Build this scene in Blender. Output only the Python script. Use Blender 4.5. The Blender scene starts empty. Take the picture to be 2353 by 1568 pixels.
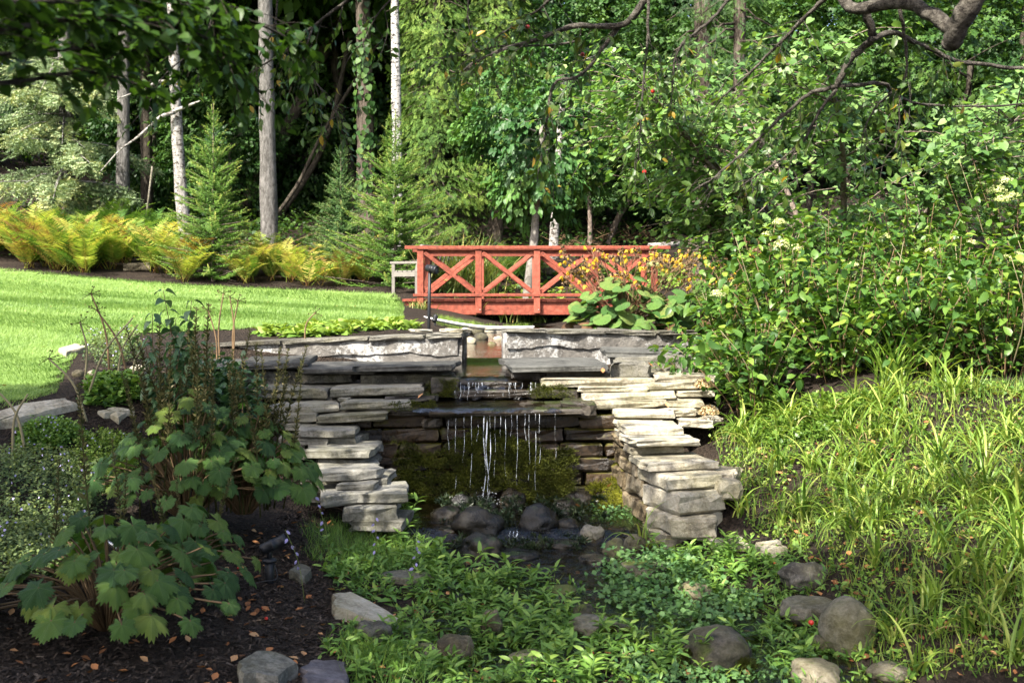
import bpy, math, random
import numpy as np
from mathutils import Vector, Matrix, noise

# ------------------------------------------------------------------ camera, sky, sun, exposure
scene = bpy.context.scene
col = scene.collection
F, CX, HY, EYE = 2522.0, 1176.0, 665.0, 2.0        # focal length and horizon of the photograph in its 2352 px wide view
cam_data = bpy.data.cameras.new("camera")
cam_data.sensor_width = 36.0
cam_data.lens = 36.0 * F / 2352.0
cam_data.shift_y = -(784.0 - HY) / 2352.0
cam_data.clip_start = 0.05
cam_data.clip_end = 1000.0
cam_data.dof.use_dof = True
cam_data.dof.focus_distance = 9.5
cam_data.dof.aperture_fstop = 5.0
cam = bpy.data.objects.new("camera", cam_data)
cam.location = (0, 0, EYE)
cam.rotation_euler = (math.radians(90), 0, 0)
col.objects.link(cam)
scene.camera = cam

SUN_EL, SUN_AZ = 47.0, 33.0                         # azimuth: degrees left of straight behind the camera
ce, se = math.cos(math.radians(SUN_EL)), math.sin(math.radians(SUN_EL))
SUN = Vector((-math.sin(math.radians(SUN_AZ)) * ce, -math.cos(math.radians(SUN_AZ)) * ce, se))
world = bpy.data.worlds.new("World")
scene.world = world
world.use_nodes = True
wn = world.node_tree
wn.nodes.clear()
sky = wn.nodes.new("ShaderNodeTexSky")
sky.sky_type = 'NISHITA'
sky.sun_disc = False
sky.sun_elevation = math.radians(SUN_EL)
sky.sun_rotation = math.atan2(SUN.x, SUN.y)
sky.air_density = 0.8
sky.dust_density = 4.0
sky.ozone_density = 0.5
bg = wn.nodes.new("ShaderNodeBackground")
bg.inputs["Strength"].default_value = 0.15
wo = wn.nodes.new("ShaderNodeOutputWorld")
wn.links.new(sky.outputs[0], bg.inputs["Color"])
wn.links.new(bg.outputs[0], wo.inputs["Surface"])
sd = bpy.data.lights.new("sun", 'SUN')
sd.energy = 5.0
sd.angle = math.radians(0.55)
sd.color = (1.0, 0.94, 0.84)
so = bpy.data.objects.new("sun", sd)
so.rotation_euler = SUN.to_track_quat('Z', 'Y').to_euler()
so.location = (-20, -30, 40)
col.objects.link(so)
scene.view_settings.view_transform = 'Standard'
scene.view_settings.look = 'None'
scene.view_settings.gamma = 1.0
scene.view_settings.exposure = 1.75
scene.render.engine = 'CYCLES'
scene.cycles.use_denoising = True
scene.cycles.max_bounces = 7
scene.cycles.diffuse_bounces = 3
scene.cycles.glossy_bounces = 3
scene.cycles.transmission_bounces = 4
scene.cycles.transparent_max_bounces = 10
scene.cycles.sample_clamp_indirect = 6.0
scene.cycles.caustics_reflective = False
scene.cycles.caustics_refractive = False

# ------------------------------------------------------------------ helpers
rng = np.random.default_rng(7)
R_ = random.Random(11)

def at(px, py, d):
    return Vector(((px - CX) / F * d, d, EYE - (py - HY) / F * d))

def unit(v):
    n = np.linalg.norm(v, axis=-1, keepdims=True)
    return v / np.maximum(n, 1e-9)

def make_mesh(name, V, F3=None, F4=None, var=None, mat=None, smooth=True):
    me = bpy.data.meshes.new(name)
    V = np.asarray(V, np.float32).reshape(-1, 3)
    me.vertices.add(len(V))
    me.vertices.foreach_set("co", V.ravel())
    F3 = np.zeros((0, 3), np.int32) if F3 is None or len(F3) == 0 else np.asarray(F3, np.int32).reshape(-1, 3)
    F4 = np.zeros((0, 4), np.int32) if F4 is None or len(F4) == 0 else np.asarray(F4, np.int32).reshape(-1, 4)
    loops = np.concatenate([F3.ravel(), F4.ravel()])
    me.loops.add(len(loops))
    me.loops.foreach_set("vertex_index", loops)
    npoly = len(F3) + len(F4)
    me.polygons.add(npoly)
    starts = np.concatenate([np.arange(len(F3)) * 3, len(F3) * 3 + np.arange(len(F4)) * 4]).astype(np.int32)
    me.polygons.foreach_set("loop_start", starts)
    me.polygons.foreach_set("use_smooth", np.full(npoly, smooth, dtype=bool))
    me.update(calc_edges=True)
    if var is not None:
        a = me.attributes.new("var", 'FLOAT', 'POINT')
        a.data.foreach_set("value", np.asarray(var, np.float32))
    if mat is not None:
        me.materials.append(mat)
    return me

class MB:
    """collects shapes for ONE mesh"""
    def __init__(self):
        self.v, self.f3, self.f4, self.var, self.n = [], [], [], [], 0
    def add(self, V, faces, var=0.5):
        V = np.asarray(V, float).reshape(-1, 3)
        for fs in (faces if isinstance(faces, tuple) else (faces,)):
            fs = np.asarray(fs, np.int64)
            if len(fs) == 0:
                continue
            (self.f3 if fs.shape[1] == 3 else self.f4).append(fs + self.n)
        self.v.append(V)
        self.var.append(np.broadcast_to(np.asarray(var, float), (len(V),)))
        self.n += len(V)
        return self
    def stamp(self, tpl, Rm, T, var=0.5):
        tv, tf = tpl
        Rm, T = np.asarray(Rm), np.asarray(T)
        N, k = len(T), len(tv)
        if N == 0:
            return self
        V = np.einsum('nij,kj->nki', Rm, tv) + T[:, None, :]
        off = (np.arange(N) * k)[:, None, None] + self.n
        for fs in (tf if isinstance(tf, tuple) else (tf,)):
            if len(fs):
                (self.f3 if fs.shape[1] == 3 else self.f4).append((fs[None] + off).reshape(-1, fs.shape[1]))
        self.v.append(V.reshape(-1, 3))
        var = np.broadcast_to(np.asarray(var, float), (N,))
        self.var.append(np.repeat(var, k))
        self.n += N * k
        return self
    def tube(self, pts, rad, seg=6, var=0.5, wob=0.0):
        V, Q = tube(pts, rad, seg, wob)
        return self.add(V, Q, var)
    def box(self, x0, x1, y0, y1, z0, z1, var=0.5):
        V = [(x, y, z) for x in (x0, x1) for y in (y0, y1) for z in (z0, z1)]
        return self.add(V, np.array([(0, 1, 3, 2), (4, 6, 7, 5), (0, 4, 5, 1), (2, 3, 7, 6), (0, 2, 6, 4), (1, 5, 7, 3)]), var)
    def mesh(self, name, mat, smooth=True):
        return make_mesh(name, np.concatenate(self.v), np.concatenate(self.f3) if self.f3 else None,
                         np.concatenate(self.f4) if self.f4 else None, np.concatenate(self.var), mat, smooth)
    def obj(self, name, mat, parent=None, smooth=True):
        return put(name, self.mesh(name, mat, smooth), parent)

def tube(pts, rad, seg=6, wob=0.0):
    P = np.asarray([tuple(p) for p in pts], float)
    n = len(P)
    rad = np.broadcast_to(np.asarray(rad, float), (n,))
    T = np.gradient(P, axis=0) if n > 1 else np.array([[0, 0, 1.]])
    T = unit(T)
    u = np.cross(T[0], (0.31, 0.87, 0.4) if abs(T[0][2]) > .8 else (0, 0, 1.))
    u /= np.linalg.norm(u)
    ang = np.arange(seg) / seg * 2 * math.pi
    V = []
    for i in range(n):
        u = u - T[i] * u.dot(T[i])
        u /= max(np.linalg.norm(u), 1e-9)
        w = np.cross(T[i], u)
        r = rad[i] * (1 + wob * np.sin(ang * 2 + i * 1.7) + wob * .7 * np.sin(ang * 3 - i * 2.3))
        V.append(P[i] + (np.cos(ang) * r)[:, None] * u + (np.sin(ang) * r)[:, None] * w)
    V.append(P[:1] - T[0] * rad[0] * .2)
    V.append(P[-1:] + T[-1] * rad[-1] * .3)
    V = np.concatenate(V)
    j = np.arange(seg)
    j2 = (j + 1) % seg
    Q = np.concatenate([np.stack([i * seg + j, i * seg + j2, (i + 1) * seg + j2, (i + 1) * seg + j], 1) for i in range(n - 1)]) if n > 1 else np.zeros((0, 4), int)
    a, b = n * seg, n * seg + 1
    T3 = np.concatenate([np.stack([np.full(seg, a), j2, j], 1), np.stack([np.full(seg, b), (n - 1) * seg + j, (n - 1) * seg + j2], 1)])
    return V, (Q, T3)

def spline(pts, n):
    """smooth polyline through control points"""
    P = np.asarray([tuple(p) for p in pts], float)
    if len(P) < 3:
        t = np.linspace(0, 1, n)[:, None]
        return P[0] * (1 - t) + P[-1] * t
    E = np.concatenate([[2 * P[0] - P[1]], P, [2 * P[-1] - P[-2]]])
    out = []
    for s in np.linspace(0, len(P) - 1 - 1e-9, n):
        i = int(s); t = s - i
        p0, p1, p2, p3 = E[i:i + 4]
        out.append(.5 * (2 * p1 + (p2 - p0) * t + (2 * p0 - 5 * p1 + 4 * p2 - p3) * t * t + (3 * p1 - p0 - 3 * p2 + p3) * t ** 3))
    return np.array(out)

def put(name, data, parent=None, M=None):
    o = bpy.data.objects.new(name, data)
    col.objects.link(o)
    if parent is not None:
        o.parent = parent
        o.matrix_parent_inverse = Matrix.Translation(-parent.location)
    if M is not None:
        o.matrix_basis = M
    return o

def thing(name, label, cat, loc=(0, 0, 0), group=None):
    o = bpy.data.objects.new(name, None)
    o.empty_display_size = 0.1
    o.location = loc
    col.objects.link(o)
    return tag(o, label, cat, group)

def tag(o, label=None, cat=None, group=None, kind=None):
    if label: o["label"] = label
    if cat: o["category"] = cat
    if group: o["group"] = group
    if kind: o["kind"] = kind
    return o

def mat4(Rm, T):
    M = Matrix.Identity(4)
    for i in range(3):
        for j in range(3):
            M[i][j] = float(Rm[i][j])
        M[i][3] = float(T[i])
    return M

def frames(Fwd, Nrm, size=1.0, sx=1.0):
    """rotation matrices: template y -> Fwd, z -> Nrm"""
    Fwd = unit(np.asarray(Fwd, float))
    X = unit(np.cross(Fwd, np.asarray(Nrm, float)))
    Z = np.cross(X, Fwd)
    s = np.broadcast_to(np.asarray(size, float), (len(Fwd),))[:, None]
    return np.stack([X * s * sx, Fwd * s, Z * s], axis=2)

def rand_dirs(g, n):
    return unit(g.normal(size=(n, 3)))

def fbm(x, y, s=0.0, oct=3):
    """cheap smooth noise on arrays"""
    x, y = np.asarray(x, float), np.asarray(y, float)
    out, a, f = 0, 1.0, 1.0
    for k in range(oct):
        out = out + a * (np.sin(x * f * 1.7 + s + 1.3 * np.sin(y * f * 1.1 + s * 2 + k)) * np.cos(y * f * 1.9 - s + 1.1 * np.sin(x * f * .9 + k * 2.1)))
        a *= .5; f *= 2.1
    return out

# ------------------------------------------------------------------ materials
def new_mat(name):
    m = bpy.data.materials.new(name)
    m.use_nodes = True
    nt = m.node_tree
    nt.nodes.clear()
    out = nt.nodes.new("ShaderNodeOutputMaterial")
    return m, nt, out

def ramp(nt, fac, stops, interp='LINEAR'):
    r = nt.nodes.new("ShaderNodeValToRGB")
    r.color_ramp.interpolation = interp
    el = r.color_ramp.elements
    el[0].position, el[0].color = stops[0][0], (*stops[0][1], 1)
    el[1].position, el[1].color = stops[-1][0], (*stops[-1][1], 1)
    for p, c in stops[1:-1]:
        e = el.new(p); e.color = (*c, 1)
    nt.links.new(fac, r.inputs[0])
    return r.outputs[0]

def tex_noise(nt, scale, detail=4, rough=.6, vec=None, dist=0.0):
    n = nt.nodes.new("ShaderNodeTexNoise")
    n.inputs["Scale"].default_value = scale
    n.inputs["Detail"].default_value = detail
    n.inputs["Roughness"].default_value = rough
    n.inputs["Distortion"].default_value = dist
    if vec is not None: nt.links.new(vec, n.inputs["Vector"])
    return n.outputs["Fac"]

def coords(nt, kind="Object", scale=None):
    tc = nt.nodes.new("ShaderNodeTexCoord")
    v = tc.outputs[kind]
    if scale:
        mp = nt.nodes.new("ShaderNodeMapping")
        mp.inputs["Scale"].default_value = scale
        nt.links.new(v, mp.inputs["Vector"])
        v = mp.outputs[0]
    return v

def position(nt, scale=None):
    g = nt.nodes.new("ShaderNodeNewGeometry")
    v = g.outputs["Position"]
    if scale:
        mp = nt.nodes.new("ShaderNodeMapping")
        mp.inputs["Scale"].default_value = scale
        nt.links.new(v, mp.inputs["Vector"])
        v = mp.outputs[0]
    return v

def mathn(nt, op, a, b=None, clamp=False):
    n = nt.nodes.new("ShaderNodeMath")
    n.operation = op
    n.use_clamp = clamp
    for i, v in enumerate((a, b)):
        if v is None: continue
        if isinstance(v, (int, float)): n.inputs[i].default_value = v
        else: nt.links.new(v, n.inputs[i])
    return n.outputs[0]

def mixc(nt, fac, a, b, mode='MIX'):
    n = nt.nodes.new("ShaderNodeMix")
    n.data_type = 'RGBA'
    n.blend_type = mode
    for i, v in ((0, fac), (6, a), (7, b)):
        if isinstance(v, (int, float)): n.inputs[i].default_value = v
        elif isinstance(v, tuple): n.inputs[i].default_value = (*v, 1)
        else: nt.links.new(v, n.inputs[i])
    return n.outputs[2]

def bump(nt, h, strength=.5, dist=.02):
    b = nt.nodes.new("ShaderNodeBump")
    b.inputs["Strength"].default_value = strength
    b.inputs["Distance"].default_value = dist
    nt.links.new(h, b.inputs["Height"])
    return b.outputs[0]

def principled(nt, out, color, rough=.7, normal=None, spec=.4):
    p = nt.nodes.new("ShaderNodeBsdfPrincipled")
    if isinstance(color, tuple): p.inputs["Base Color"].default_value = (*color, 1)
    else: nt.links.new(color, p.inputs["Base Color"])
    if isinstance(rough, (int, float)): p.inputs["Roughness"].default_value = rough
    else: nt.links.new(rough, p.inputs["Roughness"])
    p.inputs["Specular IOR Level"].default_value = spec
    if normal is not None: nt.links.new(normal, p.inputs["Normal"])
    if out is not None: nt.links.new(p.outputs[0], out.inputs["Surface"])
    return p

def leaf_mat(name, stops, trans=.32, rough=.45, spec=.35, objr=0.0, tint=(1.25, 1.25, .55), blot=.0, veins=0):
    """leaf: colour by the 'var' attribute (and a per-object random), some light passes through"""
    m, nt, out = new_mat(name)
    a = nt.nodes.new("ShaderNodeAttribute"); a.attribute_name = "var"
    fac = a.outputs["Fac"]
    if objr:
        oi = nt.nodes.new("ShaderNodeObjectInfo")
        fac = mathn(nt, 'ADD', fac, mathn(nt, 'MULTIPLY', mathn(nt, 'SUBTRACT', oi.outputs["Random"], .5), objr))
    if blot:
        nz = tex_noise(nt, 14, 3, .6, position(nt))
        fac = mathn(nt, 'ADD', fac, mathn(nt, 'MULTIPLY', mathn(nt, 'SUBTRACT', nz, .5), blot))
    c = ramp(nt, fac, stops)
    nrm = None
    if veins:
        sp_ = nt.nodes.new("ShaderNodeSeparateXYZ"); nt.links.new(coords(nt), sp_.inputs[0])
        an = mathn(nt, 'ARCTAN2', sp_.outputs[0], sp_.outputs[1])
        vn = mathn(nt, 'ABSOLUTE', mathn(nt, 'SINE', mathn(nt, 'MULTIPLY', an, veins / 2)))
        rd_ = nt.nodes.new("ShaderNodeVectorMath"); rd_.operation = 'LENGTH'; nt.links.new(coords(nt), rd_.inputs[0])
        vr_ = mathn(nt, 'ABSOLUTE', mathn(nt, 'SINE', mathn(nt, 'ADD', mathn(nt, 'MULTIPLY', rd_.outputs["Value"], 22), mathn(nt, 'MULTIPLY', vn, -5))))
        line = mathn(nt, 'MULTIPLY', mathn(nt, 'MULTIPLY', vn, rd_.outputs["Value"]), 1.0)
        k_ = ramp(nt, line, [(.0, (1, 1, 1)), (.07, (0, 0, 0))])
        k2 = ramp(nt, vr_, [(.0, (.55,) * 3), (.22, (0, 0, 0))])
        kk = mathn(nt, 'MAXIMUM', k_, k2)
        c = mixc(nt, mathn(nt, 'MULTIPLY', kk, .5), c, mixc(nt, .5, c, (.16, .22, .07)))
        nrm = bump(nt, mathn(nt, 'ADD', kk, tex_noise(nt, 30, 3, .6, coords(nt))), .5, .05)
    p = principled(nt, None, c, rough, nrm, spec)
    t = nt.nodes.new("ShaderNodeBsdfTranslucent")
    nt.links.new(mixc(nt, 1.0, c, tint, 'MULTIPLY'), t.inputs["Color"])
    mx = nt.nodes.new("ShaderNodeMixShader")
    mx.inputs[0].default_value = trans
    nt.links.new(p.outputs[0], mx.inputs[1]); nt.links.new(t.outputs[0], mx.inputs[2])
    nt.links.new(mx.outputs[0], out.inputs["Surface"])
    return m

def plain_mat(name, color, rough=.6, spec=.4, var=.25, scale=18, bmp=.25, metal=0):
    m, nt, out = new_mat(name)
    nz = tex_noise(nt, scale, 5, .65, coords(nt))
    c = mixc(nt, nz, tuple(x * (1 - var) for x in color), tuple(min(1, x * (1 + var)) for x in color))
    p = principled(nt, out, c, rough, bump(nt, nz, bmp, .01), spec)
    p.inputs["Metallic"].default_value = metal
    return m

def stone_mat(name, lo, mid, hi, moss=0.0, scale=6.0, bmp=.6, rough=.85, mosscol=(.05, .07, .01), wet=False, objr=.35, algae=0.0):
    m, nt, out = new_mat(name)
    v = position(nt)
    oi = nt.nodes.new("ShaderNodeObjectInfo")
    n1 = tex_noise(nt, scale, 8, .68, v)
    n2 = tex_noise(nt, scale * 7, 7, .75, v)
    f = mathn(nt, 'ADD', mathn(nt, 'MULTIPLY', n1, .55), mathn(nt, 'MULTIPLY', n2, .5))
    f = mathn(nt, 'ADD', f, mathn(nt, 'MULTIPLY', mathn(nt, 'SUBTRACT', oi.outputs["Random"], .5), objr * .4))
    c = ramp(nt, f, [(.36, tuple(x * .55 for x in lo)), (.46, lo), (.54, mid), (.66, hi)])
    g = nt.nodes.new("ShaderNodeNewGeometry")
    sx = nt.nodes.new("ShaderNodeSeparateXYZ"); nt.links.new(g.outputs["Normal"], sx.inputs[0])
    n3 = tex_noise(nt, scale * .8, 4, .65, v, .4)
    if moss:
        k = mathn(nt, 'ADD', mathn(nt, 'MULTIPLY', sx.outputs[2], .25), n3)
        k = ramp(nt, k, [(.86 - moss * .5, (0, 0, 0)), (.98 - moss * .5, (1, 1, 1))])
        mc = mixc(nt, n2, tuple(x * .5 for x in mosscol), tuple(x * 1.6 for x in mosscol))
        c = mixc(nt, k, c, mc)
    if algae:
        k = ramp(nt, tex_noise(nt, scale * .55, 4, .6, v), [(.42, (0, 0, 0)), (.72, (1, 1, 1))])
        c = mixc(nt, mathn(nt, 'MULTIPLY', k, algae), c, (.16, .15, .055))
    h = mathn(nt, 'ADD', n1, mathn(nt, 'MULTIPLY', n2, .45))
    r = ramp(nt, n1, [(.4, (.2,) * 3), (.62, (.65,) * 3)]) if wet else rough
    principled(nt, out, c, r, bump(nt, h, bmp, .03), .35 if wet else .3)
    return m

M = {}
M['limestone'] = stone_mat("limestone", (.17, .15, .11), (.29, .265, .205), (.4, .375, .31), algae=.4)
M['limestone_shade'] = stone_mat("shaded_limestone", (.08, .077, .062), (.15, .144, .122), (.22, .213, .186), algae=.3)  # same stone as limestone, shade of the left side put into its colour
M['flagstone'] = stone_mat("flagstone", (.03, .03, .027), (.062, .062, .056), (.1, .1, .09), scale=4)
M['rubble'] = stone_mat("rough_concrete", (.05, .046, .038), (.105, .1, .083), (.17, .163, .14), scale=9, bmp=1.0, algae=.25)
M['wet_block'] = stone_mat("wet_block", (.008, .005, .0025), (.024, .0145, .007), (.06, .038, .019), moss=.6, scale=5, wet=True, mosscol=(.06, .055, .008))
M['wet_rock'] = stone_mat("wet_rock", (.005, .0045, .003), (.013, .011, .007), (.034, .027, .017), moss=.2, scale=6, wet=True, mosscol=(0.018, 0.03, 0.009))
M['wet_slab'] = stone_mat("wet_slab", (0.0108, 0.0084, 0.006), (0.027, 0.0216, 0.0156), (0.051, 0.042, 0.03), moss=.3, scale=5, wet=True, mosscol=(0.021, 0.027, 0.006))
M['boulder_grey'] = stone_mat("grey_boulder", (0.038, 0.035, 0.029), (0.095, 0.088, 0.072), (0.2, 0.185, 0.155), bmp=1.0, moss=.05, scale=5, algae=.45)
M['boulder_dark'] = stone_mat("dark_boulder", (0.014, 0.013, 0.01), (0.044, 0.04, 0.031), (0.105, 0.095, 0.076), bmp=1.0, moss=.28, scale=5, algae=.45)
M['boulder_tan'] = stone_mat("tan_boulder", (0.045, 0.036, 0.021), (0.11, 0.093, 0.062), (0.22, 0.195, 0.145), bmp=1.0, moss=.08, scale=6, algae=.45)
M['slate_purple'] = stone_mat("purple_slate", (0.08, 0.0725, 0.08), (0.12, 0.11, 0.122), (0.16, 0.15, 0.165), scale=4)
M['limestone_damp'] = stone_mat("damp_stained_limestone", (.05, .036, .018), (.13, .1, .058), (.25, .215, .15), moss=.25, mosscol=(.09, .08, .014))
M['concrete'] = None
def concrete():
    m, nt, out = new_mat("peeling_whitewashed_concrete")
    v = position(nt)
    n1 = tex_noise(nt, 2.6, 8, .72, v, .3)
    n2 = tex_noise(nt, 26, 6, .75, v)
    n3 = tex_noise(nt, 7, 6, .7, v)
    base = ramp(nt, n3, [(.25, (.05, .047, .042)), (.55, (.13, .122, .11)), (.8, (.21, .2, .175))])
    k = mathn(nt, 'ADD', n1, mathn(nt, 'MULTIPLY', mathn(nt, 'SUBTRACT', n2, .5), .55))
    c = mixc(nt, ramp(nt, k, [(.49, (0, 0, 0)), (.58, (1, 1, 1))]), base, (.36, .36, .345))
    c = mixc(nt, ramp(nt, n2, [(.60, (0, 0, 0)), (.67, (.75,) * 3)]), c, (.035, .034, .031))
    principled(nt, out, c, .9, bump(nt, mathn(nt, 'ADD', k, n2), .7, .03), .2)
    return m
M['concrete'] = concrete()
M['moss_bright'] = leaf_mat("bright_moss", [(0, (.05, .06, .006)), (.5, (.13, .14, .012)), (1, (.2, .2, .025))], trans=.25, rough=.8, spec=.1)
M['moss_wet'] = leaf_mat("wet_algae", [(0, (.008, .016, .009)), (.5, (.018, .032, .014)), (1, (.04, .055, .02))], trans=.1, rough=.35, spec=.4)
M['moss_dark'] = leaf_mat("dark_moss", [(0, (.022, .028, .004)), (.5, (.05, .06, .007)), (1, (.09, .1, .013))], trans=.2, rough=.7, spec=.2)

def red_wood():
    m, nt, out = new_mat("red_stained_wood")
    v = coords(nt, "Object", (3, 3, 3))
    oi = nt.nodes.new("ShaderNodeObjectInfo")
    n1 = tex_noise(nt, 5, 6, .7, v, .5)
    n2 = tex_noise(nt, 60, 4, .6, v)
    f = mathn(nt, 'ADD', n1, mathn(nt, 'MULTIPLY', mathn(nt, 'SUBTRACT', oi.outputs["Random"], .5), .3))
    c = ramp(nt, f, [(.36, (.11, .026, .014)), (.5, (.185, .041, .022)), (.66, (.24, .07, .042))])
    c = mixc(nt, ramp(nt, n2, [(.66, (0, 0, 0)), (.78, (.5,) * 3)]), c, (.2, .09, .065))
    gr = ramp(nt, tex_noise(nt, 3, 6, .75, position(nt, (6, 6, 1.2))), [(.52, (0, 0, 0)), (.68, (.6,) * 3)])
    c = mixc(nt, gr, c, (.1, .035, .022))
    principled(nt, out, c, .6, bump(nt, mathn(nt, 'ADD', n1, n2), .25, .006), .3)
    return m
M['red_wood'] = red_wood()
M['old_wood'] = plain_mat("weathered_teak", (.15, .14, .125), .85, .2, .4, 20, .4)
M['black_metal'] = plain_mat("black_lamp_paint", (.011, .012, .014), .45, .3, .2, 30, .1)
M['glass_lens'] = plain_mat("lamp_lens", (.1, .11, .12), .08, .6, .05, 5, .0)
M['white_hose'] = plain_mat("white_hose", (.72, .72, .7), .4, .4, .08, 12, .05)
M['bolt'] = plain_mat("galvanised_bolt", (.25, .22, .2), .5, .5, .2, 40, .1, .6)

def bark(name, lo, mid, hi, sc=(7, 7, 2.2), bmp=1.0, spots=None):
    m, nt, out = new_mat(name)
    v = position(nt, sc)
    n1 = tex_noise(nt, 2.2, 8, .72, v, .6)
    n2 = tex_noise(nt, 9, 5, .7, v)
    f = mathn(nt, 'ADD', mathn(nt, 'MULTIPLY', n1, .8), mathn(nt, 'MULTIPLY', n2, .3))
    c = ramp(nt, f, [(.44, lo), (.55, mid), (.66, hi)])
    if spots:
        v2 = position(nt, (6, 6, 14))
        c = mixc(nt, ramp(nt, tex_noise(nt, 1.6, 3, .7, v2), [(.53, (0, 0, 0)), (.58, (1, 1, 1))]), c, spots)
    principled(nt, out, c, .9, bump(nt, f, bmp, .05), .15)
    return m
M['bark_grey'] = bark("grey_spruce_bark", (.045, .042, .037), (.1, .095, .088), (.165, .158, .148))
M['bark_pale'] = bark("pale_bark", (0.149, 0.136, 0.124), (0.26, 0.248, 0.229), (0.36, 0.347, 0.329), spots=(0.0558, 0.0465, 0.0372))
M['bark_white'] = bark("white_birch_bark", (0.223, 0.211, 0.192), (0.36, 0.347, 0.329), (0.446, 0.44, 0.422), spots=(0.031, 0.0279, 0.0248))
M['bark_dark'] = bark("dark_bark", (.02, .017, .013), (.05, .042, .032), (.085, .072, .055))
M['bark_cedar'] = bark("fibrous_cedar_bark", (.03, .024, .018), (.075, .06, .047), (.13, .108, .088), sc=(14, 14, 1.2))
M['bark_smooth'] = bark("smooth_grey_bark", (.11, .105, .09), (.17, .16, .14), (.22, .21, .19), sc=(5, 5, 5), bmp=.3)
M['bark_apple'] = bark("apple_bark", (.035, .03, .025), (.09, .08, .066), (.17, .155, .13), sc=(12, 12, 12), bmp=1.0)
M['bark_redbud'] = bark("redbud_bark", (.06, .045, .035), (.14, .11, .088), (.24, .2, .165), sc=(10, 10, 4), bmp=.6)
M['stem_brown'] = plain_mat("brown_stem", (.13, .085, .045), .7, .2, .3, 20, .1)
M['stem_green'] = plain_mat("green_stem", (.09, .12, .025), .6, .3, .3, 20, .1)
M['stem_straw'] = plain_mat("straw_stalk", (.2, .175, .1), .7, .2, .25, 20, .1)

G = lambda *s: [(i / (len(s) - 1), c) for i, c in enumerate(s)]
M['leaf_hyd'] = leaf_mat("hydrangea_leaf", G((.026, .07, .013), (.06, .135, .02), (.12, .205, .028), (.22, .29, .04)), .33, .42, .4, .9)
M['leaf_hyd_mass'] = leaf_mat("hydrangea_foliage", G((.026, .07, .013), (.055, .125, .019), (.1, .18, .025), (.18, .25, .035)), .33, .42, .4)
M['leaf_redbud'] = leaf_mat('leaf_redbud', G((.05, .115, .03), (.1, .2, .05), (.16, .27, .075), (.25, .35, .12)), .42, .45, .35, .7)
M['leaf_redbud_mass'] = leaf_mat('leaf_redbud_mass', G((.05, .115, .03), (.1, .2, .05), (.16, .27, .075), (.25, .35, .12)), .42, .45, .35)
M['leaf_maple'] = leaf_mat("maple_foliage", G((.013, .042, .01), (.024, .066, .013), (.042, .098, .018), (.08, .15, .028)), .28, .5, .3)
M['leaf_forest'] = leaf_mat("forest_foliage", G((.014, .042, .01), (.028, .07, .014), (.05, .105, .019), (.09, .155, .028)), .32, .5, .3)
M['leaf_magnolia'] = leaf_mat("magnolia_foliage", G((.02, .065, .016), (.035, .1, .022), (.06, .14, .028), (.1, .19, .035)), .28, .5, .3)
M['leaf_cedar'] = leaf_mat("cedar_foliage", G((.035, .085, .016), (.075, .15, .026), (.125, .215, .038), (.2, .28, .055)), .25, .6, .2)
M['needle_young'] = leaf_mat("young_spruce_needles", G((.03, .085, .012), (.06, .14, .018), (.11, .2, .03), (.24, .26, .06)), .15, .55, .25)
M['needle_dark'] = leaf_mat("dark_spruce_needles", G((.02, .055, .016), (.04, .095, .025), (.07, .14, .035), (.16, .18, .06)), .15, .55, .25)
M['needle_blue'] = leaf_mat("blue_spruce_needles", G((.09, .14, .07), (.17, .24, .12), (.26, .33, .17), (.36, .38, .18)), .18, .6, .2)
M['leaf_fern'] = leaf_mat("fern_frond", G((.09, .18, .03), (.17, .26, .04), (.32, .36, .07), (.44, .39, .09), (.22, .12, .045)), .45, .6, .2, 1.15, tint=(1.1, 1.1, .6))
M['leaf_fern_green'] = leaf_mat("green_fern_frond", G((.04, .1, .02), (.075, .16, .028), (.14, .22, .04)), .35, .6, .2, .9)
M['leaf_ligularia'] = leaf_mat("ligularia_leaf", G((.02, .06, .013), (.042, .102, .021), (.075, .148, .026), (.14, .19, .03)), .34, .45, .35, .9, blot=.35, veins=7)
M['leaf_round'] = leaf_mat("round_ligularia_leaf", G((.03, .085, .018), (.06, .14, .028), (.1, .19, .04), (.18, .2, .05)), .28, .45, .35, .8, blot=.4, veins=9)
M['leaf_withered'] = leaf_mat("withered_leaf", G((.05, .028, .016), (.1, .055, .028), (.16, .11, .045)), .2, .7, .2, .8, blot=.6)
M['leaf_daylily'] = leaf_mat("daylily_blade", G((.055, .12, .017), (.12, .205, .028), (.19, .28, .045), (.31, .35, .08)), .38, .4, .35, 1.0)
M['leaf_groundcover'] = leaf_mat("forget_me_not_foliage", G((.045, .11, .022), (.08, .17, .032), (.125, .23, .04), (.2, .29, .05)), .32, .45, .35)
M['leaf_cress'] = leaf_mat("cress_foliage", G((.05, .12, .04), (.085, .175, .055), (.13, .23, .07)), .3, .5, .3)
M['leaf_catmint'] = leaf_mat("catmint_foliage", G((.05, .09, .045), (.09, .14, .065), (.14, .19, .07), (.2, .23, .06)), .3, .7, .2)
M['leaf_lilac'] = leaf_mat("lilac_leaf", G((.035, .085, .032), (.065, .13, .055), (.12, .19, .09)), .32, .4, .4, .9)
M['leaf_apple'] = leaf_mat("apple_leaf", G((.025, .065, .014), (.05, .105, .018), (.1, .16, .03), (.3, .2, .02)), .4, .42, .4)
M['leaf_dark'] = leaf_mat("shading_tree_leaf", G((.022, .055, .01), (.04, .09, .013), (.075, .14, .018)), .45, .45, .35)
M['leaf_iris'] = leaf_mat("iris_blade", G((.06, .12, .03), (.11, .18, .04), (.2, .23, .07), (.36, .28, .1)), .3, .5, .3)
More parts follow.
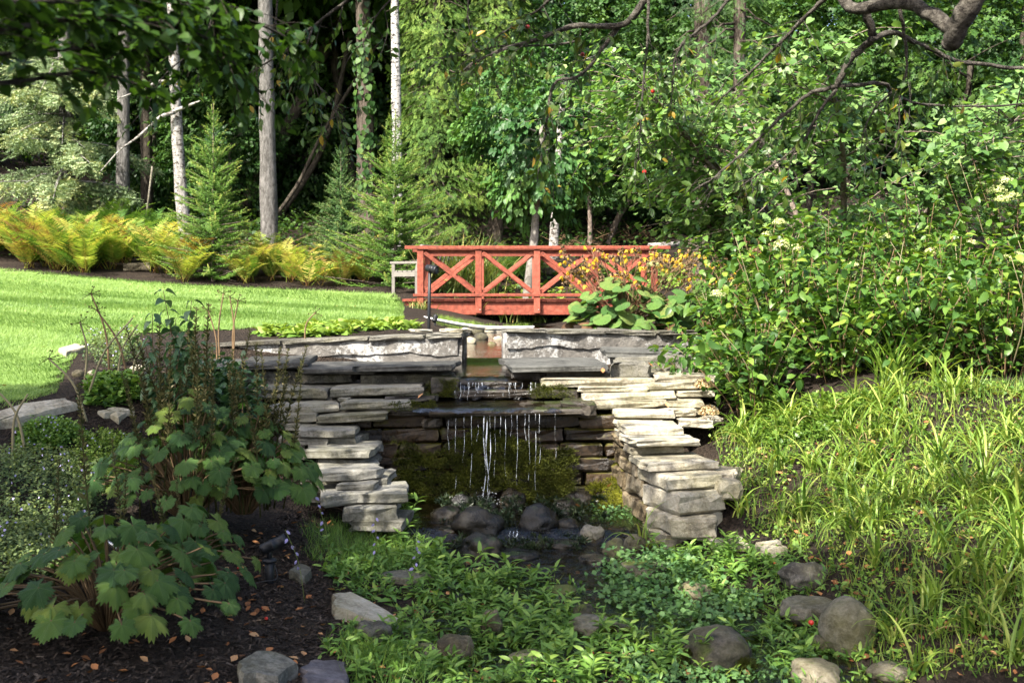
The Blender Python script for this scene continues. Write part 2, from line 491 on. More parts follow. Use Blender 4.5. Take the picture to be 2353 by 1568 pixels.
M['leaf_primula'] = leaf_mat("primula_leaf", G((.05, .12, .02), (.1, .19, .03), (.17, .26, .04), (.24, .28, .06)), .3, .5, .3)
M['seed_spike'] = leaf_mat("seed_spike", G((.03, .035, .012), (.058, .058, .02), (.1, .085, .036), (.22, .19, .11)), .15, .8, .1)
M['petal_yellow'] = leaf_mat("yellow_petal", G((.38, .23, .015), (.52, .34, .02), (.6, .42, .05)), .3, .6, .2, .5, tint=(1, .9, .5))
M['petal_cream'] = leaf_mat("hydrangea_head", G((.3, .36, .12), (.45, .5, .2), (.58, .6, .34)), .25, .7, .2, .5, tint=(1, 1, .7))
M['petal_dry'] = leaf_mat("dry_hydrangea_head", G((.2, .13, .06), (.34, .24, .12), (.45, .35, .2)), .2, .8, .1, tint=(1, .9, .7))
M['petal_lilac'] = leaf_mat("lilac_petal", G((.38, .34, .6), (.5, .46, .72)), .3, .6, .2, tint=(1, 1, 1))
M['litter'] = leaf_mat("leaf_litter", G((.1, .045, .02), (.22, .09, .035), (.34, .15, .06), (.4, .24, .12)), .15, .7, .2)
M['chip'] = leaf_mat("mulch_chip", G((.012, .009, .007), (.03, .022, .017), (.06, .046, .036), (.12, .095, .075)), .0, .85, .15)
M['grass'] = leaf_mat("lawn_grass", G((.085, .165, .034), (.15, .245, .058), (.22, .32, .095)), .38, .5, .3)
M['berry'] = plain_mat("red_crab_apple", (.4, .02, .01), .3, .5, .3, 30, .0)
# ------------------------------------------------------------------ the lie of the land
def sstep(a, b, x):
    t = np.clip((np.asarray(x, float) - a) / (b - a), 0, 1)
    return t * t * (3 - 2 * t)

def stream_x(y): return np.interp(y, [2, 3.5, 5, 6.2, 7.3, 9.3], [2.0, 1.6, 1.05, .5, .1, -.15])
def stream_w(y): return np.interp(y, [2, 5, 6.5, 8, 9.3], [.9, .85, .95, 1.0, 1.0])
def bed_z(y): return np.interp(y, [2, 5, 7.5, 9.3], [-.03, .05, .17, .26])
def chan_x(y): return np.interp(y, [9, 10.5, 13, 19, 24], [-.28, -.3, -.3, .3, .5])
def upper(x, y):
    z = np.interp(y, [-30, 0, 7.5, 9.5, 11, 12.5, 16, 19, 20.5, 22, 25, 28, 34, 45, 70, 150, 400],
                  [.8, 1.05, 1.15, 1.3, 1.42, 1.53, 1.65, 1.72, 1.88, 2.05, 2.55, 3.2, 4.6, 7.4, 13.5, 26, 40])
    return z + .03 * np.maximum(0, -x - 2) * sstep(9, 15, y) + .05 * np.clip(x - 2.5, 0, 12) * (1 - .5 * sstep(12, 20, y))

def H(x, y):
    x, y = np.asarray(x, float), np.asarray(y, float)
    up = upper(x, y)
    b = bed_z(y)
    sl = np.maximum(0, stream_x(y) - stream_w(y) - x)
    sr = np.maximum(0, x - stream_x(y) - stream_w(y))
    kl = np.interp(y, [2, 5, 7, 8, 9], [.12, .16, .3, .4, .55])
    kr = np.interp(y, [2, 5, 7.5, 9], [.42, .45, .4, .5])
    sl = sl + .4 * sstep(.25, .8, sl) * sstep(7.7, 8.7, y)
    sr = sr + .3 * sstep(.35, .8, sr) * sstep(7.3, 8.3, y)
    bank = b + np.sqrt((sl * kl) ** 2 + .0025) + np.sqrt((sr * kr) ** 2 + .0025) - .1
    bank = bank + .03 * fbm(x * 1.3, y * 1.3, 1.0) * sstep(2.5, 3.5, y)
    low = np.minimum(bank, up)
    side = sstep(1.2, 1.6, np.abs(x - stream_x(9.0)))
    t = sstep(9.1, 9.45, y)
    mid = np.interp(y, [9.1, 9.45, 9.8, 10.4, 12], [.3, .9, 1.0, 1.1, 1.3])
    inch = np.exp(-((x - chan_x(y)) / np.interp(y, [9, 11, 14, 19, 22], [.9, .5, .7, 1.5, 1.2])) ** 2 * 1.2)
    floor_ = np.interp(y, [9.4, 10.4, 12, 15, 19, 22, 24], [.95, 1.12, 1.28, 1.33, 1.33, 1.6, 2.4])
    upc = up - np.maximum(0, up - floor_) * inch * (1 - sstep(20.5, 23.5, y))
    lim = np.interp(y, [9.4, 10.0, 10.9, 11.2], [1.0, 1.08, 1.16, 1.4]) + .6 * np.maximum(0, np.abs(x + .55) - 2.45)
    upc = np.where(y < 11.2, np.minimum(upc, lim), upc)
    h = low * (1 - t) + upc * t
    far = sstep(11, 14, y)
    return h + .012 * fbm(x * 2.1, y * 2.1, 4.0, 2) * (1 - far) + .04 * fbm(x * .5, y * .5, 2.0, 2) * sstep(22, 28, y)

def hz(x, y): return float(H(x, y))

def gpt(px, py, d0=3.6, d1=70):
    """the point of the ground seen at a pixel of the photograph"""
    d = np.arange(d0, d1, .02)
    x = (px - CX) / F * d
    z = EYE - (py - HY) / F * d
    hit = np.nonzero(z <= H(x, d))[0]
    i = hit[0] if len(hit) else len(d) - 1
    return Vector((float(x[i]), float(d[i]), float(H(x[i], d[i]))))

def ground_mat():
    m, nt, out = new_mat("mulch_soil")
    v = position(nt)
    n1 = tex_noise(nt, 1.1, 6, .6, v)
    vo = nt.nodes.new("ShaderNodeTexVoronoi"); vo.inputs["Scale"].default_value = 55
    mp = nt.nodes.new("ShaderNodeMapping"); mp.inputs["Scale"].default_value = (1, .5, 1); mp.inputs["Rotation"].default_value = (0, 0, .6)
    nt.links.new(v, mp.inputs[0]); nt.links.new(mp.outputs[0], vo.inputs["Vector"])
    n2 = tex_noise(nt, 40, 6, .75, v)
    c = ramp(nt, n2, [(.3, (.012, .009, .007)), (.52, (.03, .022, .016)), (.75, (.075, .056, .042))])
    cr = ramp(nt, vo.outputs["Color"], [(.0, (.35,) * 3), (1, (1.35,) * 3)])
    c = mixc(nt, 1.0, c, cr, 'MULTIPLY')
    c = mixc(nt, ramp(nt, n1, [(.5, (0, 0, 0)), (.72, (.5,) * 3)]), c, (.06, .045, .03))
    principled(nt, out, c, .92, bump(nt, mathn(nt, 'ADD', n2, vo.outputs["Distance"]), 1.0, .03), .15)
    return m

xs_ = np.concatenate([-np.geomspace(160, 9, 26), np.arange(-8.8, 8.81, .11), np.geomspace(9, 160, 26)])
ys_ = np.concatenate([-np.geomspace(120, 2, 12), np.arange(-1.5, 3, .5), np.arange(3, 14, .11), np.arange(14, 30, .35), np.geomspace(30.5, 330, 34)])
GX, GY = np.meshgrid(xs_, ys_)
GZ = H(GX, GY)
ny, nx = GX.shape
idx = np.arange(ny * nx).reshape(ny, nx)
Q = np.stack([idx[:-1, :-1], idx[:-1, 1:], idx[1:, 1:], idx[1:, :-1]], -1).reshape(-1, 4)
tag(put("ground", make_mesh("ground", np.stack([GX, GY, GZ], -1), None, Q, None, ground_mat())), kind="structure")

# ------------------------------------------------------------------ lawn
near = [gpt(*p) for p in [(-20, 946), (60, 936), (130, 905), (160, 850), (185, 800), (290, 770), (420, 765), (560, 757), (700, 748), (850, 740), (925, 732)]]
far = [gpt(*p, d0=16) for p in [(928, 700), (905, 676), (700, 667), (450, 656), (330, 648), (200, 637), (90, 625), (-10, 617)]]
poly = np.array([(p.x, p.y) for p in near] + [(p.x, p.y) for p in far] + [(-18, 27), (-40, 26), (-40, 6), (-6, 6.6)])

def inside(px, py, poly):
    px, py = np.asarray(px), np.asarray(py)
    r = np.zeros(px.shape, bool)
    j = len(poly) - 1
    for i in range(len(poly)):
        xi, yi = poly[i]; xj, yj = poly[j]
        c = ((yi > py) != (yj > py)) & (px < (xj - xi) * (py - yi) / (yj - yi + 1e-12) + xi)
        r ^= c
        j = i
    return r

def lawn_mat():
    m, nt, out = new_mat("mown_lawn")
    v = position(nt)
    n1 = tex_noise(nt, .7, 4, .6, v)
    n2 = tex_noise(nt, 45, 5, .7, position(nt, (1, .35, 1)))
    f = mathn(nt, 'ADD', mathn(nt, 'MULTIPLY', n1, .5), mathn(nt, 'MULTIPLY', n2, .5))
    c = ramp(nt, f, [(.3, (.075, .145, .028)), (.5, (.135, .215, .05)), (.72, (.2, .285, .085))])
    principled(nt, out, c, .8, bump(nt, n2, .8, .03), .15)
    return m
lx = np.concatenate([np.arange(-40, -9, .8), np.arange(-9, 1, .13)])
ly = np.arange(6.0, 28, .13)
LX, LY = np.meshgrid(lx, ly)
ins = inside(LX, LY, poly)
idx = np.arange(LX.size).reshape(LX.shape)
cell = ins[:-1, :-1] & ins[:-1, 1:] & ins[1:, 1:] & ins[1:, :-1]
Q = np.stack([idx[:-1, :-1], idx[:-1, 1:], idx[1:, 1:], idx[1:, :-1]], -1)[cell]
used, inv = np.unique(Q, return_inverse=True)
LV = np.stack([LX, LY, H(LX, LY) + .012], -1).reshape(-1, 3)[used]
tag(put("lawn", make_mesh("lawn", LV, None, inv.reshape(-1, 4), None, lawn_mat())), kind="structure")
g = np.random.default_rng(3)
n = 900000
u = g.random(n)
gy = 6.5 + 19.5 * u ** 1.5
gx = -gy * .55 + g.random(n) * (gy * .62 + .0)
ok = inside(gx, gy, poly)
gx, gy = gx[ok][:115000], gy[ok][:115000]
n = len(gx)
stripe = np.sign(np.sin((gx * .45 + gy * .9) * 2.6))
lean = np.stack([g.normal(0, .35, n) + .28 * stripe, g.normal(0, .35, n) + .35 * stripe, np.ones(n)], 1)
tpl_blade = (np.array([(-.5, 0, 0), (.5, 0, 0), (0, 1, 0)]), np.array([(0, 1, 2)]))
sz = (.026 + .022 * g.random(n)) * np.clip(gy / 11, .8, 1.5)
mb = MB()
mb.stamp(tpl_blade, frames(lean, rand_dirs(g, n), sz, .16), np.stack([gx, gy, H(gx, gy) + .008], 1), np.clip(.45 + .22 * fbm(gx, gy, 1) + .2 * fbm(gx * 3.1, gy * 3.1, 5) + .12 * stripe + g.normal(0, .2, n), 0, 1))
tag(mb.obj("lawn_grass", M['grass']), "short bright green mown grass of the lawn", "grass", kind="stuff")

# ------------------------------------------------------------------ stones
def stone_mesh(name, w, dp, h, seed, mat, rough=.06, n=14, top=.02, chip=.045):
    """a split stone: rectangular outline with broken edges, flat bed faces; origin at the middle of its base"""
    g = np.random.default_rng(seed)
    per = 2 * (w + dp)
    s = np.sort((np.arange(n) / n + g.normal(0, .12 / n, n)) % 1.0) * per
    corners = np.cumsum([0, w, dp, w])
    for c in corners:
        s[np.argmin(np.abs(s - c))] = c + g.normal(0, .01)
    s = np.sort(s % per)
    O = []
    for t in s:
        if t < w: p = (-w / 2 + t, -dp / 2)
        elif t < w + dp: p = (w / 2, -dp / 2 + t - w)
        elif t < 2 * w + dp: p = (w / 2 - (t - w - dp), dp / 2)
        else: p = (-w / 2, dp / 2 - (t - 2 * w - dp))
        O.append(p)
    O = np.array(O)
    r = min(w, dp)
    O = O + g.normal(0, rough * .55 * r, O.shape) * np.array([.6, .9])
    tilt = g.normal(0, .02, 2)
    V = []
    for zf, inset in ((0, chip * .9), (.18, .0), (.55, .0), (.9, .004), (1.0, chip * .7)):
        L = O * (1 - inset * .08 / np.maximum(np.array([w, dp]), .08)) - np.sign(O) * 0
        k = g.normal(0, 1, (n, 2)) * (.0065 if 0 < zf < 1 else .005)
        if zf in (0, 1.0):
            k = k - O / np.maximum(np.linalg.norm(O, axis=1, keepdims=True), 1e-6) * (inset * .35 + np.abs(g.normal(0, chip * .25, (n, 1))))
        L = L + k
        z = h * zf + g.normal(0, h * .035, n) + (L @ tilt)
        V.append(np.column_stack([L, z]))
    V.append(np.array([[0, 0, 0.0]]))
    V.append(np.array([[0, 0, h * (1 + g.normal(0, .02))]]))
    V = np.concatenate(V)
    j = np.arange(n); j2 = (j + 1) % n
    Q = np.concatenate([np.stack([i * n + j, i * n + j2, (i + 1) * n + j2, (i + 1) * n + j], 1) for i in range(4)])
    T3 = np.concatenate([np.stack([np.full(n, 5 * n), j2, j], 1), np.stack([np.full(n, 5 * n + 1), 4 * n + j, 4 * n + j2], 1)])
    return make_mesh(name, V, T3, Q, None, mat, False)

SEED = [100]
def stone(parent, px0, px1, pyt, pyb, d, depth, mat, yaw=0.0, name="stone", rough=.06, drop=0.0, n=14, chip=.045):
    """a stone whose front face spans these pixels at distance d"""
    SEED[0] += 1
    a, b = at(px0, pyt, d), at(px1, pyb, d)
    w, h = b.x - a.x, a.z - b.z + drop
    me = stone_mesh(name, w, depth, h, SEED[0], M[mat], rough, n, chip=chip)
    yw = math.radians(yaw)
    Mx = Matrix.Translation(((a.x + b.x) / 2 - math.sin(yw) * depth / 2, d + math.cos(yw) * depth / 2, b.z - drop)) @ Matrix.Rotation(yw, 4, 'Z')
    return put(name, me, parent, Mx)

def lump_mesh(name, sx, sy, sz, seed, mat, sub=3, amp=.16, freq=1.6, flat=.0, sharp=False):
    """a rounded boulder"""
    import bmesh
    bm = bmesh.new()
    bmesh.ops.create_icosphere(bm, subdivisions=sub, radius=1.0)
    o = Vector((seed * 3.7 % 50, seed * 1.3 % 50, seed * 2.1 % 50))
    for v in bm.verts:
        p = v.co.copy()
        k = 1 + amp * noise.noise(p * freq + o) + amp * .45 * noise.noise(p * freq * 2.3 + o) + amp * .2 * noise.noise(p * freq * 5 + o)
        q = p * k
        if flat and q.z > flat: q.z = flat + (q.z - flat) * .25
        v.co = (q.x * sx, q.y * sy, q.z * sz)
    me = bpy.data.meshes.new(name)
    bm.to_mesh(me); bm.free()
    me.polygons.foreach_set("use_smooth", np.full(len(me.polygons), not sharp, dtype=bool))
    me.materials.append(mat)
    return me

# left wing of the dry stone wall
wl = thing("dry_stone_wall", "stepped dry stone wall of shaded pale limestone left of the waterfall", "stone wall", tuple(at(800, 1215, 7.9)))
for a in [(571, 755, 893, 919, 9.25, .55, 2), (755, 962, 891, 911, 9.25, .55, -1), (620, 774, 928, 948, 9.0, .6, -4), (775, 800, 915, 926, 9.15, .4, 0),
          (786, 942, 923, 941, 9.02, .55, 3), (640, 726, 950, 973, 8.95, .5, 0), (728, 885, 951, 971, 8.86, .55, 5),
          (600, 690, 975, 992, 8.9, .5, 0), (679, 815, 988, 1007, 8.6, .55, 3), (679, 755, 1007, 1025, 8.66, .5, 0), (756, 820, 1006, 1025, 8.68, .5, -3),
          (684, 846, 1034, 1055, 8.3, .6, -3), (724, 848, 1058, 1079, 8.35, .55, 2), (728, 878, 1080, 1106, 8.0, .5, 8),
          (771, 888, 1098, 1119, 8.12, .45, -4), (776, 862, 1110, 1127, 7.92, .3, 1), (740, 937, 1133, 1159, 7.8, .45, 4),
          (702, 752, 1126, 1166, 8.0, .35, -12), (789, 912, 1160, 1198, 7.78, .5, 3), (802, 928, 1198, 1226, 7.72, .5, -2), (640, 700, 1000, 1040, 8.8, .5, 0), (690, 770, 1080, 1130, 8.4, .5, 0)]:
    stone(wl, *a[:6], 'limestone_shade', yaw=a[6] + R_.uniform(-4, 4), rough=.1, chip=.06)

# right wing: the upper courses, then the stepped wing running towards the camera
wr = thing("dry_stone_wall", "stepped dry stone wall of sunlit pale limestone right of the waterfall", "stone wall", tuple(at(1560, 1190, 7.9)))
for a in [(1243, 1504, 871, 890, 9.35, .6, 4), (1503, 1645, 862, 879, 9.45, .5, 2), (1333, 1488, 889, 902, 9.3, .5, 0), (1489, 1608, 881, 899, 9.35, .5, 3),
          (1341, 1558, 903, 920, 9.2, .55, 1), (1556, 1640, 901, 916, 9.3, .5, 0), (1351, 1533, 921, 939, 9.1, .6, 2), (1534, 1618, 918, 936, 9.2, .45, -3),
          (1408, 1547, 942, 961, 8.98, .6, -2), (1547, 1602, 939, 957, 9.1, .4, 5), (1600, 1650, 935, 955, 9.2, .4, 0), (1555, 1640, 965, 985, 8.95, .45, -8)]:
    stone(wr, *a[:6], 'limestone', yaw=a[6] + R_.uniform(-3, 3), rough=.07, chip=.05)
def wing_x(y): return float(np.interp(y, [7.6, 7.75, 7.95, 8.25, 8.6, 9.1], [1.2, 1.08, 1.0, .94, .88, .83]))
zc = [.1, .27, .42, .575, .68, .748, .81, .868, .935]
yf = [7.72, 7.66, 7.62, 7.72, 7.93, 8.32, 8.22, 8.55]
wf = [.4, .42, .40, .42, .52, .40, .52, .46]
for c in range(8):
    y = yf[c]
    k = 0
    while y < 8.98:
        L = min(R_.uniform(.34, .55), 9.12 - y)
        if 9.12 - (y + L) < .18: L = 9.12 - y
        x0, x1 = wing_x(y), wing_x(y + L)
        yaw = math.atan2(-(x1 - x0), L)
        w = wf[c] if k == 0 else .4
        SEED[0] += 1
        me = stone_mesh("stone", w, L - .008, zc[c + 1] - zc[c] - .004, SEED[0], M['limestone' if k == 0 or c > 5 else 'limestone_damp'], .05 if k == 0 else .025, chip=.05 if k == 0 else .025)
        cx, cy = (x0 + x1) / 2 + math.cos(yaw) * w / 2 + (R_.uniform(-.025, .01) if k == 0 else R_.uniform(-.008, .008)), y + L / 2 + math.sin(yaw) * w / 2
        put("stone", me, wr, Matrix.Translation((cx, cy, zc[c])) @ Matrix.Rotation(yaw, 4, 'Z'))
        y += L
        k += 1
for a in [(1540, 1640, 1190, 1240, 7.6, .4, -14), (1630, 1690, 1085, 1120, 7.95, .3, -20), (1650, 1705, 1105, 1150, 7.8, .3, 12), (1625, 1660, 960, 975, 9.0, .3, 0)]:
    stone(wr, *a[:6], 'limestone', yaw=a[6], rough=.12)

# back wall behind the falling water
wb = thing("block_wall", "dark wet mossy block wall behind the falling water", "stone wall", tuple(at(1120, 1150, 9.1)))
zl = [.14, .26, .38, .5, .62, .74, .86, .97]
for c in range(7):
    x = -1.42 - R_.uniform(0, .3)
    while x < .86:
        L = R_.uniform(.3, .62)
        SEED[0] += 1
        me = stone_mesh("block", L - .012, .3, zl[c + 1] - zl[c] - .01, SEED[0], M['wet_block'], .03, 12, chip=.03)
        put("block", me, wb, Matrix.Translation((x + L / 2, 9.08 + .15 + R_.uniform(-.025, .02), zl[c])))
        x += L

# spill slabs and ledges
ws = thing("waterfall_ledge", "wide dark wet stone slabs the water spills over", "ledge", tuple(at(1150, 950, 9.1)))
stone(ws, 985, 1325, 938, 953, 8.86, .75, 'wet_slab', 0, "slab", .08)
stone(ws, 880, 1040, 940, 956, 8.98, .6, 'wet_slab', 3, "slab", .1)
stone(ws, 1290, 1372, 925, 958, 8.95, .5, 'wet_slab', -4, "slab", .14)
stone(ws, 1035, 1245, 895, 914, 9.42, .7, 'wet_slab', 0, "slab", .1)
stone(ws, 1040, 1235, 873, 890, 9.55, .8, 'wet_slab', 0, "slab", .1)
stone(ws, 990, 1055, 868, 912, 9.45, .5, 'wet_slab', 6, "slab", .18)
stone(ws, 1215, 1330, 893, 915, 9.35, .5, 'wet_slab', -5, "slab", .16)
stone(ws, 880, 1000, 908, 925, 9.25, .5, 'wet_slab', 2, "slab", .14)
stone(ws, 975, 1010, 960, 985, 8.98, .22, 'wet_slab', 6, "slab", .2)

# flagstones and rough footing above the walls
fl = thing("flagstone_terrace", "big dark flat flagstones lying left of the upper channel", "flagstones", tuple(at(800, 850, 9.8)))
stone(fl, 812, 1041, 842, 856, 9.55, .85, 'flagstone', -1, "flagstone", .05)
stone(fl, 690, 868, 845, 858, 9.66, .8, 'flagstone', 4, "flagstone", .05)
stone(fl, 538, 700, 832, 847, 9.75, .85, 'flagstone', 3, "flagstone", .06)
stone(fl, 430, 545, 836, 850, 9.9, .8, 'flagstone', -5, "flagstone", .06)
stone(fl, 811, 1037, 858, 888, 9.73, .6, 'rubble', 0, "footing", .16, chip=.12)
stone(fl, 690, 815, 858, 884, 9.79, .6, 'rubble', 3, "footing", .16, chip=.12)
stone(fl, 540, 700, 848, 884, 9.85, .6, 'rubble', 3, "footing", .16, chip=.12)
stone(fl, 440, 545, 850, 900, 10.03, .6, 'rubble', 0, "footing", .16, chip=.12)
fr = thing("flagstone_terrace", "big dark tilted flagstone lying right of the upper channel", "flagstones", tuple(at(1400, 850, 9.8)))
stone(fr, 1178, 1408, 838, 853, 9.5, .95, 'flagstone', 7, "flagstone", .06)
stone(fr, 1395, 1580, 806, 822, 10.1, .55, 'flagstone', 2, "flagstone", .05)
stone(fr, 1241, 1410, 851, 872, 9.73, .5, 'rubble', 4, "footing", .2, chip=.14)
stone(fr, 1405, 1490, 834, 872, 9.55, .5, 'rubble', -6, "footing", .2, chip=.16)
stone(fr, 1420, 1590, 822, 866, 9.95, .55, 'rubble', 2, "footing", .1, chip=.08)
stone(fr, 1175, 1250, 853, 880, 9.65, .5, 'wet_slab', 4, "footing", .2, chip=.14)

# low concrete basin walls with cap slabs
def basin(label, x0, x1, yt0, yt1, yb, d0, d1, caps, seed):
    p0, p1 = at(x0, yt0, d0), at(x1, yt1, d1)
    z_bot = at(x0, yb, d0).z - .25
    root = thing("basin_wall", label, "basin wall", ((p0.x + p1.x) / 2, (p0.y + p1.y) / 2, z_bot))
    g = np.random.default_rng(seed)
    n, mrows = 44, 9
    t = np.linspace(0, 1, n)
    V, Q = [], []
    ax = np.array([p1.x - p0.x, p1.y - p0.y]); L = np.linalg.norm(ax); ax /= L
    nr = np.array([ax[1], -ax[0]])
    for r in range(mrows):
        f = r / (mrows - 1)
        for i in range(n):
            ztop = p0.z + (p1.z - p0.z) * t[i] - .035
            z = z_bot + (ztop - z_bot) * f
            o = .02 * float(noise.noise((t[i] * L * 3, z * 6, seed))) + .012 * float(noise.noise((t[i] * L * 11, z * 20, seed))) + (1 - f) * .05 - .03 * max(0, f - .85) / .15
            b = np.array([p0.x, p0.y]) + ax * L * t[i] + nr * o
            V.append((b[0], b[1], z))
    k = len(V)
    for i in range(n):
        b = np.array([p0.x, p0.y]) + ax * L * t[i] - nr * .24
        V.append((b[0], b[1], p0.z + (p1.z - p0.z) * t[i] - .035))
    for i in range(n):
        b = np.array([p0.x, p0.y]) + ax * L * t[i] - nr * .24
        V.append((b[0], b[1], z_bot))
    for r in range(mrows + 1):
        for i in range(n - 1):
            Q.append((r * n + i, r * n + i + 1, (r + 1) * n + i + 1, (r + 1) * n + i))
    V = np.array(V)
    ends = []
    for i in (0, n - 1):
        ring = [r * n + i for r in range(mrows + 2)]
        for a in range(1, len(ring) - 1):
            ends.append((ring[0], ring[a], ring[a + 1]))
    put("wall", make_mesh("wall", V, ends, Q, None, M['concrete'], True), root)
    # proud plates of old render with broken edges
    for (u0, u1, v0, v1) in caps['plates']:
        m_ = 34
        top, bot = [], []
        for q in range(m_):
            uu = u0 + (u1 - u0) * q / (m_ - 1)
            zt = p0.z + (p1.z - p0.z) * uu - .035
            hh = zt - (z_bot + .25)
            a = zt - hh * v0 + (g.normal(0, .007) if v0 > .05 else 0)
            b_ = zt - hh * (v1 + .09 * math.sin(q * .45 + seed) * math.sin(q * .17)) + g.normal(0, .006)
            base = np.array([p0.x, p0.y]) + ax * L * uu
            top.append((base, a)); bot.append((base, min(b_, a - .02)))
        VV = []
        for off in (.04, -.02):
            for row in (top, bot):
                for base, z in row:
                    q_ = base + nr * (off + g.normal(0, .003))
                    VV.append((q_[0], q_[1], z))
        QQ = []
        for q in range(m_ - 1):
            QQ += [(m_ + q, m_ + q + 1, q + 1, q), (q, q + 1, 2 * m_ + q + 1, 2 * m_ + q), (3 * m_ + q, 3 * m_ + q + 1, m_ + q + 1, m_ + q)]
        QQ += [(0, 2 * m_, 3 * m_, m_), (m_ - 1, 2 * m_ - 1, 4 * m_ - 1, 3 * m_ - 1)]
        put("render_plate", make_mesh("render_plate", VV, None, QQ, None, M['concrete'], False), root)
    u = 0.0
    for wfr in caps['caps']:
        SEED[0] += 1
        me = stone_mesh("cap_slab", wfr * L - .01, .42, .045, SEED[0], M['concrete'] if caps.get('pale') else M['rubble'], .06)
        c = np.array([p0.x, p0.y]) + ax * L * (u + wfr / 2) - nr * .13
        z = p0.z + (p1.z - p0.z) * (u + wfr / 2) - .036
        put("cap_slab", me, root, Matrix.Translation((c[0], c[1], z)) @ Matrix.Rotation(math.atan2(ax[1], ax[0]), 4, 'Z') @ Matrix.Rotation(-math.atan2(p1.z - p0.z, L), 4, 'Y'))
        u += wfr
    return root
basin("low grey concrete basin wall with flaking whitewash left of the channel", 486, 1062, 789, 766, 830, 11.3, 10.9, dict(caps=[.3, .34, .22, .14], plates=[(.1, .985, .0, .62)]), 3)
basin("low concrete basin wall with thick white flaking paint right of the channel", 1160, 1600, 757, 762, 824, 10.9, 11.2, dict(caps=[.2, .3, .28, .22], plates=[(.01, .99, .0, .55)], pale=False), 8)
for (px0, px1, pyt, pyb, lab) in [(952, 995, 757, 764, "small pale flat stone beside the black lamp post foot"), (1003, 1060, 756, 763, "long pale flat stone on the left basin wall end"), (1030, 1062, 762, 772, "broken corner stone on the left basin wall end")]:
    o = stone(None, px0, px1, pyt, pyb, 11.0, .22, 'limestone', R_.uniform(-20, 20), "flat_stone", .2)
    tag(o, lab, "stone")

# ------------------------------------------------------------------ boulders
BOULD = []
def boulder(px0, px1, pyt, pyb, mat, label, name="boulder", sy=1.0, amp=.24, flat=0.0, d=None, sink=.35, yaw=0, tilt=0, sub=4, sharp=False, group=None):
    SEED[0] += 1
    cxp = (px0 + px1) / 2
    p = gpt(cxp, pyb - (pyb - pyt) * .12) if d is None else at(cxp, pyb, d)
    w = (px1 - px0) / F * p.y
    h = (pyb - pyt) / F * p.y
    hz_ = h * (1 + sink) / 2 * .95
    rx = w / 2
    me = lump_mesh(name, rx, rx * sy, hz_, SEED[0], M[mat], sub, amp, 1.5, flat, sharp)
    Mx = Matrix.Translation((p.x, p.y + rx * sy * .35, p.z + h * .5 - h * sink * .42)) @ Matrix.Rotation(math.radians(yaw), 4, 'Z') @ Matrix.Rotation(math.radians(tilt), 4, 'Y')
    o = put(name, me, None, Mx)
    BOULD.append((p.x, p.y, rx))
    return tag(o, label, "boulder" if name == "boulder" else "stone", group)
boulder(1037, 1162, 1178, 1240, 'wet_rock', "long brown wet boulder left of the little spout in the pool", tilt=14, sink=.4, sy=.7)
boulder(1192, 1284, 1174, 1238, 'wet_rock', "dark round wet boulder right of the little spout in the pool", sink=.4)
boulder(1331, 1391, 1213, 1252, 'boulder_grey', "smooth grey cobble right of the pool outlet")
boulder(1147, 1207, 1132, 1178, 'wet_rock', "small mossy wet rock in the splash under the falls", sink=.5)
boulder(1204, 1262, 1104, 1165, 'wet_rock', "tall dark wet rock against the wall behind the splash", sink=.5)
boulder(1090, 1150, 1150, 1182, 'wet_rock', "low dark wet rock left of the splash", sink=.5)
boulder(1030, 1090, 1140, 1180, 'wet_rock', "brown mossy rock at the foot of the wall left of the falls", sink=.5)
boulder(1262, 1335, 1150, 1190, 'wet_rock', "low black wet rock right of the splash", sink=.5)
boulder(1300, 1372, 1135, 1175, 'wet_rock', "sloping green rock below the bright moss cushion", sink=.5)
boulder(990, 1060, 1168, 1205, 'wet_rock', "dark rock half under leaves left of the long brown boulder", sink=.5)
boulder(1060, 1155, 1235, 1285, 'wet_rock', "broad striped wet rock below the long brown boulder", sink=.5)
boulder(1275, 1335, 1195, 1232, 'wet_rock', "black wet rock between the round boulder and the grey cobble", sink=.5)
boulder(1435, 1484, 1234, 1272, 'boulder_dark', "round mossy cobble beside the foot of the right wing wall")
boulder(1385, 1440, 1245, 1290, 'boulder_dark', "mossy dark stone in the cress right of the outlet", sink=.5)
boulder(1430, 1532, 1292, 1334, 'boulder_dark', "flat dark wet stone among the cress", flat=.5, sink=.5)
boulder(1310, 1374, 1397, 1434, 'boulder_dark', "small dark stone with a moss cap behind the flat grey one", sink=.5)
boulder(1306, 1416, 1417, 1468, 'boulder_grey', "flat grey stone with moss on its right edge", flat=.45, sink=.5)
boulder(1390, 1455, 1440, 1480, 'boulder_dark', "mossy stub of rock right of the flat grey stone", sink=.5)
boulder(1103, 1153, 1415, 1478, 'boulder_tan', "egg shaped brown cobble standing in forget-me-nots", sink=.3)
boulder(993, 1094, 1472, 1530, 'boulder_tan', "rounded tan boulder half hidden by forget-me-nots")
boulder(935, 1010, 1486, 1526, 'boulder_dark', "dark cobble left of the rounded tan boulder")
boulder(1889, 2018, 1390, 1500, 'boulder_grey', "big smooth grey boulder at the foot of the daylily bank", sink=.45, amp=.12)
boulder(1564, 1732, 1460, 1542, 'boulder_dark', "broad dark boulder with moss skirts in the stream", sink=.55, amp=.16)
boulder(1816, 1938, 1524, 1590, 'boulder_tan', "mottled pale boulder carrying one red crab apple", sink=.3, flat=.55)
boulder(1796, 1930, 1375, 1428, 'boulder_grey', "flat sloping grey rock left of the big smooth boulder", flat=.4, sink=.5)
boulder(1798, 1905, 1302, 1348, 'boulder_grey', "angular grey rock sunk in the soil below the daylilies", sink=.5, amp=.3)
boulder(2000, 2095, 1538, 1572, 'boulder_tan', "low mossy stone by the stream under daylily leaves", sink=.5)
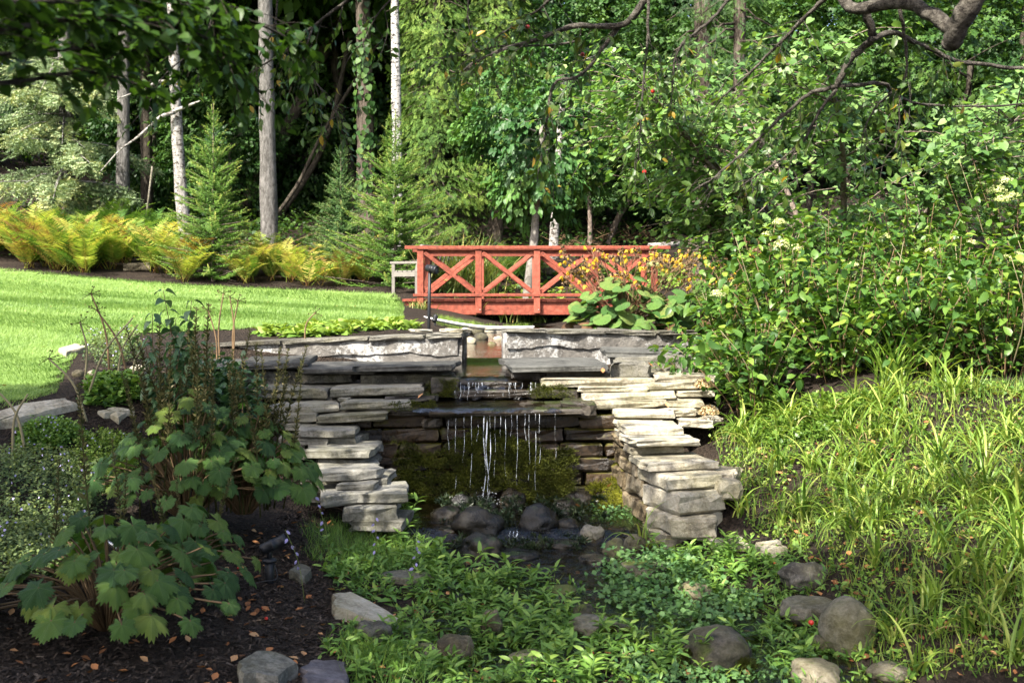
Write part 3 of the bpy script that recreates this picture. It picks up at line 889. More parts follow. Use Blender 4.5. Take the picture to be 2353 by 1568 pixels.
boulder(1860, 1905, 1470, 1510, 'boulder_dark', "small wet wedge stone beside the big smooth boulder", sink=.5, amp=.3)
boulder(1170, 1260, 1500, 1540, 'boulder_dark', "wet flat stone showing between the forget-me-nots", flat=.4, sink=.5)
boulder(1250, 1330, 1345, 1375, 'boulder_dark', "low stone in the cress bed below the pool", flat=.4, sink=.5)
boulder(1560, 1640, 1350, 1385, 'boulder_tan', "small brown stone in the cress on the right side of the stream", sink=.5)
boulder(808, 902, 1437, 1486, 'rubble', "rough knobbly mossy stone below the slanting pale slab", amp=.4, sink=.4)
for q in [(1150, 1235, 1262, 1288, "flat dark stone in the shallow run below the pool"), (1262, 1330, 1240, 1262, "flat wet stone below the round dark boulder"), (1330, 1405, 1275, 1300, "flat wet stone right in the shallow run"), (1215, 1290, 1300, 1325, "low wet stone at the end of the shallow run"),
          (1390, 1440, 1205, 1232, "small dark stone between the grey cobble and the wing wall"), (1005, 1065, 1205, 1235, "flat dark stone at the pool's left lip"), (1330, 1420, 1325, 1350, "flat stone where the cress begins")]:
    boulder(*q[:4], 'wet_rock', q[4], flat=.35, sink=.6)
# flat loose slabs
def slab(pts, d_hint, th, mat, label, lift=0.0):
    """a loose slab: outline given on the ground, real thickness"""
    P = [gpt(*p) for p in pts]
    g = np.random.default_rng(len(label))
    Q0 = []
    for i in range(len(P)):
        a, b = P[i], P[(i + 1) % len(P)]
        for t in (0, .35, .7):
            q = a.lerp(b, t)
            Q0.append((q.x + g.normal(0, .012), q.y + g.normal(0, .012), q.z))
    O = np.array(Q0); n = len(O); c = O.mean(0)
    V = np.concatenate([O - (0, 0, .05), O + (0, 0, th * .7), (O - c) * .95 + c + (0, 0, th), [c + (0, 0, th * 1.02)]])
    V[:, 2] += lift
    j = np.arange(n); j2 = (j + 1) % n
    Q = np.concatenate([np.stack([i * n + j, i * n + j2, (i + 1) * n + j2, (i + 1) * n + j], 1) for i in range(2)])
    T3 = np.stack([np.full(n, 3 * n), 2 * n + j, 2 * n + j2], 1)
    o = put("stone_slab", make_mesh("stone_slab", V, T3, Q, None, M[mat], False))
    return tag(o, label, "stone slab")
slab([(762, 1392), (800, 1385), (925, 1452), (900, 1470), (850, 1450), (770, 1425)], 0, .07, 'limestone', "long slanting pale slab on the edge of the mulch")
slab([(545, 1560), (585, 1528), (650, 1535), (678, 1560), (640, 1590), (560, 1590)], 0, .07, 'limestone_shade', "rough pale slab in mulch left of the purple slab")
slab([(694, 1560), (730, 1535), (790, 1545), (800, 1590), (700, 1590)], 0, .05, 'slate_purple', "smooth purple grey slab at the mulch edge")
slab([(-40, 968), (60, 945), (150, 930), (178, 942), (90, 968), (-40, 995)], 0, .05, 'limestone', "long pale stepping stone between the lawn and the catmint")
slab([(225, 960), (262, 950), (305, 955), (270, 972)], 0, .04, 'limestone', "small pale stepping stone at the edge of the geranium patch")
slab([(130, 812), (175, 800), (200, 808), (150, 822)], 0, .05, 'limestone', "pale edging stone lying at the lawn's corner")
slab([(665, 1330), (690, 1312), (720, 1325), (700, 1345)], 0, .05, 'limestone_shade', "small grey slab half buried near the spotlight")
slab([(860, 1330), (930, 1320), (1020, 1335), (930, 1345)], 0, .04, 'limestone_shade', "thin buried slab edge in the horsetail below the left wall")
slab([(1630, 1255), (1700, 1250), (1720, 1268), (1640, 1275)], 0, .05, 'limestone', "flat stone under the daylilies by the right wing foot")
slab([(1740, 1265), (1790, 1255), (1800, 1275), (1750, 1285)], 0, .05, 'limestone', "small lit stone below the daylilies")
for k, (px, py, w, lab) in enumerate([(180, 865, 30, "brown cobble at the edge of the lawn"), (212, 862, 22, "white cobble at the edge of the lawn"), (318, 862, 44, "bright white quartz rock beside the seed spikes"), (1165, 775, 26, "round pale cobble in the upper channel"),
        (1080, 790, 30, "round buff cobble in the upper channel"), (1105, 782, 34, "grey cobble in the middle of the upper channel"), (1130, 798, 24, "tan cobble at the mouth of the upper channel"), (1092, 770, 44, "large grey cobble upstream in the channel"),
        (1150, 768, 32, "grey flat cobble near the hose"), (1125, 765, 28, "pale cobble near the hose"), (1145, 785, 26, "buff cobble right in the upper channel"), (1070, 765, 26, "white cobble left in the upper channel"), (1195, 770, 30, "flat grey cobble against the right basin wall")]):
    p = gpt(px, py)
    r = w / F * p.y / 2
    SEED[0] += 1
    me = lump_mesh("cobble", r, r * .9, r * .72, SEED[0], M['limestone' if 'white' in lab or 'pale' in lab or 'buff' in lab else 'boulder_grey' if 'grey' in lab else 'boulder_tan'], 3, .12)
    tag(put("cobble", me, None, Matrix.Translation((p.x, p.y, p.z + r * .35))), lab, "cobble", None)

# ------------------------------------------------------------------ water
def water_mat(name, tint, alpha, rip, scale, rough=.03, refl=1.0):
    m, nt, out = new_mat(name)
    v = position(nt, (1, 1, 1))
    n1 = tex_noise(nt, scale, 5, .6, v, .6)
    b = bump(nt, n1, rip, .05)
    gl = nt.nodes.new("ShaderNodeBsdfGlossy"); gl.inputs["Roughness"].default_value = rough
    gl.inputs["Color"].default_value = (1, 1, 1, 1)
    nt.links.new(b, gl.inputs["Normal"])
    tr = nt.nodes.new("ShaderNodeBsdfTransparent"); tr.inputs["Color"].default_value = (*tint, 1)
    fr_ = nt.nodes.new("ShaderNodeFresnel"); fr_.inputs["IOR"].default_value = 1.33
    nt.links.new(b, fr_.inputs["Normal"])
    mx = nt.nodes.new("ShaderNodeMixShader")
    nt.links.new(mathn(nt, 'ADD', mathn(nt, 'MULTIPLY', fr_.outputs[0], refl), alpha, True), mx.inputs[0])
    nt.links.new(tr.outputs[0], mx.inputs[1]); nt.links.new(gl.outputs[0], mx.inputs[2])
    nt.links.new(mx.outputs[0], out.inputs["Surface"])
    return m
M['water'] = water_mat("stream_water", (.5, .45, .34), .015, .5, 11, .06)
M['water_still'] = water_mat("channel_water", (.4, .36, .28), .1, .16, 14, .03)
M['water_film'] = water_mat("sliding_water", (.55, .5, .42), .0, .25, 30, .1, .18)
def foam_mat():
    m, nt, out = new_mat("falling_water")
    n1 = tex_noise(nt, 30, 4, .6, position(nt, (1, 1, .3)))
    p = principled(nt, None, (.75, .8, .84), .12, None, .8)
    tr = nt.nodes.new("ShaderNodeBsdfTransparent")
    mx = nt.nodes.new("ShaderNodeMixShader")
    nt.links.new(ramp(nt, n1, [(.42, (.0,) * 3), (.6, (.6,) * 3)]), mx.inputs[0])
    nt.links.new(tr.outputs[0], mx.inputs[1]); nt.links.new(p.outputs[0], mx.inputs[2])
    nt.links.new(mx.outputs[0], out.inputs["Surface"])
    return m
M['foam'] = foam_mat()
def sheet(name, xa, xb, ya, yb, zfun, nx_, ny_, mat, amp=.004):
    X, Y = np.meshgrid(np.linspace(0, 1, nx_), np.linspace(ya, yb, ny_))
    a = np.array([xa(y) for y in Y[:, 0]])[:, None]; b = np.array([xb(y) for y in Y[:, 0]])[:, None]
    X = a + (b - a) * X
    Z = zfun(X, Y) + amp * fbm(X * 6, Y * 6, 2)
    i = np.arange(nx_ * ny_).reshape(ny_, nx_)
    Q = np.stack([i[:-1, :-1], i[:-1, 1:], i[1:, 1:], i[1:, :-1]], -1).reshape(-1, 4)
    return put(name, make_mesh(name, np.stack([X, Y, Z], -1), None, Q, None, M[mat]))
def wz(X, Y): return np.interp(Y, [2, 5, 6.6, 7.25, 7.6, 7.78, 7.95, 9.1], [-.0, .075, .15, .185, .195, .2, .275, .285])
tag(sheet("stream_water", lambda y: stream_x(y) - .95, lambda y: stream_x(y) + .95, 3, 9.08, wz, 60, 120, 'water'), kind="structure")
tag(sheet("channel_water", lambda y: chan_x(y) - (.33 if y < 11 else .7 if y < 15 else 1.5), lambda y: chan_x(y) + (.33 if y < 11 else .7 if y < 15 else 1.5), 9.7, 21,
          lambda X, Y: np.interp(Y, [9.7, 10.2, 10.9, 11.0, 12, 15, 21], [1.232, 1.26, 1.265, 1.31, 1.33, 1.37, 1.38]), 24, 110, 'water_still', .002), kind="structure")
wt = thing("waterfall", "thin sparkling strands of water falling from the dark slab into the pool", "waterfall", tuple(at(1120, 1165, 8.9)))
# the film that slides over the two ledges
def film(pts_z, xa, xb, name):
    ys = [p[0] for p in pts_z]; zs = [p[1] for p in pts_z]
    g = np.random.default_rng(5)
    nx_ = 40
    V = []
    for k, (y, z) in enumerate(pts_z):
        for i in range(nx_):
            t = i / (nx_ - 1)
            V.append((xa + (xb - xa) * t, y + .02 * math.sin(t * 23 + k), z + .006 * math.sin(t * 31 + k * 2) + g.normal(0, .003)))
    i = np.arange(nx_ * len(pts_z)).reshape(len(pts_z), nx_)
    Q = np.stack([i[:-1, :-1], i[:-1, 1:], i[1:, 1:], i[1:, :-1]], -1).reshape(-1, 4)
    put(name, make_mesh(name, V, None, Q, None, M['water_film']), wt)
film([(9.9, 1.236), (9.7, 1.23), (9.58, 1.215), (9.5, 1.16), (9.44, 1.1), (9.41, 1.06)], -.47, .18, "water_film")
film([(9.42, 1.055), (9.2, 1.045), (9.0, 1.04), (8.87, 1.035), (8.835, 1.01)], -.8, .5, "water_film")
g = np.random.default_rng(21)
def strand(x, y, z0, z1, r, name="water_strand", wv=.01):
    m_ = 22
    t = np.linspace(0, 1, m_)
    ph = g.random() * 6
    P = np.stack([x + wv * np.sin(t * 7 + ph) * t, y - .06 * np.sqrt(t) + wv * np.cos(t * 5 + ph), z0 + (z1 - z0) * t], 1)
    rr = r * (.45 + .55 * np.abs(np.sin(t * g.uniform(9, 16) + ph))) * (1 - .35 * t)
    m2 = MB().tube(P, rr, 6)
    return m2.obj(name, M['foam'], wt)
for px, r, top, bot in [(1083, .006, 955, 1125), (1098, .005, 955, 1010), (1112, .014, 955, 1160), (1119, .018, 955, 1160), (1125, .012, 955, 1165), (1150, .005, 955, 1020), (1161, .006, 955, 1090), (1188, .007, 953, 1110),
                        (1206, .007, 951, 1010), (1230, .006, 950, 1130), (1239, .008, 950, 1060), (1047, .005, 960, 1120), (1030, .004, 962, 1030), (1137, .005, 955, 1100), (1275, .004, 950, 1060), (1175, .004, 953, 1000), (1066, .004, 958, 1060), (1215, .004, 951, 1100)]:
    a, b = at(px, top, 8.83), at(px, bot, 8.83)
    strand(a.x, 8.83, a.z, b.z, r * (.42 if r > .01 else .42), wv=.022 if r > .01 else .008)
for px in sorted(g.uniform(1045, 1238, 26)):
    a = at(px + g.uniform(-4, 4), 878, 9.46)
    strand(a.x, 9.45, 1.2, 1.2 - g.uniform(.06, .15), g.uniform(.001, .0035), wv=.008)
for px in (1172, 1180, 1188):
    a = at(px, 1195, 7.95)
    strand(a.x, 7.86, .275, .2, .006, wv=.02)
# splash: droplets
dm = MB()
n = 260
p0 = at(1122, 1160, 8.75)
V0, F0 = tube([(0, 0, -.5), (0, 0, .5)], [.5, .5], 4)
dd = np.abs(g.normal(0, 1, n))
T = np.stack([p0.x + g.normal(0, .07, n) * (.5 + dd * .4), p0.y + g.normal(0, .05, n), p0.z - .04 + np.abs(g.normal(0, .075, n))], 1)
dm.stamp((V0, F0), frames(rand_dirs(g, n), rand_dirs(g, n), g.uniform(.002, .007, n)), T)
dm.obj("splash_droplets", M['foam'], wt)["kind"] = "stuff"
# ------------------------------------------------------------------ red footbridge
def box_mesh(name, w, dp, h, mat, bev=.006):
    """plank with softened long edges, centred"""
    import bmesh
    bm = bmesh.new()
    bmesh.ops.create_cube(bm, size=1.0)
    for v in bm.verts: v.co = (v.co.x * w, v.co.y * dp, v.co.z * h)
    bmesh.ops.bevel(bm, geom=bm.edges[:], offset=min(bev, min(w, dp, h) * .2), segments=1, affect='EDGES')
    me = bpy.data.meshes.new(name)
    bm.to_mesh(me); bm.free()
    me.materials.append(mat)
    return me
def X_(px, d): return (px - CX) / F * d
def Z_(py, d): return EYE - (py - HY) / F * d
DF = 19.3
WB = 1.42
br = thing("footbridge", "red stained wooden footbridge with crossed railings over the stream", "bridge", (.44, 20, Z_(723, DF)))
rw = M['red_wood']
def bar(name, x0, x1, y0, y1, z0, z1, parent=br, mat=rw, rot=None):
    o = put(name, box_mesh(name, x1 - x0, y1 - y0, z1 - z0, mat), parent, Matrix.Translation(((x0 + x1) / 2, (y0 + y1) / 2, (z0 + z1) / 2)) @ (rot or Matrix.Identity(4)))
    return o
xl, xr = X_(929, DF), X_(1540, DF)
zdeck, zbb = Z_(687, DF), Z_(723, DF)
pxs = [966.5, 1099.5, 1233.3, 1366.7, 1502]
xp = [X_(p, DF) for p in pxs]
for side, y in ((0, DF), (1, DF + WB)):
    s = 1 if side == 0 else -1
    bar("side_beam", xl, xr, y + .02 * s - .02, y + .02 * s + .02, zbb, zdeck - .05)
    yo = y - s * .055                       # posts stand outside the beam
    for x in xp:
        po = bar("post", x - .056, x + .056, yo - .045, yo + .045, Z_(719, DF), Z_(573.5, DF))
        bm_ = MB().tube([(x + .028, yo - s * .045, Z_(711, DF)), (x + .028, yo - s * .056, Z_(711, DF))], .012, 6)
        put("bolt", bm_.mesh("bolt", M['bolt'], False), po)["label"] = "grey bolt head"
        po.children[0].matrix_parent_inverse = po.matrix_basis.inverted()      # the bolt is modelled in world coordinates
    bar("cap_rail", X_(931, DF), X_(1538, DF), yo - .075, yo + .075, Z_(573, DF), Z_(565, DF))
    bar("sub_rail", xp[0] - .06, xp[-1] + .06, yo + s * .047, yo + s * .085, Z_(583, DF), Z_(574, DF))
    bar("bottom_rail", X_(950, DF), xp[-1] + .1, yo - s * .047 - .02, yo - s * .047 + .02, Z_(681, DF), Z_(674.5, DF))
    for i in range(4):
        xa, xb = xp[i] + .058, xp[i + 1] - .058
        za, zb = Z_(672, DF), Z_(579, DF)
        L = math.hypot(xb - xa, zb - za)
        an = math.atan2(zb - za, xb - xa)
        for q, sg in ((0, -1), (1, 1)):
            me = box_mesh("brace", L - .03, .034, .07, rw)
            put("brace", me, br, Matrix.Translation(((xa + xb) / 2, yo + (s * .018 if q else -s * .018), (za + zb) / 2)) @ Matrix.Rotation(sg * -an, 4, 'Y'))
pw = .181
x = X_(924, DF)
while x < xr:
    bar("deck_plank", x + .003, x + pw - .003, DF - .05, DF + WB + .05, zdeck - .045 + R_.uniform(-.003, .003), zdeck + R_.uniform(-.003, .003))
    x += pw
for yy in (DF + .5, DF + .95):
    bar("joist", xl + .05, xr - .05, yy - .02, yy + .02, zbb + .03, zdeck - .052)

# second red railing, far right behind the shrubs
f2 = thing("red_railing", "short red wooden railing in the shade beyond the hydrangeas", "railing", tuple(gpt(1745, 600, 17)))
d2 = 21.0
for px in (1716, 1738, 1760):
    bar("post", X_(px, d2) - .05, X_(px, d2) + .05, d2 - .05, d2 + .05, 2.0, Z_(534, d2), f2)
bar("rail", X_(1708, d2), X_(1775, d2), d2 - .07, d2 + .07, Z_(533.5, d2), Z_(528, d2), f2)
bar("rail", X_(1708, d2), X_(1775, d2), d2 - .075, d2 - .051, Z_(575, d2), Z_(568, d2), f2)

# ------------------------------------------------------------------ teak bench behind the bridge
bd = 20.6
b0 = gpt(900, 672, 18)
zb0 = Z_(675, bd)
lx_, ly_ = .46, .888                        # along the bench
ux, uy = -.888, .46                         # the way it faces
O = Vector((X_(957, bd), bd, zb0))
bn = thing("garden_bench", "weathered grey wooden garden bench beside the red bridge", "bench", tuple(O))
def BP(a, f, z): return Vector((O.x + lx_ * a + ux * f, O.y + ly_ * a + uy * f, zb0 + z))
def beam(name, p, q, w, h, parent=bn, mat='old_wood'):
    d_ = q - p
    me = box_mesh(name, w, d_.length, h, M[mat], .004)
    rot = d_.to_track_quat('Y', 'Z').to_matrix().to_4x4()
    return put(name, me, parent, Matrix.Translation((p + q) / 2) @ rot)
LB = 1.5
for a in (0, LB):
    beam("front_leg", BP(a, .52, 0), BP(a, .52, .56), .06, .06)
    beam("back_leg", BP(a, 0, 0), BP(a, 0, .42), .06, .06)
    beam("back_post", BP(a, 0, .42), BP(a, -.12, .92), .06, .06)
    beam("arm_rest", BP(a, -.05, .59), BP(a, .58, .59), .07, .045)
    beam("side_rail", BP(a, .03, .37), BP(a, .49, .37), .04, .09)
beam("front_rail", BP(.03, .52, .37), BP(LB - .03, .52, .37), .04, .09)
for k in range(5):
    beam("seat_slat", BP(.0, .06 + .105 * k, .43), BP(LB, .06 + .105 * k, .43), .085, .025)
beam("top_rail", BP(.03, -.115, .88), BP(LB - .03, -.115, .88), .035, .09)
beam("lower_back_rail", BP(.03, -.02, .5), BP(LB - .03, -.02, .5), .035, .06)
for k in range(9):
    a = .12 + k * (LB - .24) / 8
    beam("back_slat", BP(a, -.03, .53), BP(a, -.105, .84), .05, .02)

# ------------------------------------------------------------------ landscape lamps
def spot_head(parent, P, yaw, pitch, L, r, name="lamp_head"):
    prof = [(-.5, .55), (-.47, .8), (-.4, .92), (-.1, .95), (-.09, 1.03), (.0, 1.03), (.01, .97), (.3, .98), (.31, 1.06), (.5, 1.06), (.5, .9), (.46, .88)]
    n = 16
    ang = np.arange(n) / n * 2 * math.pi
    V, Q = [], []
    for t, k in prof:
        V += [(math.cos(a) * r * k, t * L, math.sin(a) * r * k) for a in ang]
    for i in range(len(prof) - 1):
        for j in range(n):
            Q.append((i * n + j, i * n + (j + 1) % n, (i + 1) * n + (j + 1) % n, (i + 1) * n + j))
    V.append((0, -.5 * L, 0)); V.append((0, .44 * L, 0))
    T3 = [(len(V) - 2, (j + 1) % n, j) for j in range(n)]
    lens = [(len(V) - 1, (len(prof) - 1) * n + j, (len(prof) - 1) * n + (j + 1) % n) for j in range(n)]
    Mx = Matrix.Translation(P) @ Matrix.Rotation(math.radians(yaw), 4, 'Z') @ Matrix.Rotation(math.radians(pitch), 4, 'X')
    h = put(name, make_mesh(name, V, T3 + lens, Q, None, M['black_metal'], True), parent, Mx)
    me = make_mesh("lens", [(math.cos(a) * r * .87, .45 * L, math.sin(a) * r * .87) for a in ang] + [(0, .455 * L, 0)], [(n, (j + 1) % n, j) for j in range(n)], None, None, M['glass_lens'], True)
    o = bpy.data.objects.new("lens", me); col.objects.link(o); o.parent = h
    return h
p = gpt(619, 1338)
sp = thing("garden_spotlight", "black spotlight on a short stake in the dark mulch", "lamp", tuple(p))
hh = .19
MB().tube([p + Vector((0, 0, -.06)), p + Vector((0, 0, .12))], [.024, .03], 14).obj("stake", M['black_metal'], sp)
MB().tube([p + Vector((0, 0, .118)), p + Vector((0, 0, .132))], [.042, .042], 16).obj("collar", M['black_metal'], sp)
MB().tube([p + Vector((0, 0, .13)), p + Vector((.0, 0, .165)), p + Vector((.0, 0, .2))], [.017, .014, .016], 10).obj("knuckle", M['black_metal'], sp)
spot_head(sp, p + Vector((.02, .0, .215)), -65, 18, .155, .034)
cb = spline([p + Vector((.03, -.01, .11)), p + Vector((.05, -.03, .03)), p + Vector((-.02, -.06, .02)), p + Vector((-.11, -.05, .0))], 14)
MB().tube(cb, .004, 6).obj("cable", M['black_metal'], sp)

p = gpt(984, 764, 10.5); p.y = 11.35; p.x = X_(984, 11.35); p.z = min(p.z, hz(p.x, p.y))
top = at(987, 624, 11.35)
s2 = thing("path_lamp", "tall thin black stake lamp behind the left basin wall", "lamp", tuple(p))
MB().tube([Vector((p.x, p.y, hz(p.x, p.y) - .1)), (Vector((p.x, p.y, p.z)) + top) / 2, top], [.019, .018, .017], 8).obj("pole", M['black_metal'], s2)
spot_head(s2, top + Vector((.02, -.02, .03)), -115, -12, .13, .04)
p = gpt(999, 748, 11.5); p.z = hz(p.x, p.y)
s3 = thing("garden_spotlight", "small black spotlight at the foot of the tall stake lamp", "lamp", tuple(p))
MB().tube([p + Vector((0, 0, -.05)), p + Vector((0, 0, .06))], .013, 8).obj("stake", M['black_metal'], s3)
spot_head(s3, p + Vector((.0, 0, .09)), -20, 50, .1, .032)
# hose
hp = []
for px, py, d in [(925, 724, 17.8), (960, 726, 16.8), (1000, 733, 15.2), (1060, 744, 14.0), (1120, 751, 13.2), (1180, 752, 12.6), (1225, 751, 11.9)]:
    q = at(px, py, d); hp.append(q)
tag(MB().tube(spline(hp, 40), .014, 8).obj("hose", M['white_hose']), "white hose slung across the stream in front of the bridge", "hose")
tag(MB().tube(spline([at(1000, 736, 14.8), at(1060, 749, 13.9), at(1120, 757, 13.1), at(1185, 757, 12.6)], 24), .009, 6).obj("cable", M['black_metal']), "thin black cable running beneath the white hose", "cable")
# old rebar hook lying in the catmint
p = gpt(228, 1262, 4)
hk = thing("pipe_hook", "rusty bent pipe with a shiny end lying beside the catmint", "pipe", tuple(p))
q = [p + Vector((-.02, .0, .0)), p + Vector((-.04, .02, .06)), p + Vector((0, .03, .085)), p + Vector((.04, .02, .06)), p + Vector((.05, 0, .03))]
MB().tube(spline(q, 14), .014, 8).obj("pipe", M['stem_brown'], hk)
MB().tube([p + Vector((.045, 0, .045)), p + Vector((.13, -.03, .0))], .012, 8).obj("metal_end", plain_mat("bare_steel", (.5, .5, .5), .3, .5, .1, 20, 0, .9), hk)
# boulder's crab apple and other fallen crab apples
def apple(p, lab, r=.01):
    o = put("crab_apple", lump_mesh("crab_apple", r, r, r * .95, 5, M['berry'], 2, .05), None, Matrix.Translation(p))
    tag(o, lab, "crab apple", "fallen crab apples")
pb = gpt(1878, 1545); apple((pb.x, pb.y + .12, pb.z + .21), "red crab apple lying on the mottled pale boulder", .015)
for px, py in [(612, 1425), (548, 1310), (604, 1402), (1360, 1527), (1085, 1215), (1175, 1172), (1565, 1245), (700, 1150), (1515, 1230), (1780, 1317)]:
    q = gpt(px, py); apple((q.x, q.y, q.z + .012 + (.05 if px > 800 else 0)), "small fallen red crab apple on the wet ground" if px > 800 else "small fallen red crab apple on the mulch", .009)
# ------------------------------------------------------------------ leaf shapes
def leaf_tpl(rows, wf, fold=.25, droop=.2, wmax=.3):
    """leaf from base (0,0,0) to tip (0,1,~): midrib and two edges, folded along the midrib and drooping"""
    ys = np.linspace(0, 1, rows)
    V = [(0, 0, 0)]
    for y in ys[1:-1]:
        w = wf(y) * wmax
        z = -droop * y * y
        V += [(-w, y, z + fold * w), (0, y, z), (w, y, z + fold * w)]
    V.append((0, 1, -droop))
    T, k = [], len(ys) - 2
    T += [(0, 2, 1), (0, 3, 2)]
    for i in range(k - 1):
        a = 1 + 3 * i
        T += [(a, a + 1, a + 4), (a, a + 4, a + 3), (a + 1, a + 2, a + 5), (a + 1, a + 5, a + 4)]
    a = 1 + 3 * (k - 1)
    e = len(V) - 1
    T += [(a, a + 1, e), (a + 1, a + 2, e)]
    return np.array(V, float), np.array(T)
ovate = lambda y: math.sin(math.pi * min(1, y) ** .75) ** .8
lance = lambda y: math.sin(math.pi * y ** .9) ** .7
TPL = dict(
    tiny=leaf_tpl(3, ovate, .2, .15, .36),
    ovate=leaf_tpl(5, ovate, .22, .25, .38),
    apple=leaf_tpl(4, lance, .3, .25, .24),
    lance=leaf_tpl(4, lance, .3, .3, .16),
    lance5=leaf_tpl(5, lance, .3, .45, .15))
def heart_tpl():
    a = [(0, 0), (.28, -.1), (.5, .12), (.5, .42), (.3, .75), (0, 1.05), (-.3, .75), (-.5, .42), (-.5, .12), (-.28, -.1)]
    V = [(x, y, .12 * abs(x) - .12 * y * y) for x, y in a] + [(0, .4, -.04)]
    return np.array(V), np.array([(10, i, (i + 1) % 10) for i in range(10)])
def maple_tpl():
    a = [(0, 0), (.2, .02), (.45, -.12), (.4, .18), (.62, .42), (.3, .45), (.2, .62), (0, 1.0), (-.2, .62), (-.3, .45), (-.62, .42), (-.4, .18), (-.45, -.12), (-.2, .02)]
    V = [(x, y, .1 * abs(x) - .15 * y * y) for x, y in a] + [(0, .3, -.03)]
    n = len(a)
    return np.array(V), np.array([(n, i, (i + 1) % n) for i in range(n)])
TPL['heart'], TPL['maple'] = heart_tpl(), maple_tpl()

def leaf_frames(g, D, size, up=1.0, spread=.35, droop=.25, sx=1.0):
    n = len(D)
    f = unit(unit(D) + g.normal(0, spread, (n, 3)) + np.array([0, 0, -droop]))
    nr = unit(np.array([0, 0, up]) + g.normal(0, .35, (n, 3)))
    return frames(f, nr, size, sx)

def scatter(px_poly, n, seed, d0=3.6):
    """points on the ground inside an outline given in the photograph"""
    P = np.array([(lambda q: (q.x, q.y))(gpt(*p, d0=d0)) for p in px_poly])
    g = np.random.default_rng(seed)
    out = []
    lo, hi = P.min(0), P.max(0)
    while sum(len(o) for o in out) < n:
        q = lo + g.random((n * 3, 2)) * (hi - lo)
        out.append(q[inside(q[:, 0], q[:, 1], P)])
    q = np.concatenate(out)[:n]
    return np.column_stack([q, H(q[:, 0], q[:, 1])])

M['leaf_straw'] = leaf_mat("dry_blade", G((.16, .11, .05), (.26, .2, .09), (.34, .29, .14)), .3, .7, .2, .9)
# ------------------------------------------------------------------ hydrangeas
HYD = [leaf_tpl(5, ovate, .3, .3, .29), leaf_tpl(5, ovate, .35, .5, .31), leaf_tpl(5, ovate, .2, .15, .33)]
hyd_mesh = [make_mesh("leaf", t[0], t[1], None, np.full(len(t[0]), .45), M['leaf_hyd']) for t in HYD]
def head_mesh(name, r, seed, mat, n=150):
    g = np.random.default_rng(seed)
    d = rand_dirs(g, n); d[:, 2] = np.abs(d[:, 2]) * .9 - .12
    d = unit(d)
    m = MB()
    flo = (np.array([(-.5, 0, 0), (0, -.5, .12), (.5, 0, 0), (0, .5, .12)]), np.array([(0, 1, 2), (0, 2, 3)]))
    m.stamp(flo, frames(np.cross(d, rand_dirs(g, n)), d + g.normal(0, .4, (n, 3)), g.uniform(.18, .3, n) * r), d * r * np.array([1, 1, .75]) * g.uniform(.75, 1.05, (n, 1)), g.random(n))
    return m.mesh(name, mat, False)
heads = [head_mesh("flower_head", .075, s, M['petal_cream']) for s in (1, 2)]
head_dry = head_mesh("dry_flower_head", .085, 4, M['petal_dry'], 200)
def hydrangea(x, y, h, r, label, seed, nst=27, nobj=220):
    g = np.random.default_rng(seed)
    z = hz(x, y)
    root = thing("hydrangea_shrub", label, "shrub", (x, y, z), "hydrangeas on the right bank")
    P, D = [], []
    for s in range(nst):
        a = g.random() * 6.283; rr = r * math.sqrt(g.random())
        b = np.array([x + math.cos(a) * rr * .4, y + math.sin(a) * rr * .4, 0]); b[2] = hz(b[0], b[1]) - .03
        hh = h * (1 - .35 * (rr / r) ** 2) * g.uniform(.75, 1.05)
        t_ = b + np.array([math.cos(a) * rr * .85, math.sin(a) * rr * .85, hh])
        m_ = (b + t_) / 2 + np.array([-math.cos(a), -math.sin(a), 0]) * .06 + g.normal(0, .02, 3)
        S = spline([b, m_, t_], 9)
        MB().tube(S, np.linspace(.006, .0028, 9), 5).obj("stem", M['stem_brown'], root)
        npair = int(hh / .075)
        for k in range(npair):
            f = .1 + .9 * (k + g.random() * .4) / npair
            i = min(7, int(f * 8))
            p = S[i] + (S[i + 1] - S[i]) * (f * 8 - i)
            az = k * 1.57 + g.normal(0, .3) + s
            for sg in (0, math.pi):
                P.append(p); D.append((math.cos(az + sg), math.sin(az + sg), .25))
        for q in range(4):
            az = g.random() * 6.28
            P.append(S[-1]); D.append((math.cos(az), math.sin(az), .4))
    for s in range(2):
        a = g.random() * 6.283
        b = np.array([x + g.normal(0, .15 * r), y + g.normal(0, .15 * r), z])
        t_ = b + np.array([math.cos(a) * r * .8, math.sin(a) * r * .8, h * g.uniform(.8, 1.0)])
        MB().tube(spline([b, (b + t_) / 2 + g.normal(0, .05, 3), t_], 7), np.linspace(.006, .0025, 7), 5).obj("bare_stem", M['stem_straw'], root)
    P, D = np.array(P), unit(np.array(D))
    o = g.permutation(len(P))
    front = np.argsort(P[:, 1] - .6 * P[:, 2] + g.normal(0, .12, len(P)))
    ob, ms = front[:nobj], front[nobj:]
    sz = g.uniform(.058, .108, len(P))
    T = P + D * .03
    Rm = leaf_frames(g, D, sz, 1.0, .3, .25, g.uniform(.85, 1.1, len(P))[:, None])
    for i in ob:
        put("leaf", hyd_mesh[i % 3], root, mat4(Rm[i], T[i]))
    m = MB()
    if len(ms):
        m.stamp(HYD[0], Rm[ms], T[ms], g.random(len(ms)))
    e = 260
    E = np.array([x, y, z]) + np.column_stack([g.normal(0, r * .5, e), g.normal(0, r * .5, e), h * g.uniform(.15, .8, e)])
    m.stamp(HYD[0], leaf_frames(g, rand_dirs(g, e), g.uniform(.08, .13, e)), E, g.random(e) * .6)
    m.obj("foliage", M['leaf_hyd_mass'], root)["kind"] = "stuff"
    return root
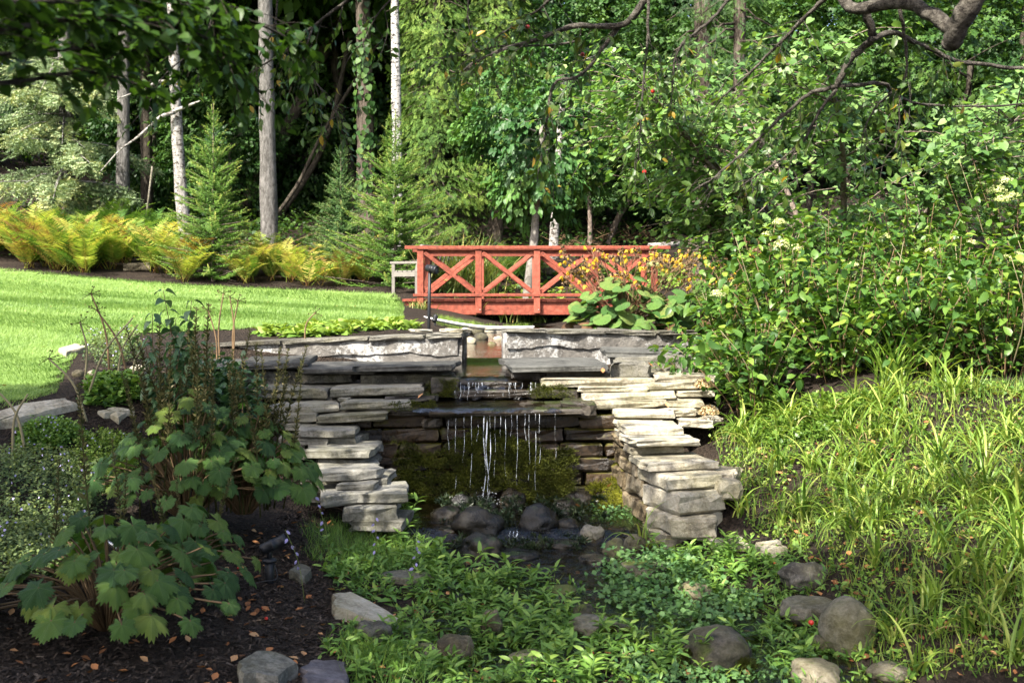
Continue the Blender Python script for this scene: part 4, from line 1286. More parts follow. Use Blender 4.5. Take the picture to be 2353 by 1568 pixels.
hl = ["loose leafy hydrangea spilling over the right flagstones", "hydrangea with its lowest leaves beside the two dry brown flower heads", "dense hydrangea behind the stepped right stone wall",
      "hydrangea rising behind the open daylily slope", "deep green shaded hydrangea above the daylily slope", "hydrangea with a flat cream flower head beside the grey wispy shrub", "tall hydrangea under the redbud's lowest limbs",
      "tall hydrangea with tan bare stems between its neighbours", "tall hydrangea carrying a large cluster of pale green heads", "dark hydrangea filling the far right of the bank", "low hydrangea leaning out between the right basin wall and the terrace", "short hydrangea at the daylilies' upper edge", "low dark hydrangea whose leaves hang over the topmost daylilies", "shaded front hydrangea between the low dark one and the bank's end", "shaded hydrangea standing out at the far end of the bank"]
hs = [(2.1, 10.5, .85, .5), (2.05, 9.2, .85, .5), (2.5, 9.9, 1.15, .6), (3.2, 9.7, 1.1, .6), (3.95, 9.75, 1.15, .65), (2.45, 11.0, 1.3, .6), (3.2, 11.0, 1.4, .65), (4.0, 10.9, 1.6, .65), (4.9, 10.7, 2.0, .75), (4.75, 9.6, 1.2, .6), (1.75, 9.95, .5, .42), (2.75, 9.25, .85, .45), (3.35, 8.95, .9, .5), (3.95, 8.85, 1.0, .55), (4.6, 8.75, 1.35, .55)]
for i, (a, lab) in enumerate(zip(hs, hl)):
    hroot = hydrangea(*a, lab, 40 + i)
    if i == 8: h_big = hroot
    if i == 1: h_dry = hroot
    if i == 6: h_mid = hroot
    if i == 5: h_left = hroot
    if i == 7: h_seven = hroot
for k, (px, py, d, who, s) in enumerate([(2290, 440, 10.4, 'b', 1.2), (2310, 418, 10.4, 'b', 1.0), (2325, 455, 10.3, 'b', 1.1), (2300, 460, 10.2, 'b', .9), (1789, 513, 10.9, 'l', .95), (1762, 541, 10.8, 'l', .8), (1797, 565, 10.6, 'l', 1.2), (1825, 572, 10.6, 'l', .9),
        (2030, 545, 10.6, 'm', .8), (2142, 580, 10.4, 's', 1.0), (2330, 590, 10.0, 'b', 1.1), (1649, 678, 10.3, 'd', 1.0), (1776, 762, 9.6, 'd', 1.0), (1500, 610, 12.0, 'l', .95), (2230, 560, 10.4, 's', .8), (1960, 610, 10.2, 'm', .7)]):
    q = at(px, py, d)
    put("flower_head", heads[k % 2], {'b': h_big, 'l': h_left, 'm': h_mid, 's': h_seven, 'd': h_dry}[who], Matrix.Translation(q) @ Matrix.Rotation(k * 1.3, 4, 'Z') @ Matrix.Scale(s, 4))
for px, py, d in [(1617, 886, 9.15), (1627, 948, 9.0)]:
    put("dry_flower_head", head_dry, h_dry, Matrix.Translation(at(px, py, d)))["label"] = "dry brown flower head"

# ------------------------------------------------------------------ daylilies on the right bank
def blade_mesh(name, L, w, lean, arch, mat, segs=7, kink=0.0):
    V, Q = [], []
    p = np.array([0., 0, 0]); ang = lean
    for i in range(segs + 1):
        t = i / segs
        ww = w * (1 - t ** 2.2) * (.7 + .6 * min(1, t * 4) * .5) + .0006
        tang = np.array([0, math.sin(ang), math.cos(ang)])
        nrm = np.array([0, -math.cos(ang), math.sin(ang)])
        V += [p + np.array([-ww / 2, 0, 0]) + nrm * ww * .22, p, p + np.array([ww / 2, 0, 0]) + nrm * ww * .22]
        p = p + tang * L / segs
        ang += arch / segs * (1 + t) + (kink if i == segs - 2 else 0)
    for i in range(segs):
        a = i * 3
        Q += [(a, a + 1, a + 4, a + 3), (a + 1, a + 2, a + 5, a + 4)]
    return make_mesh(name, V, None, Q, np.full(len(V), .5), mat)
blades = [blade_mesh("blade", L, .02, le, ar, M['leaf_daylily'], kink=k) for L, le, ar, k in [(.42, .15, 1.2, 0), (.38, .3, 1.5, 0), (.34, .5, 1.4, 0), (.46, .25, 1.0, .8), (.3, .1, .7, 0), (.4, .45, 1.9, 0), (.28, .6, 1.1, 0)]]
dead_blades = [blade_mesh("dead_blade", L, .013, le, ar, M['leaf_straw']) for L, le, ar in [(.3, .9, 1.4), (.36, .7, 2.0)]]
g = np.random.default_rng(77)
def daylily(p, label, nb, s, grp="daylilies on the right bank"):
    root = thing("daylily_clump", label, "daylily", tuple(p), grp)
    a0 = g.random() * 6.28
    for k in range(nb):
        az = a0 + k * 2.4 + g.normal(0, .3)
        dd_ = g.random() < .1
        o = put("dead_blade" if dd_ else "blade", dead_blades[k % 2] if dd_ else blades[int(g.integers(len(blades)))], root, Matrix.Translation(Vector(p) + Vector((g.normal(0, .02), g.normal(0, .02), -.01))) @ Matrix.Rotation(az, 4, 'Z') @ Matrix.Rotation(g.normal(0, .12), 4, 'X') @ Matrix.Scale(s * g.uniform(.75, 1.15), 4))
lit = scatter([(1660, 1040), (1700, 985), (1790, 955), (1950, 930), (2380, 910), (2420, 1330), (2200, 1330), (1960, 1240), (1740, 1190)], 100, 5)
for p in lit: daylily(p, "arching bright daylily clump on the sunny slope below the hydrangeas", int(g.integers(13, 20)), g.uniform(.7, 1.08))
sh = scatter([(1960, 1280), (2380, 1350), (2400, 1560), (2040, 1560), (1990, 1420)], 18, 6)
for p in sh: daylily(p, "arching shaded daylily clump around the big smooth boulder", int(g.integers(12, 17)), g.uniform(.7, 1.0))
for px, py in [(1655, 1170), (1690, 1130), (1700, 1190), (1480, 1265)]: daylily(gpt(px, py), "daylily clump hanging beside the stepped right stone wall", 12, 1.0)
def groundmix(name, label, cat, pts, tpl, mat, size, seed, per=6, rad=.05, hgt=.05, up=1.0, spread=.5, sx=1.0, var=(.2, .9)):
    """ground cover that reads as a mass: little leafy shoots on every point"""
    g = np.random.default_rng(seed)
    n = len(pts) * per
    B = np.repeat(pts, per, 0)
    az = g.random(n) * 6.283
    D = np.column_stack([np.cos(az), np.sin(az), g.uniform(.1, 1.3, n)])
    hh = np.repeat(hgt * g.uniform(.5, 1.5, len(pts)), per)
    T = B + np.column_stack([g.normal(0, rad * .5, n), g.normal(0, rad * .5, n), hh * g.random(n)])
    bv = np.repeat(g.uniform(*var, len(pts)), per) + g.normal(0, .12, n)
    m = MB().stamp(tpl, leaf_frames(g, D, size * g.uniform(.6, 1.3, n), up, spread, .1, sx), T, np.clip(bv, 0, 1))
    o = m.obj(name, mat)
    return tag(o, label, cat, kind="stuff")
groundmix("bank_weeds", "small weeds and clover between the daylily clumps", "weeds", scatter([(1640, 1010), (1690, 960), (1780, 925), (2000, 905), (2400, 885), (2420, 1560), (1980, 1560), (1930, 1330), (1720, 1220), (1670, 1130)], 1350, 8), TPL['tiny'], M['leaf_primula'], .03, 9, 7, .06, .05)
tag(MB().stamp(tpl_blade, frames(np.column_stack([g.normal(0, .4, 5000), g.normal(0, .4, 5000), np.ones(5000)]), rand_dirs(g, 5000), g.uniform(.06, .16, 5000), .06),
    scatter([(1640, 1010), (1690, 960), (1780, 925), (2000, 905), (2400, 885), (2420, 1560), (1980, 1560), (1930, 1330), (1720, 1220), (1670, 1130)], 5000, 18), g.random(5000)).obj("bank_grass", M['leaf_primula']), "thin grass growing through the daylilies", "grass", kind="stuff")

# ------------------------------------------------------------------ forget-me-nots, cress, horsetail in the stream bed
def rosette(seed, n, mat, L=.08, tplk='lance5', stem=.06, name="forget_me_not", sx=1.0, rmin=.4):
    g = np.random.default_rng(seed)
    m = MB()
    lean = g.normal(0, .15, 2)
    P, D = [], []
    for k in range(n):
        t = k / n
        az = k * 2.4
        P.append((lean[0] * t * stem * 3, lean[1] * t * stem * 3, stem * t))
        D.append((math.cos(az), math.sin(az), .25 + 1.1 * t))
    sz = L * (1.0 - .45 * np.arange(n) / n) * g.uniform(.8, 1.2, n)
    m.stamp(TPL[tplk], leaf_frames(g, np.array(D), sz, 1.0, .15, .15, sx), np.array(P), np.clip(.3 + .5 * np.arange(n) / n + g.normal(0, .1, n), 0, 1))
    m.tube([(0, 0, -.03), (lean[0] * stem * 3, lean[1] * stem * 3, stem)], .0025, 4, .3)
    return m.mesh(name, mat)
fm = [rosette(s, n, M['leaf_groundcover'], L, st and 'lance5', st) for s, n, L, st in [(1, 14, .095, .1), (2, 12, .085, .07), (3, 16, .1, .13), (4, 11, .075, .05), (5, 13, .09, .09)]]
A = [(745, 1290), (900, 1230), (1000, 1255), (1060, 1300), (1230, 1330), (1300, 1375), (1330, 1480), (1300, 1580), (840, 1580), (740, 1500), (790, 1450), (940, 1450), (900, 1390), (770, 1370)]
B_ = [(1330, 1480), (1480, 1400), (1560, 1440), (1560, 1540), (1500, 1590), (1300, 1590)]
C_ = [(1530, 1270), (1700, 1250), (1800, 1300), (1820, 1380), (1700, 1420), (1560, 1330)]
E_ = [(1740, 1440), (1860, 1440), (1900, 1520), (1830, 1545), (1740, 1540)]
Fp = np.concatenate([scatter(A, 180, 31), scatter(B_, 32, 32), scatter(C_, 50, 33), scatter(E_, 18, 34), scatter([(890, 1150), (940, 1130), (950, 1200), (930, 1230)], 14, 35)])
o = np.argsort(Fp[:, 1])
g = np.random.default_rng(12)
for r, i in enumerate(o):
    p = Fp[i]
    Mx = Matrix.Translation(p) @ Matrix.Rotation(g.random() * 6.28, 4, 'Z') @ Matrix.Scale(g.uniform(.75, 1.3), 4)
    ob = put("forget_me_not", fm[int(g.integers(5))], None, Mx)
    lab = "green forget-me-not plant with lance leaves beside the right wing's foot" if p[0] > .9 and p[1] > 6.3 else "green forget-me-not plant with lance leaves by the left stone steps" if p[1] > 7 else "green forget-me-not plant with lance leaves in the stream bed"
    tag(ob, lab, "plant", "forget-me-nots in the stream")
groundmix("forget_me_not_seedlings", "low carpet of small forget-me-not leaves in the stream bed", "ground cover", np.concatenate([scatter(A, 520, 41), scatter(B_, 100, 42), scatter(C_, 140, 43), scatter(E_, 50, 44)]), TPL['lance'], M['leaf_groundcover'], .055, 45, 7, .05, .05)
cr = scatter([(1390, 1300), (1560, 1290), (1660, 1370), (1760, 1400), (1640, 1480), (1500, 1450), (1390, 1400)], 330, 46)
groundmix("watercress", "bluish green cress floating over the shallow stream", "cress", cr, TPL['tiny'], M['leaf_cress'], .032, 47, 12, .09, .1, 1.0, .4, 1.5)
groundmix("watercress", "patch of small cress leaves by the bright moss", "cress", scatter([(1330, 1190), (1440, 1180), (1470, 1240), (1390, 1225)], 60, 48), TPL['tiny'], M['leaf_cress'], .028, 49, 10, .07, .07, 1.0, .4, 1.5)
groundmix("watercress", "cress and duckweed along the stream below the broad dark boulder", "cress", scatter([(1440, 1500), (1560, 1540), (1740, 1550), (1880, 1500), (1850, 1580), (1440, 1590)], 110, 58), TPL['tiny'], M['leaf_cress'], .026, 59, 8, .07, .04, 1.0, .4, 1.5)
def wisps(name, label, cat, pts, mat, L, seed, per=10, w=.03):
    g = np.random.default_rng(seed)
    n = len(pts) * per
    T = np.repeat(pts, per, 0) + np.column_stack([g.normal(0, .03, n), g.normal(0, .03, n), np.zeros(n)])
    m = MB().stamp(tpl_blade, frames(np.column_stack([g.normal(0, .45, n), g.normal(0, .45, n), np.ones(n)]), rand_dirs(g, n), L * g.uniform(.5, 1.3, n), w), T, g.random(n))
    return tag(m.obj(name, mat), label, cat, kind="stuff")
wisps("horsetail", "fine wispy horsetail below the left stone steps", "horsetail", scatter([(690, 1230), (800, 1215), (960, 1240), (1010, 1310), (880, 1330), (720, 1290)], 300, 51), M['leaf_groundcover'], .13, 52, 10, .02)
wisps("horsetail", "fine wispy horsetail at the foot of the right wing wall", "horsetail", scatter([(1440, 1180), (1540, 1190), (1560, 1240), (1440, 1225)], 120, 53), M['leaf_groundcover'], .12, 54, 10, .02)
wisps("stream_grass", "tufts of thin grass at the front edge of the stream bed", "grass", scatter([(760, 1480), (900, 1500), (1000, 1580), (820, 1590)], 60, 55), M['leaf_groundcover'], .13, 56, 8, .04)
wisps("channel_grass", "bright grass along the upper channel in front of the bridge", "grass", scatter([(1000, 745), (1040, 760), (1080, 750), (1200, 735), (1300, 735), (1290, 725), (1000, 728)], 420, 57, 10.8), M['leaf_primula'], .07, 58, 8, .06)

# moss cushions
def moss(name, label, pts, mat, seed, L=.016, per=60, spread=.05, parent=None):
    g = np.random.default_rng(seed)
    n = len(pts) * per
    T = np.repeat(np.asarray(pts, float), per, 0)
    d = rand_dirs(g, n); d[:, 2] = np.abs(d[:, 2])
    d[:, 1] = -np.abs(d[:, 1])
    T = T + d * spread * g.uniform(.6, 1.0, (n, 1)) * np.array([1.3, .5, .8])
    m = MB().stamp(tpl_blade, frames(d + g.normal(0, .5, (n, 3)), rand_dirs(g, n), L * g.uniform(.5, 1.4, n), .4), T, np.clip(.5 + .35 * fbm(T[:, 0] * 9, T[:, 2] * 9, seed) + g.normal(0, .15, n), 0, 1))
    return tag(m.obj(name, mat, parent), label, "moss", kind="stuff")
g = np.random.default_rng(61)
mp = [at(1322 + 120 * a, 1098 + 62 * b + 18 * (1 - a), 8.98 - .35 * b) for a, b in g.random((130, 2)) if a + .9 * b > .45]
moss("moss", "bright yellow green moss cushion in the right corner of the pool", mp, M['moss_bright'], 62)
mp = [at(1415 + 70 * a, 1060 + 105 * b + 20 * a, 8.95 - .45 * a) for a, b in g.random((70, 2)) if b > a * .35]
moss("moss", "ochre green moss hanging on the right wing's inner corner", mp, M['moss_bright'], 63, spread=.035)
mp = [at(915 + 400 * a, 1012 + 140 * b + 25 * math.sin(a * 9), 9.02 - .05 * b) for a, b in g.random((620, 2))]
moss("moss", "dark olive moss curtain behind the falling water", mp, M['moss_dark'], 64, .02, 60, .05)
mp = [at(985 + 60 * a, 873 + 40 * b, 9.4) for a, b in g.random((60, 2))] + [at(1220 + 90 * a, 885 + 30 * b, 9.3) for a, b in g.random((60, 2))] + [at(900 + 100 * a, 925 + 22 * b, 8.95) for a, b in g.random((40, 2))]
moss("moss", "dark green moss on the ledges beside the upper cascade", mp, M['moss_dark'], 65, .014, 40, .03)
mp = [at(1566 + 50 * a, 1500 + 40 * b, 5.55) for a, b in g.random((30, 2))] + [at(1690 + 45 * a, 1515 + 25 * b, 5.5) for a, b in g.random((25, 2))] + [at(1395 + 50 * a, 1445 + 30 * b, 5.9) for a, b in g.random((25, 2))]
moss("moss", "green moss skirts on the stream boulders", mp, M['moss_dark'], 66, .012, 60, .03)

g = np.random.default_rng(67)
mp = [at(x, y, 8.0 + (1225 - y) * .0095) + Vector((0, -.02, .0)) for x, y in [(1010 + 380 * a, 1145 + 115 * b) for a, b in g.random((150, 2))]]
moss("algae", "dark green algae draped over the wet rocks of the pool", mp, M['moss_wet'], 68, .03, 45, .04)
# ------------------------------------------------------------------ ligularias on the left bank
def big_leaf(name, seed, mat, lobes=7, lobe=.13, serr=.05, n=57, cup=-.28, tmax=2.8, base=(.76, .2)):
    g = np.random.default_rng(seed)
    th = np.linspace(-tmax, tmax, n)
    r = (base[0] + base[1] * np.cos(th)) * (1 + lobe * np.cos(lobes * th)) + serr * np.where(np.arange(n) % 2, 1, -1) * g.uniform(.6, 1.3, n)
    ax = g.normal(0, .12, 2)
    V = [(0, 0, 0)]
    for f in (.38, .72, 1.0):
        x = np.sin(th) * r * f; y = np.cos(th) * r * f
        z = cup * (r * f) ** 2 + .05 * f * np.cos(lobes * th) - .08 * np.abs(x) * 0 + ax[0] * x * f + .1 * x * y * ax[1] * 6 + g.normal(0, .012, n) * f
        V += list(np.column_stack([x, y, z]))
    T = [(0, 2 + i, 1 + i) for i in range(n - 1)]
    Q = [(1 + k * n + i, 2 + k * n + i, 2 + (k + 1) * n + i, 1 + (k + 1) * n + i) for k in range(2) for i in range(n - 1)]
    return make_mesh(name, V, T, Q, np.full(len(V), .5), mat)
lig = [big_leaf("leaf", s, M['leaf_ligularia'], 7, lo, .075, cup=c) for s, c, lo in [(1, -.25, .11), (2, -.4, .14), (3, -.12, .09), (4, -.6, .13), (5, -.3, .12), (6, -.45, .08)]]
def spike_mesh(seed):
    g = np.random.default_rng(seed)
    L = 1.0
    m = MB()
    P = spline([(0, 0, 0), (.015, .01, .5), (.03 * g.normal(), .03 * g.normal(), 1.0)], 10)
    m.tube(P, np.linspace(.006, .0022, 10), 5, .15)
    n = 110
    t = np.sort(g.uniform(.48, 1.0, n))
    i = np.minimum(8, (t * 9).astype(int))
    C = P[i] + (P[i + 1] - P[i]) * (t * 9 - i)[:, None]
    az = np.arange(n) * 2.4
    D = np.column_stack([np.cos(az), np.sin(az), np.full(n, .9)])
    m.stamp(TPL['tiny'], frames(D + g.normal(0, .2, (n, 3)), rand_dirs(g, n), (.042 * (1.25 - t) + .012) * .95, .5), C, np.clip(g.normal(.42, .25, n), 0, 1))
    nl = 7
    tl = g.uniform(.2, .5, nl); i = (tl * 9).astype(int)
    az = g.random(nl) * 6.28
    m.stamp(TPL['lance'], frames(np.column_stack([np.cos(az), np.sin(az), np.full(nl, .8)]), rand_dirs(g, nl), .06), P[i], .3)
    return m.mesh("seed_spike", M['seed_spike'])
spikes = [spike_mesh(s) for s in range(4)]
def ligularia(base, rx, hgt, nleaf, R0, spk, label, seed, front=True):
    g = np.random.default_rng(seed)
    root = thing("ligularia", label, "ligularia", tuple(base), "ligularias on the left bank")
    st = MB()
    for k in range(nleaf):
        az = k * 2.4 + g.normal(0, .2)
        f = math.sqrt((k + .5) / nleaf)
        rr = rx * f * g.uniform(.85, 1.1)
        x, y = base[0] + math.cos(az) * rr, base[1] + math.sin(az) * rr * .8
        z = max(hz(x, y) + .06, base[2] + hgt * (1 - .75 * f ** 1.6) * g.uniform(.75, 1.1))
        out = np.array([math.cos(az), math.sin(az), 0])
        fwd = out * .9 + np.array([0, -.15, -.35 - .5 * f]) + g.normal(0, .15, 3)
        nrm = np.array([0, -.25, .9]) + out * (.25 + .5 * f) + g.normal(0, .18, 3)
        s = R0 * g.uniform(.6, 1.2)
        Rm = frames(fwd[None], nrm[None], s)[0]
        put("leaf", lig[int(g.integers(6))], root, mat4(Rm, (x, y, z)))
        b = np.array([base[0] + math.cos(az) * .05, base[1] + math.sin(az) * .05, base[2] - .02])
        S = spline([b, (b + np.array([x, y, z])) / 2 + np.array([0, 0, .08]) - out * .03, (x, y, z)], 8)
        st.tube(S, np.linspace(.006, .004, 8), 5, .3)
    so_ = st.obj("leaf_stalks", M['stem_brown'], root)
    for (px, py, d) in spk:
        tip = at(px, py, d)
        b = Vector((base[0] + g.normal(0, .07) + (tip.x - base[0]) * .6, base[1] + (d - base[1]) * .7 + g.normal(0, .05), base[2]))
        v = tip - b
        Mx = Matrix.Translation(b) @ v.to_track_quat('Z', 'Y').to_matrix().to_4x4() @ Matrix.Rotation(g.random() * 6.28, 4, 'Z') @ Matrix.Scale(v.length, 4)
        put("seed_spike", spikes[int(g.integers(4))], root, Mx)
b1 = gpt(500, 1185); b1 = Vector((b1.x, 6.75, hz(b1.x, 6.75)))
ligularia(tuple(at(430, 1180, 6.9)), .6, .78, 125, .084, [(330, 745, 6.9), (345, 770, 7), (372, 745, 6.9), (437, 700, 6.8), (452, 700, 6.9), (420, 790, 7), (470, 760, 6.9), (478, 830, 6.7), (500, 870, 6.7), (325, 800, 6.9), (390, 790, 6.7), (455, 800, 6.6), (490, 790, 7.0), (360, 800, 7.1), (315, 850, 6.7), (290, 870, 6.9), (400, 850, 7), (355, 860, 6.8)],
          "tall ligularia with dark seed spikes between the lilac and the left stone wall", 71)
ligularia(tuple(at(560, 1170, 7.1)), .54, .68, 110, .084, [(568, 752, 7.1), (540, 800, 7), (590, 790, 7.2), (605, 800, 7), (645, 800, 7.1), (690, 790, 7.2), (700, 850, 7), (625, 830, 7), (655, 860, 7.1), (530, 830, 6.9), (580, 850, 6.8), (668, 800, 7.2), (520, 850, 7)],
          "ligularia with brown seed spikes leaning on the left stone wall", 72)
ligularia(tuple(at(250, 1430, 5.25)), .68, .5, 95, .088, [(130, 1055, 5.2), (245, 1010, 5.4), (290, 1050, 5.5), (190, 880, 5.9)], "large shaded ligularia on the dark mulch below the catmint", 73)
ligularia(tuple(at(420, 1330, 5.9)), .4, .4, 36, .09, [(345, 1060, 5.9), (400, 1090, 5.9), (540, 1050, 6.0), (470, 1180, 5.8)], "small ligularia with dry flower spikes behind the shaded one", 74)
# one broad leaf flopping over by the spotlight
# ------------------------------------------------------------------ lilac seedling
g = np.random.default_rng(81)
lb = at(400, 960, 8.3)
ll = thing("lilac_shrub", "young lilac with blue green leaves rising behind the seed spikes", "shrub", (lb.x, lb.y, hz(lb.x, lb.y)))
lil_mesh = make_mesh("leaf", *(HYD[1][0], HYD[1][1]), None, np.full(len(HYD[1][0]), .5), M['leaf_lilac'])
for tx, ty in [(375, 668), (440, 690), (350, 720), (405, 730), (420, 760), (330, 770), (455, 790), (380, 850), (340, 870)]:
    b = np.array([lb.x + g.normal(0, .06), lb.y + g.normal(0, .06), hz(lb.x, lb.y) - .02])
    t_ = np.array(at(tx, ty, 8.3 + g.normal(0, .12)))
    S = spline([b, (b + t_) / 2 + g.normal(0, .03, 3), t_], 12)
    MB().tube(S, np.linspace(.006, .0025, 12), 5).obj("stem", M['stem_brown'], ll)
    for k in range(11):
        f = .3 + .7 * k / 10
        i = min(10, int(f * 11)); p = S[i] + (S[i + 1] - S[i]) * (f * 11 - i)
        az = k * 1.57 + g.normal(0, .3)
        for sg in (0, math.pi):
            D = np.array([[math.cos(az + sg), math.sin(az + sg), .15]])
            put("leaf", lil_mesh, ll, mat4(leaf_frames(g, D, g.uniform(.07, .115), 1, .25, .35)[0], p + D[0] * .012))

# ------------------------------------------------------------------ allium stalks
def seedhead(seed, r):
    g = np.random.default_rng(seed)
    m = MB()
    for k in range(16):
        d = unit(g.normal(size=3) + np.array([0, 0, .5]))
        m.tube([(0, 0, 0), d * r * .7 + np.array([0, 0, -.1 * r]), d * r + np.array([0, 0, -.35 * r * g.random()])], [.0022, .0016, .0016], 3, .3)
        m.stamp(TPL['tiny'], frames(d[None], rand_dirs(g, 1), r * .35), (d * r)[None] + np.array([[0, 0, -.2 * r]]), .2)
    return m.mesh("seed_head", M['seed_spike'])
shm = [seedhead(s, .06) for s in range(3)]
al = [((199, 879), (305, 730), 8.2, 0, "thick pale green leaning allium stalk without a head"), ((192, 875), (184, 741), 8.6, 1, "upright straw allium stalk with a small dry head at the lawn's edge"), ((253, 827), (209, 674), 9.0, 1, "tall arching allium stalk with the highest dry seed head"),
      ((298, 849), (222, 712), 8.8, 1, "dark allium stalk bowed towards the lawn under a dry head"), ((268, 834), (317, 745), 8.8, 0, "straw allium stalk leaning against the lilac"), ((305, 853), (338, 790), 8.6, 0, "short tan stalk beside the white quartz rock"),
      ((510, 782), (513, 674), 10.6, 1, "straight dark allium stalk, tallest of four by the basin wall"), ((530, 782), (528, 682), 10.6, 1, "straight dark allium stalk second in the row by the basin wall"), ((541, 782), (547, 690), 10.6, 1, "straight dark allium stalk with drooping head by the basin wall"),
      ((497, 780), (478, 712), 10.5, 1, "short bowed allium stalk by the basin wall's left end"), ((700, 767), (724, 718), 11.3, 1, "single small allium stalk leaning above the basin wall cap"), ((201, 928), (112, 823), 8.0, 1, "pale allium stalk leaning over the lawn from the geraniums"),
      ((60, 968), (-12, 890), 7.4, 0, "broken straw stalk crossing the stepping stone"), ((30, 975), (64, 905), 7.3, 0, "yellow green leaf stalk standing by the stepping stone")]
for k, (a, b, d, hd, lab) in enumerate(al):
    p, q = at(*a, d), at(*b, d)
    p.z = min(p.z, hz(p.x, p.y)) - .02
    root = thing("allium_stalk", lab, "dry stalk", tuple(p))
    mid = (p + q) / 2 + Vector((0.04 * (1 if q.x < p.x else -1), 0, .05))
    MB().tube(spline([p, mid, q], 12), np.linspace(.011, .006, 12), 6).obj("stalk", M['stem_straw' if 'straw' in lab or 'tan' in lab or 'pale' in lab or 'yellow' in lab else 'stem_brown'], root)
    if hd: put("seed_head", shm[k % 3], root, Matrix.Translation(q))

# ------------------------------------------------------------------ catmint, geranium and other mounds on the left
def mound(name, label, px_poly, n, mat, size, seed, hgt, tpl='tiny', per=12, flowers=None):
    pts = scatter(px_poly, n, seed)
    c = pts.mean(0); dmax = np.max(np.linalg.norm(pts[:, :2] - c[:2], axis=1))
    dome = np.clip(1 - (np.linalg.norm(pts[:, :2] - c[:2], axis=1) / dmax) ** 2, .15, 1)
    g = np.random.default_rng(seed)
    m = MB()
    N = n * per
    B = np.repeat(pts, per, 0)
    t = g.random(N)
    hh = np.repeat(hgt * dome * g.uniform(.7, 1.2, n), per)
    ln = np.repeat(g.normal(0, .25, (n, 2)), per, 0)
    T = B + np.column_stack([ln[:, 0] * hh * t + g.normal(0, .012, N), ln[:, 1] * hh * t + g.normal(0, .012, N), hh * t])
    az = g.random(N) * 6.28
    m.stamp(TPL[tpl], leaf_frames(g, np.column_stack([np.cos(az), np.sin(az), g.uniform(.2, 1.2, N)]), size * g.uniform(.6, 1.2, N), 1, .3, .1), T, np.clip(.25 + .5 * t + g.normal(0, .12, N), 0, 1))
    root = thing(name, label, "plant", (c[0], c[1], float(H(c[0], c[1]))))
    m.obj("foliage", mat, root)["kind"] = "stuff"
    if flowers:
        k = flowers
        i = g.integers(0, n, k)
        fl_ = MB().stamp((np.array([(-.5, 0, 0), (0, -.5, .2), (.5, 0, 0), (0, .5, .2)]), np.array([(0, 1, 2), (0, 2, 3)])), frames(rand_dirs(g, k), rand_dirs(g, k), g.uniform(.012, .02, k)), pts[i] + np.column_stack([g.normal(0, .03, k), g.normal(0, .03, k), hgt * dome[i] * g.uniform(.8, 1.2, k)]), g.random(k))
        fl_.obj("flowers", M['petal_lilac'], root)["kind"] = "stuff"
mound("catmint", "broad grey green catmint mound left of the ligularias", [(-60, 1060), (60, 1035), (170, 1050), (240, 1130), (230, 1230), (100, 1290), (-80, 1290)], 900, M['leaf_catmint'], .022, 91, .2, flowers=70)
mound("catmint", "lower catmint drift running under the shaded ligularia", [(-80, 1240), (120, 1220), (230, 1260), (180, 1330), (-60, 1360)], 500, M['leaf_catmint'], .022, 97, .14, flowers=20)
mound("catmint", "small grey catmint mound at the lawn's corner behind the allium stalks", [(190, 830), (230, 790), (300, 790), (330, 830), (260, 850)], 260, M['leaf_catmint'], .026, 92, .26, flowers=50)
mound("speedwell", "green cushion of tiny leaves beside the stepping stone", [(30, 1010), (90, 985), (190, 985), (200, 1020), (110, 1045), (40, 1040)], 420, M['leaf_groundcover'], .026, 93, .12, flowers=40)
mound("golden_thyme", "yellow green creeping mat between the catmint and the ligularia", [(150, 1060), (230, 990), (310, 1000), (320, 1090), (240, 1140), (190, 1110)], 560, M['leaf_primula'], .02, 94, .1, flowers=20)
mound("cranesbill", "fresh green cranesbill clump under the leaning stalks", [(195, 935), (210, 890), (290, 875), (335, 900), (320, 930), (240, 945)], 240, M['leaf_groundcover'], .05, 95, .12, tpl='ovate', per=8)
mound("dogwood_seedlings", "dark leafy seedlings filling the bed behind the seed spikes", [(330, 960), (360, 900), (470, 880), (560, 900), (600, 980), (480, 1010), (370, 1000)], 150, M['leaf_lilac'], .075, 98, .34, tpl='ovate', per=11)
mound("periwinkle", "dark glossy low cover at the hydrangeas' feet", [(1655, 1000), (1720, 950), (1900, 925), (2100, 915), (1980, 970), (1880, 1020), (1760, 1035)], 420, M['leaf_hyd_mass'], .045, 96, .12)
# primula drift behind the left basin wall
prim = [rosette(s + 20, 12, M['leaf_primula'], .13, 'lance5', .04, "primula", 1.7) for s in range(3)]
g = np.random.default_rng(101)
for p in scatter([(560, 770), (640, 755), (760, 748), (880, 742), (965, 745), (960, 757), (800, 768), (640, 783)], 90, 102, 10.9):
    ob = put("primula", prim[int(g.integers(3))], None, Matrix.Translation(p) @ Matrix.Rotation(g.random() * 6.28, 4, 'Z') @ Matrix.Scale(g.uniform(.8, 1.4), 4))
    tag(ob, "yellow green primula rosette behind the left basin wall", "primula", "primulas behind the basin wall")

